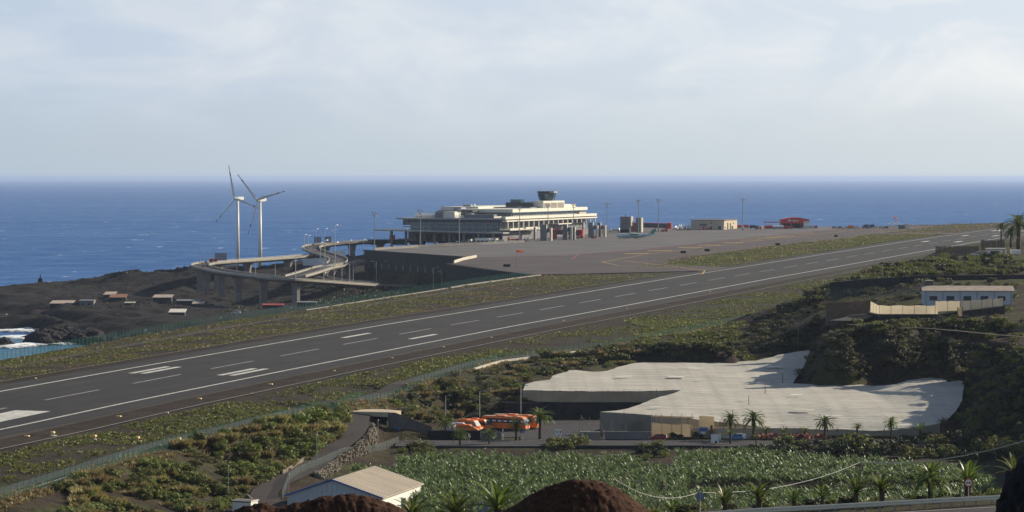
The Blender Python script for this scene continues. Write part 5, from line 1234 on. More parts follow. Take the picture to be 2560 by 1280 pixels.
# ------------------------------------------------------------------ coastal houses
def coast_house(px, py, z, w, d, h, roof, label, rot=0.0, wall='basalt_wall', name='coastal_house', slope=.5):
    x, y, _ = at(px, py, z); zz = gz(x, y) - .3; t = thing(name, label, 'house', (x, y, zz), rot)
    mb = MB(); mb.box(-w / 2, w / 2, 0, d, 0, h); mb.build('wall', M[wall], t)
    mb = MB(); mb.prism([(-w / 2 - .4, -.4), (w / 2 + .4, -.4), (w / 2 + .4, d + .4), (-w / 2 - .4, d + .4)], [h, h, h + slope, h + slope], [h + .25, h + .25, h + slope + .25, h + slope + .25]); mb.build('roof', M[roof], t)
    for k in range(2): mb = MB(); mb.box(-w * .3 + k * w * .4, -w * .3 + k * w * .4 + .9, -.06, 0, .9, 1.9); mb.build('window', M['glass_dark'], t)
    mb = MB(); mb.box(w * .28, w * .28 + .9, -.06, 0, .1, 2); mb.build('door', M['timber'], t)
coast_house(102, 764, 8, 9, 12, 2.2, 'tile_roof', 'low house with orange and cream roof, leftmost on the lava shore', slope=1.6)
coast_house(152, 763, 8, 12, 12, 2.6, 'pale_roof', 'long low pale roofed house right of the orange roofed one on the shore', slope=1.2)
coast_house(216, 765, 8, 8, 8, 3.2, 'concrete_grey', 'grey block house in the middle of the lava shore', wall='concrete_grey', slope=.2)
coast_house(272, 746, 9, 6, 12, 2.4, 'pale_roof', 'small pale roofed house behind the red roofed one on the shore', slope=1.2)
coast_house(294, 757, 8.5, 9, 7, 2.4, 'tile_roof', 'red roofed house with a dark wall in the middle of the lava field', slope=1.6)
coast_house(323, 769, 7.5, 5, 5, 1.6, 'concrete_pale', 'tiny pale flat roofed hut below the red roofed house', slope=.3)
coast_house(405, 762, 8.5, 10, 10, 3.4, 'pale_roof', 'dark walled house with pink roof before the viaduct piers', slope=1.2)
coast_house(470, 764, 8.5, 13, 9, 2.8, 'concrete_grey', 'long grey roofed house under the viaduct on the left', slope=.5)
coast_house(442, 789, 7.5, 8, 8, 2.2, 'cream', 'isolated hut with bright cream roof nearest the airfield fence', slope=1.4)
coast_house(495, 768, 8, 6, 5, 1.8, 'pale_roof', 'small striped pale roof hut beside the long grey house', slope=1.0)
coast_house(682, 781, 8, 11, 4, 1.6, 'red_dull', 'flat red roofed shed beneath the viaduct pier', slope=.6)
coast_house(766, 776, 10, 10, 7, 2.2, 'concrete_grey', 'grey flat roofed shed behind the fence under the embankment', slope=.3)
def cairn():
    x, y, _ = at(101, 709, 12.5); t = thing('stone_cairn', 'tiny dark stone tower on the skyline of the lava shore', 'tower', (x, y, gz(x, y) - .5))
    mb = MB(); mb.box(-1.5, 1.5, -1.5, 1.5, 0, 2.6, .3); mb.build('base', M['lava_rock'], t); mb = MB(); mb.tube((0, 0, 2.6), (0, 0, 5.4), .5, .12, 6); mb.build('spire', M['lava_rock'], t)
cairn()

# ------------------------------------------------------------------ shore rocks and surf
def rock(px, py, w, d, h, label, seed, z=0.0, m='lava_rock', name='shore_rock', loc=None):
    x, y, _ = at(px, py, z) if loc is None else loc
    bm = bmesh.new(); bmesh.ops.create_icosphere(bm, subdivisions=5, radius=1.0)
    co = np.array([v_.co[:] for v_ in bm.verts]); r = .50 + .75 * fbm(co[:, 0] + co[:, 2] * .7 + 9, co[:, 1] - co[:, 2] * .6 + 9, 1.3, 3, seed) + .42 * (fbm(co[:, 0] + co[:, 2] * .3 + 19, co[:, 1] + co[:, 2] * .9 + 9, 4.5, 4, seed + 3) - .28)
    for v_, rr in zip(bm.verts, r): v_.co = (v_.co.x * rr * w / 2, v_.co.y * rr * d / 2, v_.co.z * rr * h)
    me = bpy.data.meshes.new(name); bm.to_mesh(me); bm.free(); me.materials.append(M[m]); o = link_mesh(name, me); o.location = (x, y, z - .2); tag(o, label, 'rock'); return o
rock(88, 858, 13, 20, 5.0, 'low black lava rock at the seaward end of the reef in the surf', 3)
rock(126, 858, 21, 30, 6.6, 'largest black lava rock between two lines of surf', 5); rock(158, 853, 20, 30, 6.8, 'jagged brown topped lava rock joined to the right of the big reef', 8)
rock(8, 866, 12, 14, 4.6, 'isolated black rock in the sea at the left edge', 12); rock(205, 856, 26, 40, 6.8, 'dark lava rock mass between the surf and the airfield fence', 17); rock(240, 842, 30, 30, 5, 'low lava rocks running to the shore behind the fence', 21)
def foam_mat():
    m = bpy.data.materials.new('foam'); m.use_nodes = True; nt = m.node_tree; N_ = nt.nodes; L_ = nt.links; b = N_['Principled BSDF']; b.inputs['Base Color'].default_value = (.86, .88, .9, 1); b.inputs['Roughness'].default_value = .9
    tc = N_.new('ShaderNodeTexCoord'); n = N_.new('ShaderNodeTexNoise'); n.inputs['Scale'].default_value = .40; n.inputs['Detail'].default_value = 9; n.inputs['Roughness'].default_value = .7; L_.new(tc.outputs['Object'], n.inputs['Vector'])
    at_ = N_.new('ShaderNodeAttribute'); at_.attribute_name = 'edge'
    ad = N_.new('ShaderNodeMath'); ad.operation = 'MULTIPLY_ADD'; ad.inputs[1].default_value = .32; L_.new(at_.outputs['Fac'], ad.inputs[0]); L_.new(n.outputs['Fac'], ad.inputs[2])
    mr = N_.new('ShaderNodeMapRange'); mr.inputs['From Min'].default_value = .60; mr.inputs['From Max'].default_value = .80; L_.new(ad.outputs[0], mr.inputs['Value'])
    tp = N_.new('ShaderNodeBsdfTransparent'); mx = N_.new('ShaderNodeMixShader'); L_.new(mr.outputs[0], mx.inputs[0]); L_.new(tp.outputs[0], mx.inputs[1]); L_.new(b.outputs[0], mx.inputs[2]); L_.new(mx.outputs[0], N_['Material Output'].inputs['Surface']); return m
FOAM = foam_mat()
def surf(label, pts, w, h, seed):
    """a band of broken water along a world polyline: bumpy crest, alpha fading out at its edges"""
    C = spline(pts, 10); V = []; E = []; K = 13
    for i, c in enumerate(C):
        d = C[min(i + 1, len(C) - 1)] - C[max(i - 1, 0)]; n = Vector((-d.y, d.x, 0)).normalized()
        for k in range(K):
            q = k / (K - 1) * 2 - 1; p_ = c + n * q * w / 2; e = (1 - q * q) * min(1, 6 * min(i, len(C) - 1 - i) / len(C))
            V.append((p_.x, p_.y, p_.z + .12 + e * h * (.25 + float(fbm(np.array([p_.x]), np.array([p_.y]), .16, 4, seed)[0])))); E.append(e)
    F = [(i * K + k, i * K + k + 1, (i + 1) * K + k + 1, (i + 1) * K + k) for i in range(len(C) - 1) for k in range(K - 1)]
    o = np_mesh('surf', V, F, FOAM, smooth=True); a = o.data.attributes.new('edge', 'FLOAT', 'POINT'); a.data.foreach_set('value', np.array(E, dtype=np.float32)); tag(o, label, kind='structure')
surf('white breaking surf along the black lava shore', im((-60, 808, 0), (0, 812, 0), (40, 817, 0), (90, 822, 0), (140, 826, 0), (185, 829, 0), (230, 829, 0)), 46, 2.6, 4)
surf('second line of white surf in front of the lava shore', im((-40, 828, 0), (20, 829, 0), (60, 829, 0), (110, 828, 0), (165, 828, 0)), 30, 1.6, 7)
surf('broken water on the near side of the reef', im((-20, 872, 0), (20, 869, 0), (60, 864, 0), (100, 861, 0), (150, 860, 0), (190, 852, 0)), 26, 1.2, 9)
surf('ragged foam between the reef rocks', im((20, 846, 0), (50, 841, 0), (70, 850, 0)), 22, .8, 12)
surf('spray thrown up at the lava edge', im((-8, 806, 1), (4, 803, 2), (16, 805, 1)), 16, 4.5, 15)
surf('thin line of surf at the foot of the far lava point', im((120, 712.5, 0), (150, 713, 0), (185, 715, 0), (200, 710, 0)), 24, 1.5, 19)
def turquoise():
    pts_ = [at(-120, 900, .05), at(230, 900, .05), at(250, 838, .05), at(160, 830, .05), at(60, 836, .05), at(-120, 840, .05)]
    mb = MB(); mb.quad(*pts_); m = mat('shoal_water', (0.008, 0.05, 0.14), .4, .25, var=.6, scale=.12, detail=9, col2=(0.03, 0.13, 0.22)); o = mb.build('shoal_water', m); tag(o, 'turquoise churned water in the rocky bay', kind='structure')
turquoise()
# ------------------------------------------------------------------ fences
def fence(name, label, pts, h, post_m, mesh_m, spacing=3.0, maxp=100, brace=8, arm=True):
    """pts: world polyline on the ground; nearest posts are parts of their own, the rest one part"""
    o = Vector(pts[0]); t = thing(name, label, 'fence', o); C = []; d = 0.0
    acc = [0.0]
    for a, b in zip(pts[:-1], pts[1:]): acc.append(acc[-1] + math.dist(a, b))
    n = int(acc[-1] / spacing)
    for i in range(n + 1):
        q = i * spacing; k = max(0, min(len(pts) - 2, int(np.searchsorted(acc, q, 'right')) - 1)); f = (q - acc[k]) / max(1e-6, acc[k + 1] - acc[k]); C.append(Vector(pts[k]).lerp(Vector(pts[k + 1]), f) - o)
    mb = MB()
    for a, b in zip(C[:-1], C[1:]): mb.quad(a + Vector((0, 0, -.1)), b + Vector((0, 0, -.1)), b + Vector((0, 0, h)), a + Vector((0, 0, h)))
    mb.build('wire_mesh', M[mesh_m], t)
    order = sorted(range(len(C)), key=lambda i: (C[i] + o).y); near = set(order[:maxp]); rest = MB()
    for i, c in enumerate(C):
        mbx = MB() if i in near else rest
        mbx.tube(c + Vector((0, 0, -.4)), c + Vector((0, 0, h)), .07, n=5)
        if arm: mbx.tube(c + Vector((0, 0, h)), c + Vector((.3, -.1, h + .4)), .04, n=4)
        if i % brace == 0 and i + 1 < len(C): mbx.tube(c + Vector((0, 0, h * .9)), c.lerp(C[i + 1], .6), .045, n=4)
        if i in near: mbx.build('post', M[post_m], t)
    if rest.v: r = rest.build('post_row', M[post_m], t); r['kind'] = 'stuff'
    return t
LF = [(*xy(s, t_land(s)), gz(*xy(s, t_land(s)))) for s in range(-300, 700, 4)]
lf = fence('airfield_fence', 'green wire mesh fence with leaning posts along the land side of the airfield', LF, 2.3, 'green_post', 'green_mesh')
mat('far_mesh', (.03, .09, .075), .8, .2, var=.2, alpha=.11)
SF = [(*xy(s, t_sea(s)), gz(*xy(s, t_sea(s)))) for s in range(-60, 704, 4)]
fence('airfield_fence', 'green wire mesh fence along the seaward side of the airfield above the lava shore', SF, 2.4, 'green_post', 'far_mesh')
for i, (f, s, lb) in enumerate((('l', -118, 'small white plate on the land side fence above the bare dark bank'), ('l', -28, 'small white plate on the land side fence above the bushy bank'), ('l', 42, 'small white plate on the land side fence near the tunnel portal'), ('l', 168, 'small white plate on the land side fence behind the white nets'),
                               ('s', 150, 'small white plate on the sea side fence above the surf'), ('s', 232, 'small white plate on the sea side fence near the rocks'), ('s', 300, 'small white plate on the sea side fence by the lava houses'), ('s', 370, 'small white plate on the sea side fence below the viaduct'))):
    tt = t_land(s) if f == 'l' else t_sea(s); x, y = xy(s, tt - .1 if f == 'l' else tt + .1); t = thing('warning_plate', lb, 'sign', (x, y, gz(x, y) + 1.2)); mb = MB(); mb.box(-.28, .28, -.14, -.09, 0, .6); mb.build('plate', M['sign_white'], t)
# white kerb at the fence foot
def kerb(label, f, s0, s1, off, m='concrete_pale', w=.45, hh=.5):
    mb = MB(); n = int((s1 - s0) / 5); ss = [s0 + (s1 - s0) * i / n for i in range(n + 1)]
    for a, b in zip(ss[:-1], ss[1:]):
        q = [xy(a, f(a) + off), xy(a, f(a) + off + w), xy(b, f(b) + off + w), xy(b, f(b) + off)]; zz = [gz(*p) for p in q]
        mb.prism(q, [z - .3 for z in zz], [z + hh for z in zz])
    o = mb.build('kerb_wall', M[m]); tag(o, label, 'kerb')
kerb('low pale concrete kerb at the foot of the land side fence above the white nets', t_land, 118, 262, 1.2, w=.9, hh=.55)
kerb('low pale concrete kerb under the sea side fence near the apron wall', t_sea, 560, 704, 2.0, 'concrete', .9, .5); kerb('thin pale kerb along the middle of the sea side fence', t_sea, 380, 555, 2.2, 'concrete', .5, .35)
kerb('thin pale edge of the service track beside the land side fence', lambda s: t_land(s) - 2.2, -250, -120, 0, 'concrete', .25, .12)
# drainage line between runway shoulder and grass
mb = MB()
for k in range(-300, 900, 10): mb.quad(air(k, 41.5, -.02), air(k, 42.0, -.02), air(k + 10, 42.0, -.02), air(k + 10, 41.5, -.02)); mb.quad(air(k, -37.5, -.02), air(k, -37.1, -.02), air(k + 10, -37.1, -.02), air(k + 10, -37.5, -.02))
tag(mb.build('drain_line', M['concrete']), 'thin pale drain line along the runway shoulders', kind='structure')

# ------------------------------------------------------------------ yellow boxes and lights beside the runway
def marker(s, t, w, d, h, label, legs=False, name='marker_box'):
    x, y, z = air(s, t); z = gz(x, y) if abs(t) > 31 else z
    r = thing(name, label, 'marker', (x, y, z + .02), -TH)
    b = .55 if legs else 0.0
    mb = MB(); mb.box(-w / 2, w / 2, -d / 2, d / 2, b, b + h, .08); mb.build('box_body', M['yellow_marker'], r)
    if legs:
        for sx in (-.3, .3): mb = MB(); mb.tube((sx * w, 0, 0), (sx * w, 0, b), .06, n=5); mb.build('leg', M['concrete_pale'], r)
        mb = MB(); mb.box(-w * .2, w * .9, -.9, .6, -.1, .07); mb.build('plinth', M['concrete_pale'], r)
for px, py, lb in ((67, 1086, 'flat yellow marker slab at the lower left edge of the runway shoulder'), (297, 1037, 'flat yellow marker slab below the near end of the thick white bar'), (498, 993, 'flat yellow marker slab below the gap in the edge bars'), (676, 957, 'flat yellow marker slab below the double touchdown bars')):
    for z in (24.6, ): p_ = at(px, py, z); s, t = st(p_[0], p_[1]); 
    for _ in range(4): z = prof(s) + .1; p_ = at(px, py, z); s, t = st(p_[0], p_[1])
    marker(s, t, 1.2, .7, .24, lb)
for px, py, lb in ((835, 925, 'small yellow marker slab along the drain line, nearest of the distant ones'), (980, 893, 'small yellow marker slab along the drain line left of the grass track'), (1108, 866, 'small yellow marker slab by the shoulder past the single bars'), (1228, 842, 'small yellow marker slab halfway along the lower runway shoulder'), (1408, 803, 'small yellow marker slab on the shoulder above the white nets'), (1566, 772, 'small yellow marker slab on the shoulder left of the hill'), (1775, 731, 'small yellow marker slab beside the hill'), (630, 982, 'tiny yellow light on the pale drain line'), (418, 1030, 'tiny yellow light beside the drain line on the left'),
                   (88, 944, 'tiny orange marker on the far shoulder at the left edge')):
    p_ = at(px, py, 27); s, t = st(p_[0], p_[1])
    for _ in range(4): z = prof(s) - .1; p_ = at(px, py, z); s, t = st(p_[0], p_[1])
    marker(s, t, .7, .5, .2, lb)
for px, py, lb in ((132, 1089, 'yellow approach light box hugging the ground beside a green bush, leftmost of four'), (236, 1098, 'yellow light box on short white legs, second of four in the row'), (344, 1102, 'yellow light box on short white legs, third of four in the row'), (448, 1105, 'yellow light box on short white legs, rightmost of four in the row')):
    p_ = at(px, py, 24); s, t = st(p_[0], p_[1])
    for _ in range(4): z = gz(p_[0], p_[1]); p_ = at(px, py, z); s, t = st(p_[0], p_[1])
    marker(s, t, .85, .8, .36, lb, True, 'approach_light')

# ------------------------------------------------------------------ lane, rubble wall, tunnel portal, main road, yard
def ribbon(name, pts, w, m, label, lift=.06):
    C = spline(pts, 6); mb = MB(); L_ = []
    for i, c in enumerate(C):
        d = C[min(i + 1, len(C) - 1)] - C[max(i - 1, 0)]; n = Vector((-d.y, d.x, 0)).normalized() * w / 2; L_.append((c + n, c - n))
    for a, b in zip(L_[:-1], L_[1:]): mb.quad(*[(p_.x, p_.y, p_.z + lift) for p_ in (a[1], b[1], b[0], a[0])])
    return tag(mb.build(name, M[m]), label, kind='structure')
ribbon('lane', [(p_[0], p_[1], p_[2] + .12) for p_ in lane_pts], 5.6, 'lane_road', 'narrow dusty lane curving up beside the rubble wall')
def road_sheet(name, x0, x1, y0, y1, z, m, label, step=12):
    n = max(1, int((x1 - x0) / step)); mb = MB(); xs = [x0 + (x1 - x0) * i / n for i in range(n + 1)]
    for a, b in zip(xs[:-1], xs[1:]): mb.quad((a, y0, z), (b, y0, z), (b, y1, z), (a, y1, z)); mb.quad((a, y0, z), (a, y0, z - .8), (b, y0, z - .8), (b, y0, z))
    return tag(mb.build(name, M[m]), label, kind='structure')
road_sheet('main_road', -27, 260, 691, 706, 18.2, 'road', 'grey two lane main road crossing below the nets')
for y, w in ((692.2, .16), (704.8, .16)): road_sheet('road_edge_line', -26, 250, y, y + w, 18.22, 'paint_faded', 'pale edge line painted on the main road')
road_sheet('bus_yard', -14.5, 23, 716, 770, 18.12, 'road', 'wide asphalt bus yard below the nets'); road_sheet('yard_entrance', 2, 14, 706, 716, 18.13, 'road', 'asphalt entrance from the main road to the bus yard')
mb = MB(); x = -26
while x < 60: mb.quad((x, 698.4, 18.225), (x + 3, 698.4, 18.225), (x + 3, 698.6, 18.225), (x, 698.6, 18.225)); x += 8
tag(mb.build('road_centre_line', M['paint_faded']), 'dashed centre line of the main road', kind='structure')
# dark basalt retaining walls
wall_run('retaining_wall', 'dark rubble retaining wall behind the bus yard', [(-2, 771.2, 22.3), (24, 771.2, 22.3), (46, 771.0, 22.4)], [17, 17, 17], M['basalt_wall'], .9)
wall_run('roadside_wall', 'dark stone wall under the main road above the banana field', [(14, 690.2, 18.1), (44, 690.2, 18.1)], [15.5, 15.5], M['basalt_wall'], .7, .35)
wall_run('yard_wall', 'low black wall with a pale top between the bus yard and the road, left of the palms', [(-20, 711.5, 18.2), (-7.5, 711.5, 18.2)], [17.6, 17.6], M['black'], .5, 1.9)
wall_run('yard_wall', 'low grey wall at the bus yard entrance', [(-7.4, 711.4, 18.2), (-2.6, 711.4, 18.2)], [17.6, 17.6], M['concrete_grey'], .4, 1.5)
wall_run('roadside_wall', 'short white topped block wall with rubbish behind it at the right of the yard', [(16, 708.6, 18.2), (20.8, 708.4, 18.2)], [17.6, 17.6], M['concrete'], .4, 1.7, capm=M['concrete_pale'], cap=.16)
wall_run('roadside_wall', 'sloping grey block wall at the foot of the dark net front', [(22.0, 712.4, 18.2), (33, 711.2, 18.2)], [17.6, 17.6], M['concrete_grey'], .5, 1.5, capm=M['concrete'], cap=.12)
def rubble_wall():
    pts_ = [Vector(p_) for p_ in [(p_[0] + 3.2, p_[1], p_[2]) for p_ in lane_pts[4:9]]]; o = pts_[0]; t = thing('rubble_wall', 'sunlit dry stone rubble wall holding up the curving lane', 'wall', o)
    mb = MB(); rd = random.Random(4)
    for a, b in zip(pts_[:-1], pts_[1:]):
        L_ = (b - a).length; n = max(2, int(L_ * 4))
        for i in range(n):
            for lv in range(7):
                p_ = a.lerp(b, (i + rd.random()) / n) - o; ztop = p_.z; zb = min(16.6, ztop + o.z - 1.2) - o.z; f = (lv + rd.random() * .7) / 7; z = ztop + (zb - ztop) * f
                r = .16 + .30 * rd.random(); x = p_.x + .3 + f * 1.5 + rd.random() * .3; y = p_.y - f * .8
                bz = len(mb.v)
                for k in range(8):
                    sx, sy, sz = (1 if k & 1 else -1), (1 if k & 2 else -1), (1 if k & 4 else -1); q = .75 + .5 * rd.random(); mb.v.append((x + sx * r * q, y + sy * r * q, z + sz * r * q * .85))
                for q in ((0, 2, 3, 1), (4, 5, 7, 6), (0, 1, 5, 4), (2, 6, 7, 3), (0, 4, 6, 2), (1, 3, 7, 5)): mb.f.append(tuple(bz + k for k in q))
    ob = mb.build('stones', M['rubble'], t, bevel=0); ob['kind'] = 'stuff'
    mb = MB()
    for a, b in zip(pts_[:-1], pts_[1:]):
        a2, b2 = a - o, b - o; mb.quad(a2 + Vector((0, 0, .1)), b2 + Vector((0, 0, .1)), (b2.x + 1.6, b2.y - .8, min(16.4 - o.z, b2.z - 1)), (a2.x + 1.6, a2.y - .8, min(16.4 - o.z, a2.z - 1)))
    mb.build('core', M['basalt_wall'], t)
    for k in range(3): wall_run('lane_parapet', ['low stone parapet on the uphill side of the lane bend', 'low stone parapet along the upper part of the lane', 'curved low stone parapet at the bottom of the lane'][k], [[(p_[0] - 3.4, p_[1], p_[2] + .1) for p_ in lane_pts[i:i + 2]] for i in (4, 6, 1)][k], [16, 16], M['rubble'], .4, .55)
rubble_wall()
def portal():
    x, y, z = at(985, 1078, 19.5); t = thing('tunnel_portal', 'beige concrete tunnel portal slab at the head of the lane', 'tunnel', (x, y, z), R(-14))
    mb = MB(); mb.prism([(-11.5, 0), (0, -3.5), (1.2, 2), (-5, 7.5), (-11, 7)], [3.6, 3.6, 3.6, 3.6, 3.6], [4.5, 4.8, 4.8, 4.6, 4.5]); mb.build('roof_slab', M['beige'], t)
    mb = MB(); mb.prism([(-9, .6), (-1, -2.6), (-.8, -1.8), (-9, 1.4)], [0] * 4, [3.6] * 4); mb.build('dark_opening', M['black'], t)
    mb = MB(); mb.prism([(-.4, -3.6), (1.4, -3.4), (9, 1.2), (8.6, 2.0), (.2, -2.4)], [-2] * 5, [4.7, 4.7, 1.2, 1.2, 4.7]); mb.build('wing_wall', M['wing_concrete'], t)
    for k in range(2): mb = MB(); mb.box(1.3 + k * .8, 1.7 + k * .8, -3.62, -3.5, -1.2, 1.2); mb.build('chevron_board', M['sign_blue'], t)
portal()
# net fence around the field corner
NF = [(*at(px, py, 16)[:2], 0) for px, py in ((706, 1247), (722, 1218), (745, 1205), (800, 1185), (860, 1168), (930, 1150), (1003, 1126))]
fence('field_fence', 'grey windbreak net fence on posts between the lane and the banana field', [(a, b, gz(a, b)) for a, b, _ in NF], 1.9, 'galv', 'grey_mesh', 2.6, arm=False)

# ------------------------------------------------------------------ sheds near the lane
def shed():
    Zs = 585.0; zb = 13.2
    A = atd(831, 1202, Zs); Rg = atd(935, 1166, Zs + 27); 
    # plan: ridge runs from A back to Rg; the wide left slope is hidden, the right slope faces us
    a = Vector((A[0], A[1], 0)); ax = (Vector((Rg[0], Rg[1], 0)) - a); Lr = ax.length; ax.normalize(); sd = Vector((ax.y, -ax.x, 0))
    zr = (A[2] + Rg[2]) / 2; ze = zr - 3.3; we = 10.0; wl = 9.2
    t = thing('field_shed', 'large shed with a rust streaked cream roof and shade tinted white gable by the banana field', 'shed', (a.x, a.y, zb), 0); o = Vector((a.x, a.y, zb))
    P = lambda u, v, z: tuple(Vector((a.x, a.y, 0)) + ax * u + sd * v + Vector((0, 0, z)) - o)
    mb = MB(); mb.quad(P(0, -wl, zb - 1), P(0, we, zb - 1), P(0, we, ze), P(0, 0, zr), P(0, -wl, ze + .2)); mb.build('gable_wall', M['shade_and_pale_blue'], t)  # blue stands for shade on the shed's white gable
    mb = MB(); mb.quad(P(Lr, we, zb - 1), P(Lr, -wl, zb - 1), P(Lr, -wl, ze), P(Lr, 0, zr), P(Lr, we, ze)); mb.build('gable_wall', M['shade_and_pale_blue'], t)
    mb = MB(); mb.quad(P(0, we, zb - 1), P(Lr, we, zb - 1), P(Lr, we, ze), P(0, we, ze)); mb.build('side_wall', M['white_paint'], t)
    mb = MB(); mb.quad(P(0, -wl, zb - 1), P(0, -wl, ze), P(Lr, -wl, ze), P(Lr, -wl, zb - 1)); mb.build('side_wall', M['white_paint'], t)
    for nm, v1 in (('roof', we + .5), ('roof', -wl - .5)):
        mb = MB(); zz = ze - .1; q0, q1, q2, q3 = P(-.5, 0, zr + .06), P(Lr + .5, 0, zr + .06), P(Lr + .5, v1, zz + .06), P(-.5, v1, zz + .06); up = (0, 0, .14)
        ad = lambda p_: (p_[0], p_[1], p_[2] + .14)
        mb.v += [q0, q1, q2, q3, ad(q0), ad(q1), ad(q2), ad(q3)]; mb.f += [(0, 1, 2, 3), (4, 5, 6, 7), (0, 1, 5, 4), (1, 2, 6, 5), (2, 3, 7, 6), (3, 0, 4, 7)]; rf = mb.build(nm, M['tin_roof'], t)
        n = 26; mr_ = MB()
        for k in range(n):
            u = -.4 + (Lr + .8) * k / (n - 1); mr_.tube(P(u, 0, zr + .22), P(u, v1, zz + .22), .05, n=4)
        rb = mr_.build('sheet_rib', M['tin_roof'], rf); rb['kind'] = 'stuff'
    mb = MB(); mb.tube(P(-.55, 0, zr + .2), P(-.55, we + .5, ze + .1), .14, n=4); mb.tube(P(-.55, 0, zr + .2), P(-.55, -wl - .5, ze + .1), .14, n=4); mb.build('barge_board', M['sign_blue'], t)
    for k in range(20): 
        v = -wl + .4 + k * (wl + we - .8) / 19; top = zr - (zr - ze) * (abs(v) / (we if v > 0 else wl)); mb = MB(); mb.tube(P(-.04, v, zb), P(-.04, v, top - .1), .05, n=4); mb.build('cladding_rib', M['shade_and_pale_blue'], t)
    for u, z0, w_, h_ in ((Lr * .8, 2.0, 1.0, 1.0), (Lr * .48, 0, 3.2, 3.0), (Lr * .2, 2.0, 1.0, 1.0)):
        q = [P(u, we + .03, zb + z0), P(u + w_, we + .03, zb + z0), P(u + w_, we + .03, zb + z0 + h_), P(u, we + .03, zb + z0 + h_)]; mb = MB(); mb.quad(*q); mb.build('window' if h_ < 2 else 'door', M['glass_dark'], t)
shed()
def container():
    x, y, z = at(613, 1278, 16.2); z = min(z, gz(x, y) + .1); t = thing('white_cabin', 'small white flat roofed cabin at the bottom of the dark bank', 'cabin', (x, y, z), R(-24)); h = 2.6
    mb = MB(); mb.box(-2.0, 2.0, -1.4, 1.4, 0, h); mb.build('wall', M['white_paint'], t)
    mb = MB(); mb.box(-2.15, 2.15, -1.55, 1.55, h, h + .14); mb.build('roof', M['white_paint'], t)
    for k in range(3): mb = MB(); mb.box(-2.1, 2.1, -1.2 + k * .9, -.9 + k * .9, h + .14, h + .24); mb.build('roof_batten', M['pale_roof'], t)
    mb = MB(); mb.box(-2.03, 2.03, -1.46, -1.4, h - .22, h - .06); mb.build('fascia', M['dark_metal'], t); mb = MB(); mb.box(2.0, 2.05, -.3, .5, .1, 2.1); mb.build('door', M['concrete_grey'], t)
container()

# ------------------------------------------------------------------ the netted plantation
FRONT = [(1500, 1029, 726), (1560, 1031, 724), (1640, 1037, 722), (1720, 1043, 720), (1800, 1053, 719), (1880, 1062, 718), (1960, 1070, 717), (2040, 1071, 716), (2120, 1072, 715), (2180, 1076, 714), (2240, 1072, 714), (2310, 1064, 716), (2350, 1056, 719), (2375, 1040, 727)]
FW = [atd(*q) for q in FRONT]
def net_z(y, x=None):
    pl = 23.5 + .035 * (y - 726)
    if x is None: return pl
    w = np.clip((y - np.interp(x, [q[0] for q in FW], [q[1] for q in FW])) / 30.0, 0, 1); w = w * (2 - w)
    zf = np.interp(x, [q[0] for q in FW], [q[2] for q in FW]); return np.where(x < FW[0][0], pl, pl * w + zf * (1 - w))
def net_pt(px, py):
    for q in FRONT:
        if q[:2] == (px, py): return atd(*q)[:2]
    for q in ((2405, 1000, 745), (2390, 1020, 735)):
        if q[:2] == (px, py): return atd(*q)[:2]
    Z = 614741.0 / (py - 181.3); return ((px - 1280) / FPX * Z, Z)
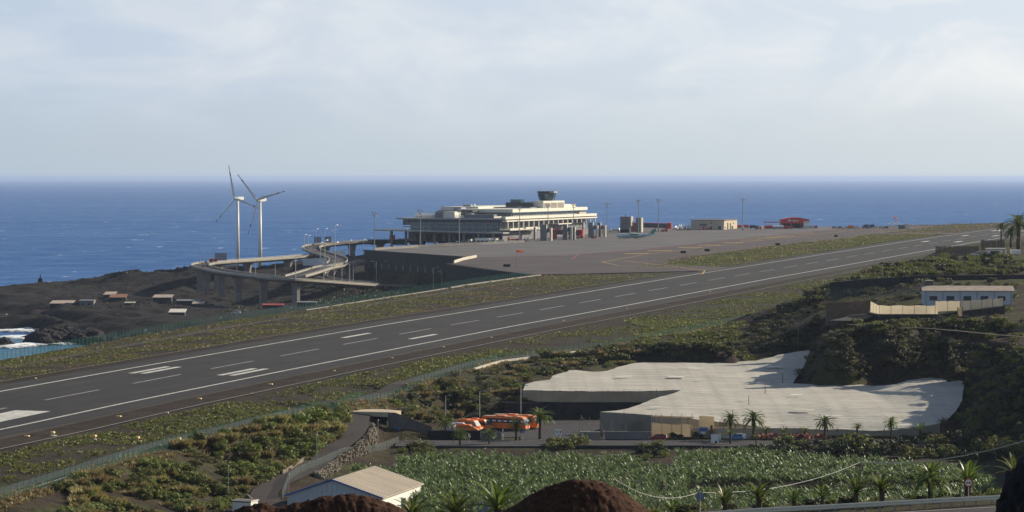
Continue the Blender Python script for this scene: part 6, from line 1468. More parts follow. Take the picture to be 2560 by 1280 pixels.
def net_mat(name, col, alpha, tr):
    m = bpy.data.materials.new(name); m.use_nodes = True; M[name] = m; nt = m.node_tree; N = nt.nodes; L = nt.links; b = N['Principled BSDF']; b.inputs['Roughness'].default_value = .8; b.inputs['Specular IOR Level'].default_value = .2
    tc = N.new('ShaderNodeTexCoord'); mp = N.new('ShaderNodeMapping'); mp.inputs['Scale'].default_value = (.05, .9, .2); L.new(tc.outputs['Object'], mp.inputs[0])
    n = N.new('ShaderNodeTexNoise'); n.inputs['Scale'].default_value = 1.0; n.inputs['Detail'].default_value = 7; L.new(mp.outputs[0], n.inputs['Vector'])
    n2 = N.new('ShaderNodeTexNoise'); n2.inputs['Scale'].default_value = .06; n2.inputs['Detail'].default_value = 6; L.new(tc.outputs['Object'], n2.inputs['Vector'])
    a = N.new('ShaderNodeMath'); a.operation = 'MULTIPLY_ADD'; a.inputs[1].default_value = .6; L.new(n2.outputs['Fac'], a.inputs[0]); L.new(n.outputs['Fac'], a.inputs[2])
    r = N.new('ShaderNodeValToRGB'); e = r.color_ramp.elements; e[0].position = .55; e[1].position = 1.0; e[0].color = (*[c * .74 for c in col], 1); e[1].color = (*[min(1, c * 1.08) for c in col], 1); L.new(a.outputs[0], r.inputs[0]); L.new(r.outputs[0], b.inputs['Base Color'])
    # seams of the net strips and fine wrinkles
    bk = N.new('ShaderNodeTexBrick'); bk.inputs['Color1'].default_value = (.97, .97, .97, 1); bk.inputs['Color2'].default_value = (1.04, 1.03, 1.0, 1); bk.inputs['Mortar'].default_value = (.86, .84, .80, 1); bk.inputs['Mortar Size'].default_value = .035; bk.inputs['Scale'].default_value = 1.0
    mb_ = N.new('ShaderNodeMapping'); mb_.inputs['Scale'].default_value = (.06, .115, .115); L.new(tc.outputs['Object'], mb_.inputs[0]); L.new(mb_.outputs[0], bk.inputs['Vector'])
    mm = N.new('ShaderNodeMix'); mm.data_type = 'RGBA'; mm.blend_type = 'MULTIPLY'; mm.inputs['Factor'].default_value = .8; L.new(r.outputs[0], mm.inputs['A']); L.new(bk.outputs['Color'], mm.inputs['B']); L.new(mm.outputs['Result'], b.inputs['Base Color'])
    mw = N.new('ShaderNodeMapping'); mw.inputs['Scale'].default_value = (.22, 1.5, 1.0); L.new(tc.outputs['Object'], mw.inputs[0]); nw = N.new('ShaderNodeTexNoise'); nw.inputs['Scale'].default_value = 1.0; nw.inputs['Detail'].default_value = 6; L.new(mw.outputs[0], nw.inputs['Vector'])
    bw = N.new('ShaderNodeBump'); bw.inputs['Strength'].default_value = .9; bw.inputs['Distance'].default_value = .35; L.new(nw.outputs['Fac'], bw.inputs['Height']); L.new(bw.outputs[0], b.inputs['Normal'])
    t_ = N.new('ShaderNodeBsdfTranslucent'); L.new(r.outputs[0], t_.inputs['Color']); m1 = N.new('ShaderNodeMixShader'); m1.inputs[0].default_value = tr; L.new(b.outputs[0], m1.inputs[1]); L.new(t_.outputs[0], m1.inputs[2])
    tp = N.new('ShaderNodeBsdfTransparent'); m2 = N.new('ShaderNodeMixShader'); m2.inputs[0].default_value = alpha; L.new(tp.outputs[0], m2.inputs[1]); L.new(m1.outputs[0], m2.inputs[2]); L.new(m2.outputs[0], N['Material Output'].inputs['Surface'])
net_mat('net_white', (.70, .67, .60), .97, .25); net_mat('net_side', (.62, .59, .50), .76, .6); net_mat('net_beige', (.64, .56, .42), .92, .55); net_mat('net_shade', (.26, .275, .28), .85, .4)
ROOF = [(1500, 1029), (1560, 1020), (1600, 1008), (1640, 994), (1680, 983), (1703, 974), (1600, 976), (1480, 977), (1400, 976), (1307, 974), (1314, 958), (1338, 952), (1375, 948), (1382, 938), (1418, 928), (1422, 924), (1500, 929), (1520, 924), (1580, 908), (1612, 905), (1650, 907), (1708, 906), (1775, 905), (1830, 904), (1890, 901), (1945, 893), (2000, 889), (2026, 886), (2012, 915), (1992, 940), (1982, 957),
        (2040, 959), (2080, 954), (2125, 951), (2146, 958), (2190, 966), (2240, 970), (2300, 962), (2340, 956), (2352, 955), (2370, 972), (2402, 966), (2412, 974), (2405, 1000), (2390, 1020), (2375, 1040), (2350, 1056), (2310, 1064), (2240, 1072), (2180, 1076), (2120, 1072), (2040, 1071), (1960, 1070), (1880, 1062), (1800, 1053), (1720, 1043), (1640, 1037), (1560, 1031)]
mat('net_patch', (.70, .68, .62), .8, .2, var=.1)
ROOFW = [net_pt(*p_) for p_ in ROOF]
def netted_plantation():
    c = (40, 760, 18); t = thing('netted_plantation', 'huge pale netting roof stretched over a plantation below the hill', 'greenhouse', c)
    ring = []
    for i in range(len(ROOFW)):
        a, b = ROOFW[i], ROOFW[(i + 1) % len(ROOFW)]; k = max(1, int(math.dist(a, b) / 2.4)); ring += [(a[0] + (b[0] - a[0]) * j / k, a[1] + (b[1] - a[1]) * j / k) for j in range(k)]
    ne = len(ring)
    def inside(x, y):
        q = False
        for i in range(ne):
            (a, b), (c2, d) = ring[i], ring[i - 1]
            if (b > y) != (d > y) and x < (c2 - a) * (y - b) / (d - b) + a: q = not q
        return q
    pts_ = [Vector(p_) for p_ in ring]; st_ = 1.6
    for x in np.arange(-2, 125, st_):
        for y in np.arange(685, 880, st_):
            if inside(x, y): pts_.append(Vector((float(x + .1 * math.sin(y)), float(y))))
    r = delaunay_2d_cdt(pts_, [(i, (i + 1) % ne) for i in range(ne)], [], 1, 1e-4)
    V = np.array([(v.x, v.y) for v in r[0]]); X, Y = V[:, 0], V[:, 1]
    # cloth sagging between the post grid, ridge wires across
    sag = -.12 * np.abs(np.sin(math.pi * X / 6.0)) ** .7 - .16 * np.abs(np.sin(math.pi * (Y - 700) / 4.2)) ** .7 + (fbm(X, Y, 1 / 14., 3, 31) - .5) * .5 + (fbm(X * .4, Y, 1 / 2.6, 3, 37) - .5) * .22
    rise = np.clip((X - 93) / 10, 0, 1) * 1.8 * np.clip((Y - 735) / 20, 0, 1) + np.clip((Y - 850) / 20, 0, 1) * np.clip((X - 65) / 15, 0, 1) * 1.5
    edge = 0
    Zv = net_z(Y, X) + sag * .8 + rise + edge
    f4 = [tuple(f) for f in r[2]]
    me = bpy.data.meshes.new('net_roof'); me.from_pydata([(x - c[0], y - c[1], z - c[2]) for x, y, z in zip(X, Y, Zv)], [], f4)
    for p_ in me.polygons: p_.use_smooth = True
    me.materials.append(M['net_white']); link_mesh('net_roof', me, t)
    # bright patches sewn on
    rd = random.Random(3)
    for (px, py, w, d) in ((1740, 924, 4.5, 1.6), (1560, 944, 4, 2), (1692, 945, 4.5, 2), (1830, 944, 6, 1.2), (1722, 921, 4, 1), (1992, 990, 3, 2), (2010, 1020, 5, 1.5), (1936, 920, 5, 3), (2260, 1040, 4, 1.2), (1860, 1002, 3, 1), (1640, 1018, 3, 1.2), (2080, 1028, 5, 1.2), (1755, 952, 3, 1)):
        x, y = net_pt(px, py); mb = MB(); z = float(net_z(y, x)) + .42 - c[2]; a = rd.uniform(-.3, .3); q = [(-w / 2, -d / 2), (w / 2, -d / 2 + .3), (w / 2, d / 2), (-w / 2, d / 2 - .2)]
        mb.quad(*[(x - c[0] + u * math.cos(a) - v * math.sin(a), y - c[1] + u * math.sin(a) + v * math.cos(a), z + v * .035) for u, v in q]); mb.build('net_patch', M['net_patch'], t)
    # hanging side nets
    def side(pxs, zb, m, nm='side_net', lean=0.0):
        P = [net_pt(*p_) for p_ in pxs]; mb = MB(); Q = []
        for a, b in zip(P[:-1], P[1:]):
            k = max(1, int(math.dist(a, b) / 2)); Q += [(a[0] + (b[0] - a[0]) * j / k, a[1] + (b[1] - a[1]) * j / k) for j in range(k)]
        Q.append(P[-1]); d = zb if callable(zb) else (lambda x, y: zb)
        for a, b in zip(Q[:-1], Q[1:]): mb.quad((a[0] - c[0], a[1] - c[1] - lean, d(*a) - c[2]), (b[0] - c[0], b[1] - c[1] - lean, d(*b) - c[2]), (b[0] - c[0], b[1] - c[1], float(net_z(b[1], b[0])) - .25 - c[2]), (a[0] - c[0], a[1] - c[1], float(net_z(a[1], a[0])) - .25 - c[2]))
        mb.build(nm, M[m], t); return Q
    Q1 = side([(1307, 974), (1400, 976), (1480, 977), (1600, 976), (1703, 974)], 22.2, 'net_side', lean=.5)
    Q2 = side([(1500, 1029), (1560, 1031), (1640, 1037)], 18.2, 'net_shade', lean=.3)  # front net's shade put into its grey
    Q3 = side([(1640, 1037), (1720, 1043), (1800, 1053), (1880, 1062)], 18.3, 'net_beige', lean=.3)
    Q4 = side([(1880, 1062), (1960, 1070), (2040, 1071), (2120, 1072), (2180, 1076), (2240, 1072), (2310, 1064), (2350, 1056)], 18.6, 'net_side', lean=.8)
    side([(1307, 974), (1314, 958)], 22.2, 'net_side'); side([(1500, 1029), (1560, 1020), (1600, 1008), (1640, 994), (1680, 983), (1703, 974)], lambda x, y: 18.4 + max(0, y - 745) * .12, 'net_side')
    for Q, m, stp in ((Q1, 'grey_metal', 2), (Q2, 'timber', 3), (Q3, 'dark_metal', 3), (Q4, 'dark_metal', 4)):
        for i in range(0, len(Q), stp):
            x, y = Q[i]; mb = MB(); mb.tube((x - c[0], y - c[1] - .55, 18.2 - c[2] if Q is not Q1 else 22 - c[2]), (x - c[0], y - c[1] - .02, float(net_z(y, x)) - c[2] + .2), .07, n=5); mb.build('net_post', M[m], t)
    for px, py in ((1549, 1085), (1583, 1083), (1522, 1075)):
        x, y = net_pt(px - 14, 1040); mb = MB(); mb.tube((x - c[0], y - c[1] - 3.2, .2), (x - c[0] - 1.0, y - c[1] - .6, 4.6), .06, n=5); mb.build('stay_pole', M['timber'], t)
    # tall poles standing through the roof
    for px, py, hh in ((1832, 1034, 2.6), (1872, 1008, 1.9), (1913, 982, 1.9), (1957, 957, 2.9)):
        x, y = net_pt(px, py); z = float(net_z(y, x)) - c[2]; mb = MB(); mb.tube((x - c[0], y - c[1], z - 4.5), (x - c[0], y - c[1], z + hh), .1, .08, 6); mb.build('tall_pole', M['timber'], t)
    # withered stems seen through the left side net
    rd = random.Random(9); st2 = MB()
    for k in range(13):
        x = 9 + k * 2.4 + rd.uniform(-.8, .8); y = 778.7; b = Vector((x - c[0], y - c[1], 4.3))
        for q in range(rd.randint(2, 5)):
            tip = b + Vector((rd.uniform(-1.3, 1.3), rd.uniform(-.4, .4), rd.uniform(.8, 2.9))); st2.tube(b, tip, .09, .03, 4); st2.tube(tip, tip + Vector((rd.uniform(-.8, .8), 0, rd.uniform(-.8, .4))), .06, .02, 4)
    o = st2.build('withered_stems', M['plane_green'] if False else M['timber'], t); o['kind'] = 'stuff'
netted_plantation()
def leaning_poles():
    x, y, z = at(1462, 1080, 18.1); t = thing('pole_stack', 'pale timber poles leaning together beside the white topped block wall', 'poles', (x, y, 18.1))
    for a, b in (((-1.2, 0, 0), (-1.2, 0, 3.4)), ((2.2, .3, 0), (-.9, 0, 3.9)), ((2.0, -.3, .2), (-.3, 0, 2.8)), ((1.6, .6, 0), (1.2, .6, 3.6)), ((-.4, .8, 0), (-.8, .3, 4.2))): mb = MB(); mb.tube(a, b, .07, .05, 5); mb.build('pole', M['pale_roof'], t)
leaning_poles()
def entrance_walls():
    x, y, z = at(1640, 1092, 18.1); t = thing('net_wall', 'cream windbreak wall with a torn slatted upper strip beside the red car', 'wall', (x, y - 1.5, 18.1), 0)
    mb = MB(); mb.prism([(-1.2, 0), (8.6, -.4), (8.6, -.3), (-1.2, .1)], 0.1, [3.7, 3.1, 3.1, 3.7]); mb.build('lower_net', M['net_beige'], t)
    for k in range(14): xx = -.8 + k * .5; mb = MB(); mb.box(xx, xx + .36, .1, .16, 3.55 - k * .02, 5.1 - k * .03); mb.build('slat', M['pale_roof'], t)
    for k in range(5): xx = -1.1 + k * 2.4; mb = MB(); mb.tube((xx, -.15, 0), (xx, -.15, 5.6), .07, n=5); mb.build('post', M['galv'], t)
    mb = MB(); mb.prism([(-1.3, -.1), (8.9, -.5), (8.9, -.42), (-1.3, -.02)], [5.0, 4.6, 4.6, 5.0], [5.3, 4.9, 4.9, 5.3]); mb.build('top_strip', M['net_beige'], t)
    x, y, z = at(1765, 1094, 18.1); t = thing('gate_pillar', 'tall cream gate pillar under the blue plate at the nets', 'pillar', (x, y - .5, 18.1), 0)
    mb = MB(); mb.prism([(-1.6, 0), (1.9, -.2), (1.9, 1.2), (-1.6, 1.4)], 0, [5.2, 5.0, 5.0, 5.2]); mb.build('wall_body', M['net_beige'], t); mb = MB(); mb.box(.6, 1.5, -.5, -.2, 0, 1.8); mb.build('stone_base', M['rubble'], t); mb = MB(); mb.box(1.0, 1.5, -.36, -.2, 1.9, 3.0); mb.build('window', M['glass_dark'], t)
    mb = MB(); mb.box(-1.6, .3, -.35, -.2, 1.6, 2.5); mb.build('blue_plate', M['sign_blue'], t); mb = MB(); mb.box(-1.3, -.2, -.4, -.35, .9, 1.5); mb.build('white_plate', M['sign_white'], t)
    t = thing('hedge', 'dark clipped hedge below the cream windbreak wall', 'hedge', (at(1690, 1092, 18.1)[0], at(1690, 1092, 18.1)[1] - 2.2, 18.1)); HEDGES.append((t, 4.2, 1.1, 1.5))
    t = thing('hedge', 'dark hedge left of the cream gate pillar', 'hedge', (at(1746, 1094, 18.1)[0], at(1746, 1094, 18.1)[1] - 1.8, 18.1)); HEDGES.append((t, 3.2, 1.0, 1.9))
HEDGES = []
entrance_walls()
wall_run('roadside_wall', 'beige wall below the right part of the nets behind the palms', [(43.5, 715.5, 18.3), (56, 713.6, 18.4), (70, 712.2, 18.5)], [17.8, 17.8, 17.8], M['beige'], .4, 2.1)
def red_ground(px0, px1, py, lb):
    a = at(px0, py, 18.5); b = at(px1, py, 18.5); w = (b[0] - a[0]); t = thing('red_flower_bed', lb, 'flower bed', ((a[0] + b[0]) / 2, a[1] + .8, 18.4)); V = MB(); rd = random.Random(int(px0))
    for k in range(260):
        x = rd.uniform(-w / 2, w / 2); y = rd.uniform(-1.2, 1.6); z = rd.uniform(.1, .9) * (1 - abs(2 * x / w) ** 3 * .7) + .1; r = rd.uniform(.15, .32); u = Vector((rd.gauss(0, 1), rd.gauss(0, 1), rd.gauss(0, 1))).normalized() * r; v = u.orthogonal().normalized() * r; p_ = Vector((x, y, z)); V.quad(p_ - u - v, p_ + u - v, p_ + u + v, p_ - u + v)
    V.build('blossom', M['red_flower'], t)
mat('red_flower', (.30, .12, .095), .8, .2, var=.3, scale=.8)
red_ground(1880, 1962, 1096, 'red flowering shrubs below the nets, left patch'); red_ground(1966, 2036, 1095, 'red flowering shrubs below the nets, middle patch'); red_ground(2042, 2066, 1096, 'small red flowering patch right of the larger ones')

# ------------------------------------------------------------------ signs, bollards, lamps by the road
def pole_sign(name, px, py, ty, z, label, shape, r, face, back=False, ring=None, icon=None, rot=0.0, cat='road sign', Z=None):
    p_ = atd(px, py, Z) if Z else at(px, py, z); h = (py - ty) * p_[1] / FPX; t = thing(name, label, cat, p_, rot)
    mb = MB(); mb.tube((0, .06, -.3), (0, .06, h), .045, n=6); mb.build('post', M['galv'], t)
    c = h - r
    def disc(rr, y0, y1, nm, m):
        mb = MB()
        if shape == 'disc': mb.lathe([(rr, y0), (rr, y1)], 24, (0, 0, c), 'y')
        elif shape == 'tri': P = [(rr * math.sin(a), c + rr * math.cos(a)) for a in (0, 2 * math.pi / 3, 4 * math.pi / 3)]; mb.side(P, y0, y1)
        else: mb.box(-rr * .55, rr * .55, y0, y1, c - rr, c + rr)
        return mb.build(nm, M[m], t)
    disc(r, -.04, 0, 'plate', ring or face)
    if ring: disc(r * (.76 if shape == 'disc' else .62), -.05, -.041, 'face', face)
    if back: mb = MB(); mb.tube((0, -.09, c - r * 1.1), (0, -.09, c + r), .045, n=6); mb.build('back_post', M['galv'], t)
    if icon: icon(t, c, r)
    return t
def icon_arrow(t, c, r): mb = MB(); mb.prism([(-.1 * r, -.06), (.1 * r, -.06), (.1 * r, -.05), (-.1 * r, -.05)], c - .5 * r, c + .1 * r); mb.build('arrow_shaft', M['sign_white'], t); mb = MB(); mb.side([(-.4 * r, c + .05 * r), (.4 * r, c + .05 * r), (0, c + .55 * r)], -.06, -.05); mb.build('arrow_head', M['sign_white'], t)
def icon_cars(t, c, r):
    for sx, m in ((-.36, 'red'), (.30, 'black')):
        mb = MB(); k = r * .26; x = sx * r; mb.side([(x - k, c - .12 * r), (x + k, c - .12 * r), (x + k, c + .04 * r), (x + k * .6, c + .06 * r), (x + k * .4, c + .2 * r), (x - k * .4, c + .2 * r), (x - k * .6, c + .06 * r), (x - k, c + .04 * r)], -.062, -.052); mb.build('car_symbol', M[m], t)
        for q in (-.5, .5): mb = MB(); mb.lathe([(k * .28, -.062), (k * .28, -.052)], 8, (x + q * k, 0, c - .14 * r), 'y'); mb.build('wheel_symbol', M[m], t)
def icon_fig(t, c, r): mb = MB(); mb.side([(-.12 * r, c - .3 * r), (.12 * r, c - .3 * r), (.05 * r, c + .25 * r), (-.05 * r, c + .25 * r)], -.062, -.052); mb.build('symbol', M['black'], t)
pole_sign('direction_sign', 1307, 1100, 1074, 18.1, 'round blue sign with a white arrow on a post by the yard grass strip', 'disc', .42, 'sign_blue', icon=icon_arrow)
pole_sign('warning_sign', 1510, 1100, 1071, 18.1, 'red edged white triangle sign in front of the dark net front', 'tri', .62, 'sign_white', ring='red', icon=icon_fig)
pole_sign('post_sign', 1173, 1116, 1084, 17.6, 'narrow white upright sign on a post in front of the road palms', 'rect', .42, 'sign_white', cat='sign')
pole_sign('no_passing_sign', 2421, 1251, 1196, 51.0, 'round white no passing sign with red ring and two car symbols', 'disc', .385, 'sign_white', ring='red', icon=icon_cars)
pole_sign('round_sign', 1750, 1290, 1229, 51.0, 'round sign seen from its blue grey back at the left end of the guardrail', 'disc', .40, 'sign_back', back=True, Z=262)
pole_sign('round_sign', 1207, 1310, 1256, 51.0, 'round sign seen from its blue grey back left of the brown mound', 'disc', .47, 'sign_back', back=True, Z=250)
pole_sign('warning_sign', 2507, 1130, 1099, 19, 'triangular sign seen from behind in the shade at the right end of the road', 'tri', .7, 'sign_back')
def dots(t, w, h, l):
    for sx in (-.32, .32): mb = MB(); mb.lathe([(.14, -.07), (.14, -.055)], 10, (sx * w, 0, l + h * .55), 'y'); mb.build('symbol', M['black'], t); mb = MB(); mb.box(sx * w - .08, sx * w + .08, -.07, -.055, l + h * .25, l + h * .45); mb.build('symbol', M['black'], t)
    for k in range(3): mb = MB(); mb.box(-.25, .25, -.068, -.055, l + h * (.3 + .18 * k), l + h * (.36 + .18 * k)); mb.build('text_line', M['sign_back'], t)
board('notice_board', 1396, 1101, 18.1, 1.5, 1.2, 'sign_white', 'white notice board with two black symbols on two posts by the yard', 'sign', 1.4, marks=dots)
def peak(t, w, h, l): mb = MB(); mb.side([(-.1, l), (.62, l), (.34, l + h * .42)], -.07, -.055); mb.build('symbol', M['black'], t)
board('notice_board', 1787, 1110, 18.0, 1.75, 2.1, 'sign_white', 'white square board with a dark peak symbol below the gate pillar', 'sign', .15, marks=peak)
board('parking_sign', 1906, 1086, 18.3, .85, 1.6, 'sign_blue', 'upright blue sign left of the red flower beds', 'sign', .9, 1, marks=lambda t, w, h, l: [ (lambda mb: mb.build('symbol', M['sign_white'], t))(MB().box(-.2, .2, -.07, -.055, l + h * .62, l + h * .82)), (lambda mb: mb.build('symbol', M['sign_white'], t))(MB().box(-.2, .2, -.07, -.055, l + h * .2, l + h * .5))])
board('marker_board', 1800, 1104, 18.1, .3, 1.5, 'sign_white', 'narrow white panel on a post beside the peak symbol board', 'sign', .4, 1)
def bollard(px, py, h, lb):
    p_ = at(px, py, 18.0 if py < 1105 else 17.7); t = thing('bollard', lb, 'bollard', p_); mb = MB(); mb.lathe([(.09, -.2), (.09, h * .8), (.07, h), (.01, h + .03)], 8); mb.build('post', M['sign_white'], t); mb = MB(); mb.lathe([(.093, h * .6), (.093, h * .75)], 8); mb.build('reflector', M['black'], t)
for px, py, h, lb in ((1051, 1117, 1.9, 'tall white marker post at the left end of the road before the banana field'), (1015, 1106, 1.0, 'slanting white marker post near the tunnel portal'), (1032, 1116, .6, 'tiny white bollard left of the tall marker post'), (1201, 1116, .5, 'tiny white bollard on the road edge left of two road palms'), (1241, 1116, .5, 'tiny white bollard on the road edge right of the second road palm'), (1281, 1116, .5, 'tiny white bollard on the road edge below the blue arrow sign'), (1323, 1118, .5, 'tiny white bollard on the road edge below the big yard palm'),
                       (1329, 1099, .6, 'small white bollard on the grass strip between blue sign and palm'), (1484, 1117, .5, 'tiny white bollard on the road edge left of the triangle sign'), (1525, 1117, .5, 'tiny white bollard on the road edge below the triangle sign'), (1567, 1117, .5, 'tiny white bollard on the road edge left of the shrub by the red car'), (1653, 1116, .5, 'tiny white bollard on the road edge below the red car'), (1257, 1098, 2.4, 'square pale gate post at the yard entrance')): bollard(px, py, h, lb)
GY_ = 'street lamps behind the bus yard'
lamp(1114, 1046, 988, 20, 'single armed street lamp on the bushy bank left of the buses', 'S', R(0), GY_); lamp(1199, 1042, 977, 19, 'single armed street lamp behind the orange coaches', 'S', R(0), GY_); lamp(1302, 1040, 963, 19, 'single armed street lamp at the left corner of the white nets', 'S', R(0), GY_)
lamp(792, 1168, 1088, 18.3, 'thin dark street lamp in the middle of the curving lane', 'S', R(90), 'lamps along the lane'); lamp(945, 1128, 1051, 17.5, 'thin dark street lamp in front of the rubble wall', 'S', R(90), 'lamps along the lane'); lamp(722, 1248, 1185, 16.5, 'thin pale street lamp by the shed gable', 'S', R(90), 'lamps along the lane')
lamp(571, 1232, 1165, 20, 'thin dark street lamp on the bank above the white cabin', 'S', R(90), 'lamps along the lane')
lamp(2206, 712, 665, 46, 'street lamp on a dark pole at the edge of the hill terrace', 'S', R(200), 'lamps along the lane')
def pole(px, py, ty, z, r, lb, Z=None, name='utility_pole', m='timber'):
    p_ = atd(px, py, Z) if Z else at(px, py, z); h = (py - ty) * p_[1] / FPX; t = thing(name, lb, 'pole', (p_[0], p_[1], p_[2])); mb = MB(); mb.tube((0, 0, -1), (0, 0, h), r, r * .7, 6); mb.build('pole', M[m], t); mb = MB(); mb.box(-.6, .6, -.05, .05, h - .5, h - .35); mb.build('crossarm', M[m], t); return (p_[0], p_[1], p_[2] + h)
pole(2013, 768, 735, 38, .1, 'thin timber pole on the left shoulder of the hill', name='utility_pole')
pole(1996, 880, 790, 28.8, .08, 'long thin leaning pole on the dark slope above the net tip')
pA = pole(2151, 1196, 1155, 0, .09, 'short timber pole in the banana field carrying the sagging cable', Z=410)
def cable(name, pts, r, label, sag):
    mb = MB(); P = []
    for a, b in zip(pts[:-1], pts[1:]):
        for k in range(24): f = k / 24; q = Vector(a).lerp(Vector(b), f); q.z -= sag * 4 * f * (1 - f); P.append(q)
    P.append(Vector(pts[-1])); mb.poly_tube(P, [r] * len(P), 5); o = mb.build(name, M['galv']); tag(o, label, 'cable')
cable('cable', [pA, atd(2600, 1090, 330)], .045, 'sagging pale cable rising from the field pole to the right edge', 1.1)
cable('cable', [atd(1535, 1196, 300), atd(1745, 1231, 330), pA], .03, 'sagging pale cable from behind the brown mound to the field pole', 1.2)

# ------------------------------------------------------------------ hill top: house, wall nets, palisades
def hill_house():
    A = atd(2310, 728, 888); zb = 41.4; wpx = 888 / FPX; t = thing('hill_house', 'long house with shade tinted walls and a low pinkish roof behind the beige nets', 'house', (A[0], A[1], zb), R(-3)); h = A[2] - zb; W = 26
    mb = MB(); mb.box(0, W, 0, 8, -1, h); mb.build('wall', M['shade_and_pale_blue'], t)  # the wall's blue is shade put into its colour
    mb = MB(); mb.prism([(-.6, -.6), (W + .6, -.6), (W + .6, 4.2), (-.6, 4.2)], [h, h, h + 1.3, h + 1.3], [h + .2, h + .2, h + 1.5, h + 1.5]); mb.build('roof', M['pale_roof'], t); mb = MB(); mb.prism([(-.6, 4.2), (W + .6, 4.2), (W + .6, 8.6), (-.6, 8.6)], [h + 1.3, h + 1.3, h, h], [h + 1.5, h + 1.5, h + .2, h + .2]); mb.build('roof', M['pale_roof'], t)
    mb = MB(); mb.prism([(0, 0), (0.02, 0), (.02, 8), (0, 8)], h, [h, h, h, h]); 
    for k in range(5): x = 1.6 + k * 5.0; mb = MB(); mb.box(x, x + 2.3, -.07, 0, h * .46, h * .72); w_ = mb.build('window', M['glass_dark'], t); mb = MB(); mb.box(x - .1, x + 2.4, -.1, -.071, h * .42, h * .46); mb.build('sill', M['concrete_pale'], w_)
    for k in range(6): x = .6 + k * 5.0; mb = MB(); mb.tube((x, -.1, 0), (x, -.1, h), .06, n=5); mb.build('downpipe', M['dark_metal'], t)
    mb = MB(); mb.box(1.0, 3.0, 5, 7, h + 1.2, h + 2.9); mb.build('chimney_frame', M['dark_metal'], t); mb = MB(); mb.box(.8, 3.2, 4.8, 7.2, h + 2.9, h + 3.05); mb.build('chimney_cap', M['concrete_pale'], t)
hill_house()
def netfence(label, pts, z0, z1, m='net_beige', n_post=None, base=None, name='net_fence'):
    o = Vector((pts[0][0], pts[0][1], z0[0])); t = thing(name, label, 'fence', o)
    mb = MB()
    for i in range(len(pts) - 1):
        a, b = pts[i], pts[i + 1]; K = 6
        for k in range(K):
            f, g = k / K, (k + 1) / K; L = lambda u, q: q[i] + (q[i + 1] - q[i]) * u; sg = lambda u: -.35 * math.sin(math.pi * ((u * 3) % 1)); pa = (a[0] + (b[0] - a[0]) * f, a[1] + (b[1] - a[1]) * f); pb = (a[0] + (b[0] - a[0]) * g, a[1] + (b[1] - a[1]) * g)
            mb.quad((pa[0] - o.x, pa[1] - o.y, L(f, z0) - o.z), (pb[0] - o.x, pb[1] - o.y, L(g, z0) - o.z), (pb[0] - o.x, pb[1] - o.y, L(g, z1) + sg(g) * .6 - o.z), (pa[0] - o.x, pa[1] - o.y, L(f, z1) + sg(f) * .6 - o.z))
    mb.build('net', M[m], t)
    for i in range(len(pts) - 1):
        a, b = pts[i], pts[i + 1]; k = max(1, int(math.dist(a, b) / 3.2))
        for j in range(k + (i == len(pts) - 2)): f = j / k; x, y = a[0] + (b[0] - a[0]) * f, a[1] + (b[1] - a[1]) * f; za = z0[i] + (z0[i + 1] - z0[i]) * f; zb = z1[i] + (z1[i + 1] - z1[i]) * f; mb = MB(); mb.tube((x - o.x, y - o.y - .1, za - 1.2 - o.z), (x - o.x, y - o.y - .1, zb + .25 - o.z), .06, n=5); mb.build('post', M['timber'], t)
    return t
Zn = 850
def nl(*P): return [atd(px, py, Zn + dz) for px, py, dz in P]
a_ = nl((2176, 780, 12), (2198, 785, 0), (2345, 785, -2)); b_ = nl((2176, 752, 12), (2198, 763, 0), (2345, 763, -2))
netfence('glowing beige net fence on the dark wall, left and lower section', a_, [p_[2] for p_ in a_], [p_[2] for p_ in b_])
a_ = nl((2338, 779, -3), (2400, 776, -3), (2508, 764, 4)); b_ = nl((2338, 752, -3), (2400, 752, -3), (2508, 744, 4))
netfence('glowing beige net fence on the dark wall, right and higher section', a_, [p_[2] for p_ in a_], [p_[2] for p_ in b_])
p1 = nl((2172, 782, 13), (2198, 786, .5), (2345, 786, -1.5), (2400, 778, -2), (2510, 765, 5)); wall_run('terrace_wall', 'dark stone terrace wall below the glowing beige nets', p1, [38.5] * 5, M['basalt_wall'], .8)
a = atd(2400, 789, 845); t = thing('pale_door', 'narrow pale door in the dark terrace wall under the beige nets', 'door', (a[0], a[1], a[2] - .2)); mb = MB(); mb.box(-.6, .6, -.2, -.1, 0, 2.4); mb.build('leaf', M['net_beige'], t); mb = MB(); mb.box(-.75, -.6, -.25, 0, 0, 2.6); mb.box(.6, .75, -.25, 0, 0, 2.6); mb.build('frame', M['timber'], t)
p1 = [atd(2060, 742, 905), atd(2180, 738, 905), atd(2300, 730, 905)]; p2 = [atd(2060, 722, 905), atd(2180, 718, 905), atd(2300, 716, 905)]
netfence('row of dark net panels on posts on the left of the long hill house', p1, [p_[2] - .6 for p_ in p1], [p_[2] for p_ in p2], 'grey_mesh')
p1 = [atd(2065, 770, 860), atd(2120, 768, 862), atd(2172, 764, 864)]; wall_run('terrace_wall', 'dark block wall with pale slabs left of the beige nets', [(q[0], q[1], q[2]) for q in p1], [37.5] * 3, M['timber'], .5, 1.6)
for lb, pts_, zb, m in (('long dark terrace wall behind the long hill house', [atd(2075, 706, 940), atd(2170, 697, 942), atd(2300, 689, 946), atd(2620, 686, 950)], 43, 'basalt_wall'),): wall_run('terrace_wall', lb, pts_, [zb] * len(pts_), M[m], .9)
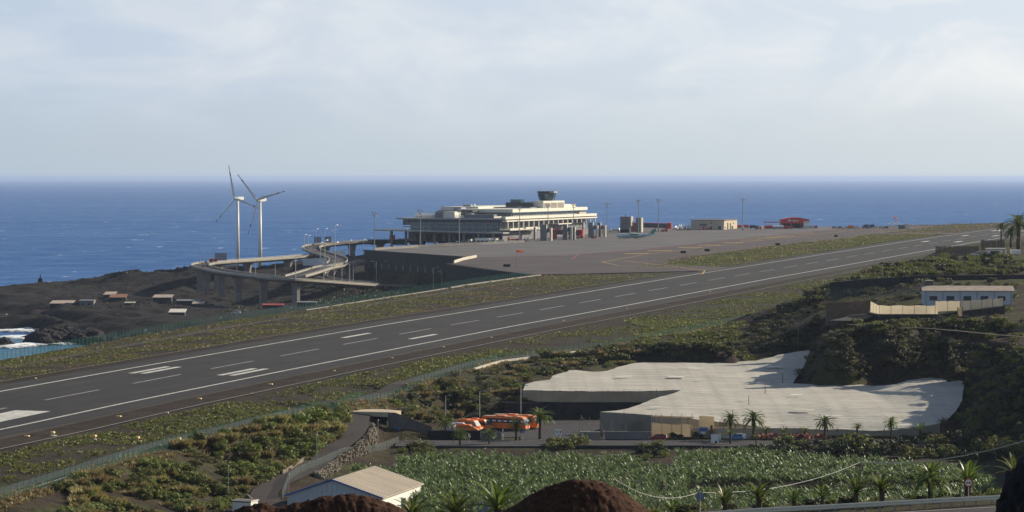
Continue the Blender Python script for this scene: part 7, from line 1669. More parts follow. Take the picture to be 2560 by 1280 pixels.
def palisade(label, px0, px1, ty, by, Z, seed):
    a = atd(px0, by, Z); b = atd(px1, by, Z); h = (by - ty) * Z / FPX; t = thing('palisade', label, 'fence', a); rd = random.Random(seed); n = int((b[0] - a[0]) / .42)
    mb = MB(); mb.box(0, b[0] - a[0], .05, .12, 0, h * .96); mb.build('backing_net', M['grey_mesh'], t)
    for k in range(min(n, 95)): x = (b[0] - a[0]) * k / n; mb = MB(); w = rd.uniform(.12, .2); mb.box(x, x + w * 1.6, -.08, .04, -.6, h * rd.uniform(.86, 1.05)); mb.build('stake', M['timber'], t)
palisade('weathered stake palisade on the skyline beside the runway', 2339, 2448, 615, 634, 1105, 2); palisade('taller stake palisade beneath the palms', 2452, 2512, 600, 622, 1112, 5)
def white_house():
    A = atd(2468, 641, 1095); t = thing('white_house', 'small white flat roofed house with a dark garage door on the ridge', 'house', A, R(-4)); k = 1095 / FPX
    mb = MB(); mb.box(0, 38 * k, 0, 6, -1, 17 * k); mb.build('wall', M['white_paint'], t); mb = MB(); mb.box(-.3, 47 * k, -.5, 6.4, 17 * k, 20 * k); mb.build('roof', M['concrete_pale'], t); mb = MB(); mb.box(8 * k, 30 * k, -.08, 0, 0, 13 * k); mb.build('garage_door', M['black'], t); mb = MB(); mb.box(44 * k, 48 * k, -.4, .2, -.5, 17 * k); mb.build('pillar', M['white_paint'], t); mb = MB(); mb.box(60 * k, 84 * k, 1, 5, 6 * k, 16 * k); mb.build('side_wing', M['white_paint'], t)
white_house()
ribbon('hill_road', [at(2105, 806, 39.6), at(2135, 800, 39.7), at(2165, 790, 40.3), at(2200, 776, 41.0)], 7.5, 'road', 'short asphalt drive curving on the hill terrace', .5)
ribbon('hill_path', [at(2120, 817, 39.2), at(2200, 822, 39.0), at(2300, 826, 38.9), at(2400, 834, 38.9), at(2480, 842, 38.8), at(2600, 852, 38.8)], 2.2, 'lane_road', 'pale path along the edge of the hill terrace', .7)

# ------------------------------------------------------------------ front road, guardrail, mounds, rock
FR = [(-70, 262), (20, 262), (62, 262.0), (74, 262.6), (100, 264)]
def front():
    mb = MB()
    fz_ = lambda x: 51.22 + (max(-40, min(80, x)) - 38) * .055
    for x in range(-130, 150, 6): mb.quad((x, 252.5, fz_(x)), (x + 6, 252.5, fz_(x + 6)), (x + 6, 261, fz_(x + 6)), (x, 261, fz_(x)))
    tag(mb.build('front_road', M['road']), 'asphalt road passing in front behind the guardrail', kind='structure')
    mb = MB(); x = -120
    for y in (253.2, 260.2):
        for q in range(-40, 80, 10): mb.quad((q, y, fz_(q) + .02), (q + 10, y, fz_(q + 10) + .02), (q + 10, y + .14, fz_(q + 10) + .02), (q, y + .14, fz_(q) + .02))
    x = -38
    while x < 76: mb.quad((x, 256.6, fz_(x) + .02), (x + 2, 256.6, fz_(x + 2) + .02), (x + 2, 256.72, fz_(x + 2) + .02), (x, 256.72, fz_(x) + .02)); x += 5.5
    tag(mb.build('front_road_marking', M['paint_white']), 'white lines painted on the front road', kind='structure')
    P = [atd(1752, 1287, 262), atd(1900, 1276, 262.5), atd(2050, 1268.5, 263), atd(2200, 1260, 263.5), atd(2350, 1251.5, 264), atd(2440, 1247, 264.4), atd(2560, 1241, 265)]
    o = Vector(P[0]); t = thing('guardrail', 'pale steel guardrail on short posts along the front road', 'guardrail', o)
    mb = MB(); pr = [(-.02, -.22), (-.08, -.15), (-.08, -.05), (-.03, 0), (-.08, .05), (-.08, .15), (-.02, .22), (.02, .22), (.02, -.22)]
    for i, p_ in enumerate(P): 
        for dy, dz in pr: mb.v.append((p_[0] - o.x, p_[1] - o.y + dy, p_[2] - o.z + dz))
    k = len(pr)
    for i in range(len(P) - 1):
        for j in range(k): j2 = (j + 1) % k; mb.f.append((i * k + j, i * k + j2, (i + 1) * k + j2, (i + 1) * k + j))
    mb.build('rail', M['rail_sunlit'], t)
    for i in range(len(P) - 1):
        for j in range(4 if i < 4 else 3): f = j / (4 if i < 4 else 3); q = Vector(P[i]).lerp(Vector(P[i + 1]), f) - o; mb = MB(); mb.box(q.x - .06, q.x + .06, q.y + .05, q.y + .15, q.z - .75, q.z + .1); mb.build('post', M['grey_metal'], t)
mat('rail_sunlit', (.80, .73, .58), .5, .4, var=.1, scale=.5)  # sunlit cream put into the steel rail's base colour
front()
mat('mound_stone', (.12, .065, .045), .9, .2, var=.5, scale=9)
def mound(px, py_top, Z, w, d, h, label, seed, prof_pts):
    """heap of loose soil: ridge height from a profile across it, falling away front and back"""
    cx, cy, zt = atd(px, py_top, Z); nxm, nym = 260, 120; V = []
    xs = np.linspace(-w / 2, w / 2, nxm); ys = np.linspace(-d / 2, d / 2, nym); Xm, Ym = np.meshgrid(xs, ys)
    rp = np.interp(Xm / (w / 2), [p_[0] for p_ in prof_pts], [p_[1] for p_ in prof_pts])
    fall = np.clip(1 - (np.abs(Ym) / (d / 2)) ** 1.5, 0, 1)
    Zm = h * rp * fall + .10 * (fbm(Xm + 50, Ym + 50, .9, 5, seed) - .5) * 2 + .07 * (fbm(Xm + 50, Ym + 50, 4.5, 4, seed + 5) - .5) * 2
    Zm -= .025 * np.clip(np.abs(vnoise(Xm * 2.6 + 9 + Ym * .4, Ym * .5 + 3, seed) - .5) * -7 + 1, 0, 1) * (Ym < .3)
    V = np.stack([(Xm + cx).ravel(), (Ym + cy).ravel(), (Zm + zt - h).ravel()], 1); idm = np.arange(nxm * nym).reshape(nym, nxm)
    F = np.stack([idm[:-1, :-1].ravel(), idm[:-1, 1:].ravel(), idm[1:, 1:].ravel(), idm[1:, :-1].ravel()], 1)
    o = np_mesh('soil_mound', V, F, M['dirt'], smooth=True); tag(o, label, 'soil mound'); g = np.random.default_rng(seed); sb = MB()
    for k in g.integers(0, nxm * nym, 900):
        if V[k, 1] > cy + .2: continue
        r = float(g.uniform(.008, .03)) * (1.8 if g.uniform() < .08 else 1); p_ = V[k]; a = g.uniform(.6, 1.3, 3) * r; sb.box(p_[0] - a[0], p_[0] + a[0], p_[1] - a[1], p_[1] + a[1], p_[2] - a[2] * .4, p_[2] + a[2], a.min() * .5)
    q = sb.build('stones', M['mound_stone'], o); q['kind'] = 'stuff'
    return o
mound(1432, 1198, 104, 9.3, 5, 2.2, 'rounded mound of red brown soil in the middle foreground', 4, [(-1, 0), (-.72, .28), (-.4, .66), (-.2, .9), (0, 1.0), (.18, .98), (.34, .84), (.6, .45), (.85, .12), (1, 0)])
mound(850, 1232, 104, 9.6, 5, 2.4, 'dark ridge of red brown soil in front of the shed', 14, [(-1, .5), (-.8, .70), (-.66, .82), (-.56, .87), (-.46, .81), (-.3, .88), (-.12, .96), (.06, 1.0), (.25, .945), (.46, .74), (.6, .5), (.8, .2), (1, 0)])
def dark_rock():
    x, y, z = atd(2612, 1300, 46); o = rock(0, 0, 1.5, 1.6, .95, 'nearly black rock filling the lower right corner', 23, z, 'rock_dark', 'foreground_rock', (x, y, 0)); 
dark_rock()
# ------------------------------------------------------------------ vegetation
def leaf_mat(name, c1, c2, tr=.3, rnd=.3, rough=.6, spec=.3): return mat(name, c1, rough, spec, var=.1, scale=1.6, detail=3, col2=c2, rnd=rnd, transl=tr)
leaf_mat('shrub_green', (.10, .128, .024), (.225, .25, .055)); leaf_mat('shrub_olive', (.115, .135, .034), (.225, .235, .07)); leaf_mat('shrub_dry', (.19, .155, .060), (.30, .25, .10)); leaf_mat('shrub_dark', (.020, .028, .012), (.048, .056, .022), .15); leaf_mat('shrub_grey', (.085, .085, .055), (.15, .145, .09))  # the dark leaf colour holds the hillside's shade
leaf_mat('palm_leaf', (.070, .105, .020), (.16, .20, .045), .4, .2, .45, .4); leaf_mat('banana_leaf', (.045, .078, .018), (.175, .235, .075), .4, .3, .42, .45); leaf_mat('tuft_green', (.10, .115, .030), (.21, .215, .065), .3, 0); leaf_mat('tuft_dry', (.20, .15, .065), (.32, .24, .11), .3, 0)
mat('bark', (.10, .075, .055), .9, .1, var=.3, scale=3, bump=.1); mat('banana_stem', (.09, .085, .04), .7, .2, var=.3, scale=2)

def leaf_cloud(n, r, h, leaf, seed, flat=.75, upright=0.0, lobes=6):
    """leaf quads spread through several overlapping lobes: returns verts, quads"""
    g = np.random.default_rng(seed); L = []
    for k in range(lobes): a = g.uniform(0, 2 * math.pi); q = r * .74 * math.sqrt(g.uniform(0, 1)); L.append((q * math.cos(a), q * math.sin(a), h * g.uniform(.2, .78), r * g.uniform(.22, .48)))
    L = np.array(L); k = g.integers(0, lobes, n); d = g.normal(size=(n, 3)); d /= np.linalg.norm(d, axis=1)[:, None]; rad = g.uniform(.35, 1.12, n) ** .6
    p = L[k, :3] + d * (L[k, 3] * rad)[:, None] * np.array([1, 1, flat * h / (r * 1.1) if r else 1]); p[:, 2] = np.clip(p[:, 2], .02, None)
    nrm = d + g.normal(size=(n, 3)) * .7; nrm[:, 2] += .3; nrm /= np.linalg.norm(nrm, axis=1)[:, None]
    u = np.cross(nrm, g.normal(size=(n, 3))); u /= np.linalg.norm(u, axis=1)[:, None]; v = np.cross(nrm, u); s = leaf * g.uniform(.6, 1.25, n)[:, None]
    q = np.stack([p - u * s - v * s * .5, p + u * s * .3 - v * s * .7, p + u * s + v * s * .4, p - u * s * .4 + v * s * .6], 1)
    return q.reshape(-1, 3), np.arange(n * 4).reshape(n, 4)
def grass_clump(n, r, h, w, seed):
    g = np.random.default_rng(seed); a = g.uniform(0, 2 * math.pi, n); q = r * np.sqrt(g.uniform(0, 1, n)); b = np.stack([q * np.cos(a), q * np.sin(a), np.zeros(n)], 1)
    lean = np.stack([np.cos(a), np.sin(a), np.zeros(n)], 1) * g.uniform(.2, .9, n)[:, None] * h * .8; hh = h * g.uniform(.5, 1.1, n); tip = b + lean + np.stack([0 * hh, 0 * hh, hh], 1); a2 = g.uniform(0, 2 * math.pi, n); s = np.stack([np.cos(a2), np.sin(a2), 0 * a2], 1) * w
    mid = b + lean * .35 + np.stack([0 * hh, 0 * hh, hh * .65], 1)
    V = np.stack([b - s, b + s, mid + s * .7, tip, ], 1); return V.reshape(-1, 3), np.arange(n * 4).reshape(n, 4)

BUSH = {}
def proto_mesh(nm, V, F, m):
    o = np_mesh(nm, V, F, m); me = o.data; bpy.data.objects.remove(o); return me
for kind, m in (('green', 'shrub_green'), ('olive', 'shrub_olive'), ('dark', 'shrub_dark'), ('grey', 'shrub_grey')):
    BUSH[kind] = [proto_mesh('shrub', *leaf_cloud(620, 1.0, 1.1, .105, 100 + i + hash(kind) % 1 + len(kind) * 7, lobes=9 + 2 * i), M[m]) for i in range(3)]
BUSH['dry'] = [proto_mesh('shrub', *grass_clump(420, .75, 1.0, .045, 300 + i), M['shrub_dry']) for i in range(3)]
rb = random.Random(21)
LBL = {'green': 'round bright green shrub', 'olive': 'rounded olive green shrub', 'dark': 'dark dense shrub', 'grey': 'greyish dry shrub', 'dry': 'tawny tuft of dry grass'}
SHR = []        # candidate shrubs: (x, y, radius, kind, zone)
def scatter_px(n, px0, px1, pyf, kinds, rr, zone, seed, z0=20, clump=0.0):
    """n shrubs on the ground seen between the photo rows pyf(px) -> (top, bottom); each stands on the terrain"""
    g = np.random.default_rng(seed); c = 0; tries = 0; PX = g.uniform(px0, px1, n * 3); U = g.uniform(0, 1, n * 3)
    for px, u in zip(PX, U):
        if c >= n: break
        top, bot = pyf(px)
        if bot <= top: continue
        py = top + (bot - top) * u
        # walk the sight line down to the terrain
        t_ = np.arange(500.0, 1150.0, 2.0); X = (px - 1280) / FPX * t_; zl = HC - (py - YH) * t_ / FPX; hit = np.nonzero(sample(X, t_) >= zl)[0]
        if len(hit) == 0: continue
        y = float(t_[hit[0]]); x = float(X[hit[0]])
        if clump and float(fbm(np.array([x]), np.array([y]), 1 / 14., 3, 77)[0]) < clump: continue
        k = kinds[int(g.integers(0, len(kinds)))]; SHR.append((x, y, float(g.uniform(*rr)) * float(g.uniform(.8, 1.15)), k, zone)); c += 1
ip = lambda xs, ys: (lambda px: float(np.interp(px, xs, ys)))
# bank between fence and lane
top_l = ip([0, 200, 440, 640, 860], [1262, 1205, 1122, 1062, 1018]); bot_l = ip([0, 300, 560, 640, 700, 760, 820, 866], [1300, 1300, 1290, 1215, 1190, 1158, 1118, 1085])
scatter_px(340, 60, 866, lambda p: (top_l(p), bot_l(p)), ['green', 'olive', 'olive', 'dry', 'dry', 'green', 'olive'], (.8, 2.2), 'on the dark bank between the fence and the lane', 1, clump=.42)
scatter_px(90, 600, 868, lambda p: (top_l(p) + 6, bot_l(p)), ['green', 'olive', 'green', 'dry'], (1.4, 2.7), 'in the thicket above the curving lane', 2)
scatter_px(60, 430, 700, lambda p: (max(top_l(p), 1150), bot_l(p)), ['green', 'olive'], (1.0, 2.0), 'on the lower bank near the white cabin', 3)
# bank behind the bus yard up to the fence and to the nets
top_b = ip([985, 1100, 1240, 1400, 1570], [1010, 955, 915, 890, 866]); bot_b = ip([985, 1060, 1150, 1300, 1310, 1420, 1530, 1600], [1058, 1062, 1052, 1042, 958, 930, 920, 905])
scatter_px(330, 985, 1590, lambda p: (top_b(p), bot_b(p)), ['olive', 'green', 'grey', 'olive', 'dark', 'green', 'dry'], (.9, 2.0), 'on the bushy bank behind the bus yard', 4)
# dark slope behind the nets and spur
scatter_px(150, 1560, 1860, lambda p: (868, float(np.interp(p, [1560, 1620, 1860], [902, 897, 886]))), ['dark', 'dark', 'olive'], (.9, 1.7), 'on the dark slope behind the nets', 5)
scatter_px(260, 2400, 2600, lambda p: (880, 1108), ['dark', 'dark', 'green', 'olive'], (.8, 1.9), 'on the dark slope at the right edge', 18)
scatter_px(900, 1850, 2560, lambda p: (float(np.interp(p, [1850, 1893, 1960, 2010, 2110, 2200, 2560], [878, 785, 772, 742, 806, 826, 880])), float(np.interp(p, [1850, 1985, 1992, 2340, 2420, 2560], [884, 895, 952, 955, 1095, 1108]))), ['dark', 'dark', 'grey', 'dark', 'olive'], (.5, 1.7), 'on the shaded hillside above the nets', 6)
scatter_px(330, 2080, 2560, lambda p: (float(np.interp(p, [2080, 2235, 2345, 2560], [712, 665, 645, 645])), float(np.interp(p, [2080, 2300, 2560], [712, 690, 684]))), ['green', 'olive', 'dark', 'green'], (.9, 2.1), 'on the terraces below the hill ridge', 7)
scatter_px(150, 2110, 2560, lambda p: (810, float(np.interp(p, [2110, 2300, 2450, 2560], [826, 830, 850, 884]))), ['green', 'olive', 'dark'], (.9, 2.0), 'along the edge of the hill terrace', 8)
scatter_px(150, 2080, 2560, lambda p: (700, 812), ['green', 'olive', 'dark', 'grey'], (.7, 1.7), 'on the hill terrace around the long hill house', 17)
scatter_px(60, 2040, 2200, lambda p: (708, 738), ['grey', 'olive', 'green'], (1.0, 1.9), 'beside the net panels on the hill', 9)
scatter_px(120, 1985, 2240, lambda p: (float(np.interp(p, [1985, 2240], [748, 668])), float(np.interp(p, [1985, 2240], [776, 700]))), ['grey', 'dark', 'olive', 'green'], (1.0, 2.4), 'on the left shoulder of the hill', 10)
# road verge and field edge
scatter_px(16, 1370, 1470, lambda p: (1114, 1124), ['olive', 'green'], (1.1, 2.4), 'on the verge between road and banana field', 11)
scatter_px(60, 1880, 2560, lambda p: (1112, 1150), ['dark', 'olive', 'dark'], (1.4, 3.0), 'beside the road on the right of the banana field', 12)
scatter_px(70, 1860, 2330, lambda p: (1085, 1100), ['olive', 'dry', 'green', 'dark'], (.6, 1.3), 'on the verge below the nets', 13)
scatter_px(12, 1000, 1090, lambda p: (1118, 1140), ['olive', 'green'], (1.2, 2.0), 'at the left corner of the banana field', 14)
scatter_px(24, 1600, 1660, lambda p: (1112, 1150), ['dark', 'green'], (1.0, 1.8), 'by the dark stone wall below the red car', 15)
scatter_px(16, 2060, 2560, lambda p: (1122, 1150), ['dark', 'olive'], (2.6, 4.2), 'beside the road on the right of the banana field', 16)
for i in range(34):        # fringe above the guardrail
    x = rb.uniform(10, 45); SHR.append((x, rb.uniform(267, 276), rb.uniform(.35, .95), rb.choice(['dark', 'olive', 'green']), 'behind the guardrail of the front road'))
# airfield strip: low clumps
for i in range(150):
    s = rb.uniform(-170, 420); t = rb.uniform(46, t_land(s) - 9); 
    if float(fbm(np.array([s]), np.array([t]), 1 / 22., 3, 5)[0]) > .50: SHR.append((*xy(s, t), rb.uniform(.5, 1.2), rb.choice(['green', 'olive', 'green']), 'on the grass strip inside the land side fence'))
SHR.sort(key=lambda q: -q[2] / q[1])
stuff = {k: ([], []) for k in BUSH}
for i, (x, y, r, k, zn) in enumerate(SHR):
    me = rb.choice(BUSH[k]); z = gz(x, y) - .12 * r; a = rb.uniform(0, 6.28); fz_ = rb.uniform(.8, 1.15)
    if i < 300:
        o = link_mesh('shrub' if k != 'dry' else 'dry_tuft', me); o.location = (x, y, z); o.rotation_euler = (0, 0, a); o.scale = (r, r, r * fz_); tag(o, LBL[k] + ' ' + zn, 'shrub' if k != 'dry' else 'grass tuft', LBL[k] + 's ' + zn)
    else:
        n = len(me.vertices); co = np.empty(n * 3, dtype=np.float32); me.vertices.foreach_get('co', co); co = co.reshape(-1, 3)[:n // 8 * 4] if r / y < .0022 else co.reshape(-1, 3); c, s_ = math.cos(a), math.sin(a); k2 = 1.25 if r / y < .0022 else 1.0
        stuff[k][0].append(np.stack([(co[:, 0] * c - co[:, 1] * s_) * r * k2 + x, (co[:, 0] * s_ + co[:, 1] * c) * r * k2 + y, co[:, 2] * r * fz_ + z], 1))
NM = {'green': ('green_scrub', 'scattered green scrub on the banks and hillside'), 'olive': ('olive_scrub', 'scattered olive scrub on the banks and hillside'), 'dark': ('dark_scrub', 'dark scrub covering the shaded hillside'), 'grey': ('grey_scrub', 'grey dry scrub on the banks'), 'dry': ('dry_scrub', 'tawny dry grass on the banks')}
for k, (vl, _) in stuff.items():
    if not vl: continue
    V = np.concatenate(vl); o = np_mesh(NM[k][0], V, np.arange(len(V)).reshape(-1, 4), BUSH[k][0].materials[0]); tag(o, NM[k][1], 'scrub', kind='stuff')
for t, w, d, h in HEDGES:
    V, F = leaf_cloud(900, 1, 1, .1, 55, lobes=9); g = np.random.default_rng(5); V[:, 0] *= w / 2 / 1.1; V[:, 1] *= d / 2; V[:, 2] *= h / 1.2; np_mesh('foliage', V, F, M['shrub_dark'], t)

# ---- low ground cover: tufts on the strips, banks and lava
def tufts(name, label, n_try, fn, kind_m, h, w, blades, seed):
    g = np.random.default_rng(seed); P = fn(g, n_try); z = ground(P[:, 0], P[:, 1]); N_ = len(P); V = []; F0 = 0
    for b in range(blades):
        a = g.uniform(0, 2 * math.pi, N_); r0 = P[:, 2]; o = np.stack([P[:, 0] + np.cos(a) * r0 * .5 * g.uniform(0, 1, N_), P[:, 1] + np.sin(a) * r0 * .5 * g.uniform(0, 1, N_), z - .05], 1)
        hh = h * r0 * g.uniform(.5, 1.1, N_); ln = np.stack([np.cos(a), np.sin(a), 0 * a], 1) * (r0 * .55)[:, None]; a2 = g.uniform(0, 6.28, N_); s = np.stack([np.cos(a2), np.sin(a2), 0 * a2], 1) * (w * r0)[:, None]; up = np.stack([0 * hh, 0 * hh, hh], 1)
        V.append(np.stack([o - s, o + s, o + ln * .5 + s * .8 + up * .8, o + ln + up], 1).reshape(-1, 3))
    V = np.concatenate(V); o = np_mesh(name, V, np.arange(len(V)).reshape(-1, 4), M[kind_m]); tag(o, label, 'grass', kind='stuff'); return o
def strip_pts(t_lo, t_hi, s_lo, s_hi, thr, f, sd, rr):
    def fn(g, n):
        s = s_lo + (s_hi - s_lo) * g.uniform(0, 1, n) ** 1.3; u = g.uniform(0, 1, n); lo = t_lo(s); hi = t_hi(s); t = lo + (hi - lo) * u; x, y = P0[0] + s * DX + t * DY, P0[1] + s * DY - t * DX
        k = fbm(x, y, 1 / f, 4, sd) + g.normal(size=n) * .035 > thr; return np.stack([x[k], y[k], g.uniform(*rr, n)[k]], 1)
    return fn
tl_ = lambda s: np.interp(s, LAND_S, LAND_T); ts_ = lambda s: np.interp(s, SEA_S, SEA_T)
tufts('grass_cover', 'sparse green grass on the land side of the runway', 15000, strip_pts(lambda s: 45 + 0 * s, lambda s: tl_(s) - 8, -220, 800, .47, 18., 5, (.35, .9)), 'tuft_green', .75, .26, 7, 61)
tufts('dry_grass_cover', 'straw coloured grass near the land side fence', 5000, strip_pts(lambda s: tl_(s) - 3, lambda s: tl_(s) + 4, -260, 500, .40, 12., 8, (.4, .9)), 'tuft_dry', .9, .16, 8, 62)
tufts('grass_cover', 'green and tawny grass tufts along the sea side of the runway', 15000, strip_pts(lambda s: ts_(s) + 1, lambda s: -38 + 0 * s, -60, 720, .50, 14., 15, (.35, .9)), 'tuft_green', .7, .22, 7, 63)
tufts('dry_grass_cover', 'tawny grass tufts along the sea side of the runway', 6000, strip_pts(lambda s: ts_(s) + 1, lambda s: -40 + 0 * s, -60, 720, .54, 10., 25, (.4, .85)), 'tuft_dry', .7, .2, 6, 64)
tufts('grass_cover', 'green grass island between the taxiway and the runway', 9000, strip_pts(lambda s: -86 + 0 * s, lambda s: -36 + 0 * s, 800, 1450, .40, 30., 35, (.6, 1.3)), 'tuft_green', .6, .3, 6, 65)
tufts('dry_grass_cover', 'straw patches on the far strip beyond the taxiway', 6000, strip_pts(lambda s: -140 + 0 * s, lambda s: -36 + 0 * s, 900, 1900, .50, 30., 45, (.6, 1.4)), 'tuft_dry', .6, .3, 5, 66)
def poly_pts(pxpy, thr, f, sd, rr, zz):
    def fn(g, n):
        P = []; px = g.uniform(min(q[0] for q in pxpy), max(q[0] for q in pxpy), n); py = g.uniform(min(q[1] for q in pxpy), max(q[1] for q in pxpy), n); W = np.array([at(a, b, zz)[:2] for a, b in zip(px, py)]); x0, x1, y0, y1 = min(q[0] for q in pxpy), max(q[0] for q in pxpy), min(q[1] for q in pxpy), max(q[1] for q in pxpy); ed = np.minimum(np.minimum(px - x0, x1 - px) / (x1 - x0) * 5, np.minimum(py - y0, y1 - py) / (y1 - y0) * 5); k = (fbm(W[:, 0], W[:, 1], 1 / f, 4, sd) > thr + .35 * np.clip(1 - ed, 0, 1)) & ((zz > 24) | (sample(W[:, 0], W[:, 1]) < 22)); return np.stack([W[k, 0], W[k, 1], g.uniform(*rr, n)[k]], 1)
    return fn
tufts('grass_cover', 'green grass terrace between the fence and the hill foot', 14000, poly_pts([(1560, 790), (1895, 868)], .30, 16., 3, (.5, 1.1), 31), 'tuft_green', .7, .25, 7, 67)
tufts('lava_scrub', 'thin dull scrub on the lava shore', 5000, poly_pts([(0, 690), (900, 792)], .52, 24., 13, (.6, 1.5), 9), 'shrub_grey', .7, .35, 6, 68)
tufts('bank_scrub', 'dark scrub on the bank below the approach road', 2600, poly_pts([(760, 708), (1110, 750)], .3, 16., 14, (.7, 1.6), 15), 'shrub_dark', .8, .4, 7, 69)

# ---- bananas
def banana_mesh(seed):
    g = random.Random(seed); mb = MB(); H = g.uniform(1.5, 2.0)
    n = 9
    for k in range(n):
        a = k * 2.4 + g.uniform(-.3, .3); up = 1 - k / n; L = g.uniform(1.5, 2.4); el = 1.0 + .5 * up; d = Vector((math.cos(a), math.sin(a), 0)); sd = Vector((-d.y, d.x, 0)); p = Vector((0, 0, H)); prev = None; ang = el
        for q in range(7):
            f = q / 6; w = .16 * math.sin(math.pi * min(1, f * .92 + .08)) ** .6 * (1 if q else .25); fold = Vector((0, 0, -.05)); cur = (p - sd * w + fold * 1.2 + Vector((0, 0, g.uniform(-.05, .05))), p, p + sd * w + fold * 1.2)
            if prev: mb.quad(prev[0], prev[1], cur[1], cur[0]); mb.quad(prev[1], prev[2], cur[2], cur[1])
            prev = cur; p = p + (d * math.cos(ang) + Vector((0, 0, math.sin(ang)))) * L / 6; ang -= .17
    return mb
def stem_mb(): mb = MB(); mb.tube((0, 0, -.2), (0, 0, 2.0), .16, .1, 6); return mb
BAN = []
for i in range(5):
    o = banana_mesh(40 + i).build('leaves', M['banana_leaf']); BAN.append(o.data); bpy.data.objects.remove(o)
o = stem_mb().build('stem', M['banana_stem']); STEM = o.data; bpy.data.objects.remove(o)
g = np.random.default_rng(77); cand = []
for x in np.arange(-40, 128, 1.75):
    for y in np.arange(545, 688, 1.75):
        xx, yy = x + g.uniform(-.6, .6), y + g.uniform(-.6, .6); px = 1280 + FPX * xx / yy
        if px < 1010 and yy > 662: continue
        if px < np.interp(yy, [540, 595, 612, 655, 690], [1060, 1050, 965, 990, 1060]) and not (880 < px < 1000 and yy < 640 and yy > 612): continue
        if 1600 < px < 1690 and yy > 645: continue
        if yy > np.interp(px, [1000, 1500, 1900, 2100, 2600], [662, 662, 669, 657, 630]): continue
        if px > np.interp(yy, [545, 690], [2560, 2420]): continue
        if 1720 < px < 2350 and 612 < yy < 624: continue
        cand.append((xx, yy))
cand.sort(key=lambda q: q[1]); vis = [c for c in cand]
BL = 'leafy banana plant in the field between the road and the front slope'
bn = 0; V_ = []; VS_ = []
arrs = []
for me in BAN: co = np.empty(len(me.vertices) * 3, dtype=np.float32); me.vertices.foreach_get('co', co); arrs.append(co.reshape(-1, 3))
fac = [np.array([list(p.vertices) for p in me.polygons]) for me in BAN]
VV, FF, off = [], [], 0
zall = ground(np.array([c[0] for c in cand]), np.array([c[1] for c in cand]))
for (x, y), z in zip(cand, zall):
    # individually built where the plant rises above the sight line over the front slope
    sc_ = float(g.uniform(.8, 1.25)); a = float(g.uniform(0, 6.28)); k = int(g.integers(0, 5)); top = z + 3.2 * sc_; py = YH + (HC - top) / y * FPX
    if py < 1272 and bn < 300 and 980 < 1280 + FPX * x / y < 2560:
        bn += 1; r = thing('banana_plant', BL, 'banana plant', (x, y, float(z)), a, 'banana plants in the front field', sc_); link_mesh('leaves', BAN[k], r); link_mesh('stem', STEM, r)
    else:
        c, s_ = math.cos(a), math.sin(a); co = arrs[k] * sc_; VV.append(np.stack([co[:, 0] * c - co[:, 1] * s_ + x, co[:, 0] * s_ + co[:, 1] * c + y, co[:, 2] + z], 1)); FF.append(fac[k] + off); off += len(co)
o = np_mesh('banana_field', np.concatenate(VV), np.concatenate(FF), M['banana_leaf']); tag(o, 'dense field of banana plants filling the ground below the road', 'banana plants', kind='stuff')

# ---- palms
def frond(mb, p, az, el0, L, droop, rd, leaflets=13, w=.5):
    d = Vector((math.cos(az), math.sin(az), 0)); sd = Vector((-d.y, d.x, 0)); ang = el0; P = [p.copy()]
    for k in range(8): p = p + (d * math.cos(ang) + Vector((0, 0, math.sin(ang)))) * L / 8; P.append(p.copy()); ang -= droop / 8 * (.5 + k * .14)
    for k in range(leaflets * 2):
        f = (k + 1) / (leaflets * 2 + 1); i = min(7, int(f * 8)); q = P[i].lerp(P[i + 1], f * 8 - i); tg = (P[i + 1] - P[i]).normalized(); nrm = sd.cross(tg)
        ll = w * (math.sin(math.pi * (.12 + .85 * f)) ** .7) * rd.uniform(.85, 1.1)
        for sg in (-1, 1):
            dr = (tg * .75 + sd * sg * .8 + nrm * -.35 if nrm.z < 0 else tg * .75 + sd * sg * .8 + nrm * .30).normalized(); tip = q + dr * ll + Vector((0, 0, -.10 * ll)); wd = tg * L * .026
            mb.quad(q - wd, q + wd, q.lerp(tip, .6) + wd * .6, tip)
    for k in range(7): mb.quad(P[k] - sd * .03, P[k] + sd * .03, P[k + 1] + sd * .025, P[k + 1] - sd * .025)
def palm_proto(seed, nf=34, L=2.6, el_lo=-.35, young=False):
    rd = random.Random(seed); mb = MB(); mb2 = MB()
    for k in range(nf):
        f = k / nf; el = 1.35 - (1.35 - el_lo) * f ** .9; frond(mb, Vector((0, 0, .0)), k * 2.399 + rd.uniform(-.2, .2), el + rd.uniform(-.1, .1), L * rd.uniform(.85, 1.1), 1.5 if not young else 1.0, rd, w=.46 * L / 2.6)
    o = mb.build('crown', M['palm_leaf']); me = o.data; bpy.data.objects.remove(o); return me
CROWN = {'full': [palm_proto(1), palm_proto(2, 38)], 'young': [palm_proto(3, 20, 2.0, .35, True), palm_proto(4, 24, 2.0, .25, True)]}
TR = MB(); TR.lathe([(.30, -.6), (.27, 0), (.21, .3), (.19, .8), (.24, .93), (.26, 1.0), (.12, 1.06)], 10); o = TR.build('trunk', M['bark'], smooth=True); TRK = o.data; bpy.data.objects.remove(o)
def palm(px, py, cy, wpx, label, z=None, Z=None, young=False, group=None, tw=1.0):
    """base pixel, crown-heart row, crown width in pixels"""
    p_ = atd(px, py, Z) if Z else at(px, py, z); D = p_[1]; hh = max(.25, (py - cy) * D / FPX); sc_ = wpx * D / FPX / (4.1 if not young else 2.9)
    t = thing('palm_tree', label, 'palm tree', p_, rb.uniform(0, 6.28), group); tr = link_mesh('trunk', TRK, t); tr.scale = (sc_ * 1.15 * tw, sc_ * 1.15 * tw, hh); cr_ = link_mesh('crown', rb.choice(CROWN['young' if young else 'full']), t); cr_.location = (0, 0, hh); cr_.scale = (sc_,) * 3
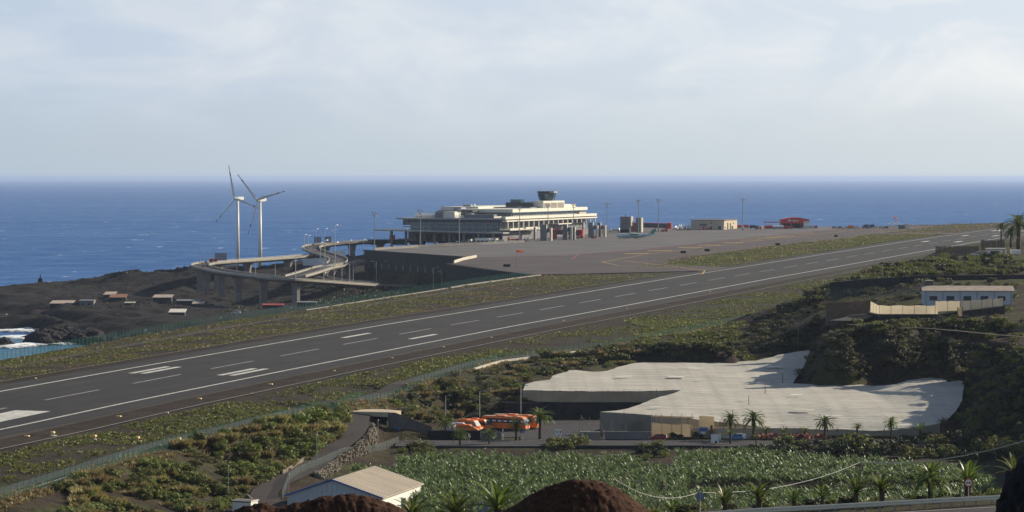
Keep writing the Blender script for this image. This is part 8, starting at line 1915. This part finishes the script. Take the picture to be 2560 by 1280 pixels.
for a in ((1350, 1097, 1043, 62, 'tall stout palm at the right end of the bus yard grass strip', 18.1), (1290, 1100, 1066, 42, 'palm in front of the coach fronts beside the blue arrow sign', 18.1), (1223, 1114, 1084, 38, 'young palm by the road edge below the minibuses', 17.8), (1150, 1117, 1085, 44, 'palm by the road edge left of the narrow white sign', 17.8), (1114, 1092, 1058, 40, 'shaded palm behind the black yard wall', 18.2),
          (1052, 1092, 1064, 34, 'slim palm in front of the concrete wing wall, right one', 18.2), (1026, 1092, 1063, 34, 'slim palm in front of the concrete wing wall, middle one', 18.2), (1004, 1092, 1064, 34, 'slim palm in front of the concrete wing wall, left one', 18.2),
          (1884, 1099, 1050, 62, 'tall palm with arching fronds in front of the nets, right of the twin', 18.2), (1826, 1098, 1050, 50, 'palm with stiff fronds in front of the nets beside the tall pole', 18.2), (2062, 1099, 1058, 52, 'dense palm before the right half of the nets', 18.2), (2143, 1098, 1072, 30, 'small palm at the torn corner of the nets', 18.3, True), (2228, 1096, 1058, 40, 'palm standing alone in front of the nets toward the right', 18.4), (2300, 1098, 1074, 34, 'low palm in front of the right corner of the nets', 18.4, True), (2358, 1097, 1060, 32, 'palm half in shade at the right corner of the nets', 18.6, True), (2434, 1086, 1055, 46, 'shaded palm at the foot of the dark hillside', 19.0),
          (1826, 1112, 1086, 28, 'small bright palm below the stiff fronded palm', 18.0, True), (1890, 1113, 1096, 20, 'tiny palm by the road below the tall arching palm', 18.0, True), (1915, 1096, 1080, 26, 'small palm beside the upright blue sign', 18.2, True), (1960, 1098, 1082, 28, 'small palm between the red flower patches', 18.2, True), (2012, 1098, 1082, 28, 'small spiky palm at the right of the red flower patches', 18.2, True)):
    px, py, cy, w, lb, z = a[:6]; palm(px, py, cy, w, lb, z, None, len(a) > 6)
FG = 262.0
for px, py, cy, w, lb, Z, yg in ((1245, 1290, 1262, 112, 'large bright palm rising left of the brown mound', 235, True), (1140, 1300, 1278, 96, 'palm crown at the bottom edge left of the large one', 235, True), (1030, 1310, 1282, 84, 'palm fronds at the bottom edge before the shed wall', 240, True), (1812, 1290, 1246, 62, 'dark spiky palm beside the round sign back', 268, True), (1898, 1284, 1236, 70, 'tall dark palm with brownish upright fronds behind the guardrail', 268, True), (1985, 1275, 1240, 52, 'yellow green young palm right of the dark upright one', 268, True), (2056, 1268, 1232, 50, 'small bright palm near the middle of the guardrail', 269, True), (2140, 1266, 1222, 62, 'bright palm left of the wide one behind the guardrail', 269, True), (2205, 1262, 1216, 68, 'wide green palm behind the guardrail', 270, True), (2326, 1258, 1186, 84, 'tallest palm behind the guardrail, with a thick dark trunk', 271, False), (2420, 1256, 1200, 84, 'full palm crown behind the no passing sign', 275, True), (2540, 1240, 1180, 76, 'palm crown beside the black rock at the right edge', 280, True), (1680, 1300, 1268, 44, 'small tawny palm at the right foot of the brown mound', 268, True)):
    palm(px, py, cy + 12, w * 1.3, lb, None, Z, yg)
for px, py, cy, w, lb, z in ((2546, 610, 562, 70, 'tallest palm on the ridge at the right edge of the runway view', 54), (2503, 602, 568, 30, 'short shaggy palm left of the tallest ridge palm', 53.5), (2527, 606, 585, 40, 'low palm clump between the two ridge palms', 53)):
    palm(px, py, cy, w, lb, None, 1120)

def boulders():
    g = np.random.default_rng(91); bm = bmesh.new(); bmesh.ops.create_icosphere(bm, subdivisions=2, radius=1.0); B = np.array([v.co[:] for v in bm.verts]); F = np.array([[v.index for v in f.verts] for f in bm.faces]); bm.free(); VV = []; FF = []; off = 0
    PX = g.uniform(-20, 900, 6000); PY = g.uniform(690, 835, 6000)
    for px, py in zip(PX, PY):
        x, y, _ = at(px, py, 7.0); s, t = st(x, y)
        if t > t_sea(s) - 8 or s > 640: continue
        z = float(sample(np.array([x]), np.array([y]))[0])
        cl = float(fbm(np.array([x]), np.array([y]), 1 / 30., 3, 71)[0])
        shore = .3 < z < 5.5
        if z < .3 or (not shore and cl < .49): continue
        r = g.uniform(.8, 2.8) * (1.5 if shore else 1); k = .6 + .8 * fbm(B[:, 0] * 1.5 + px, B[:, 1] * 1.5 + B[:, 2] + py, 1.2, 3, 5); z = gz(x, y)
        VV.append(B * k[:, None] * np.array([r * g.uniform(.8, 1.6), r * g.uniform(.8, 1.6), r * g.uniform(.5, 1.0)]) + np.array([x, y, z])); FF.append(F + off); off += len(B)
    o = np_mesh('lava_boulders', np.concatenate(VV), np.concatenate(FF), M['lava_rock']); tag(o, 'jagged black lava boulders strewn over the shore', 'rocks', kind='stuff')
boulders()
# ------------------------------------------------------------------ the air between here and the horizon
def haze():
    mb = MB(); mb.box(-260000, 260000, -60, 910000, -8, 97)
    m = bpy.data.materials.new('haze_air'); m.use_nodes = True; nt = m.node_tree; N = nt.nodes; L = nt.links
    N.remove(N['Principled BSDF']); v = N.new('ShaderNodeVolumePrincipled'); v.inputs['Color'].default_value = (.50, .61, .82, 1); v.inputs['Density'].default_value = HAZE_D; v.inputs['Anisotropy'].default_value = .25
    L.new(v.outputs[0], N['Material Output'].inputs['Volume']); m.cycles.homogeneous_volume = True if hasattr(m.cycles, 'homogeneous_volume') else None
    o = mb.build('haze', m); tag(o, 'pale sea air fading distant things', kind='stuff')
HAZE_D = 0.000029
haze()
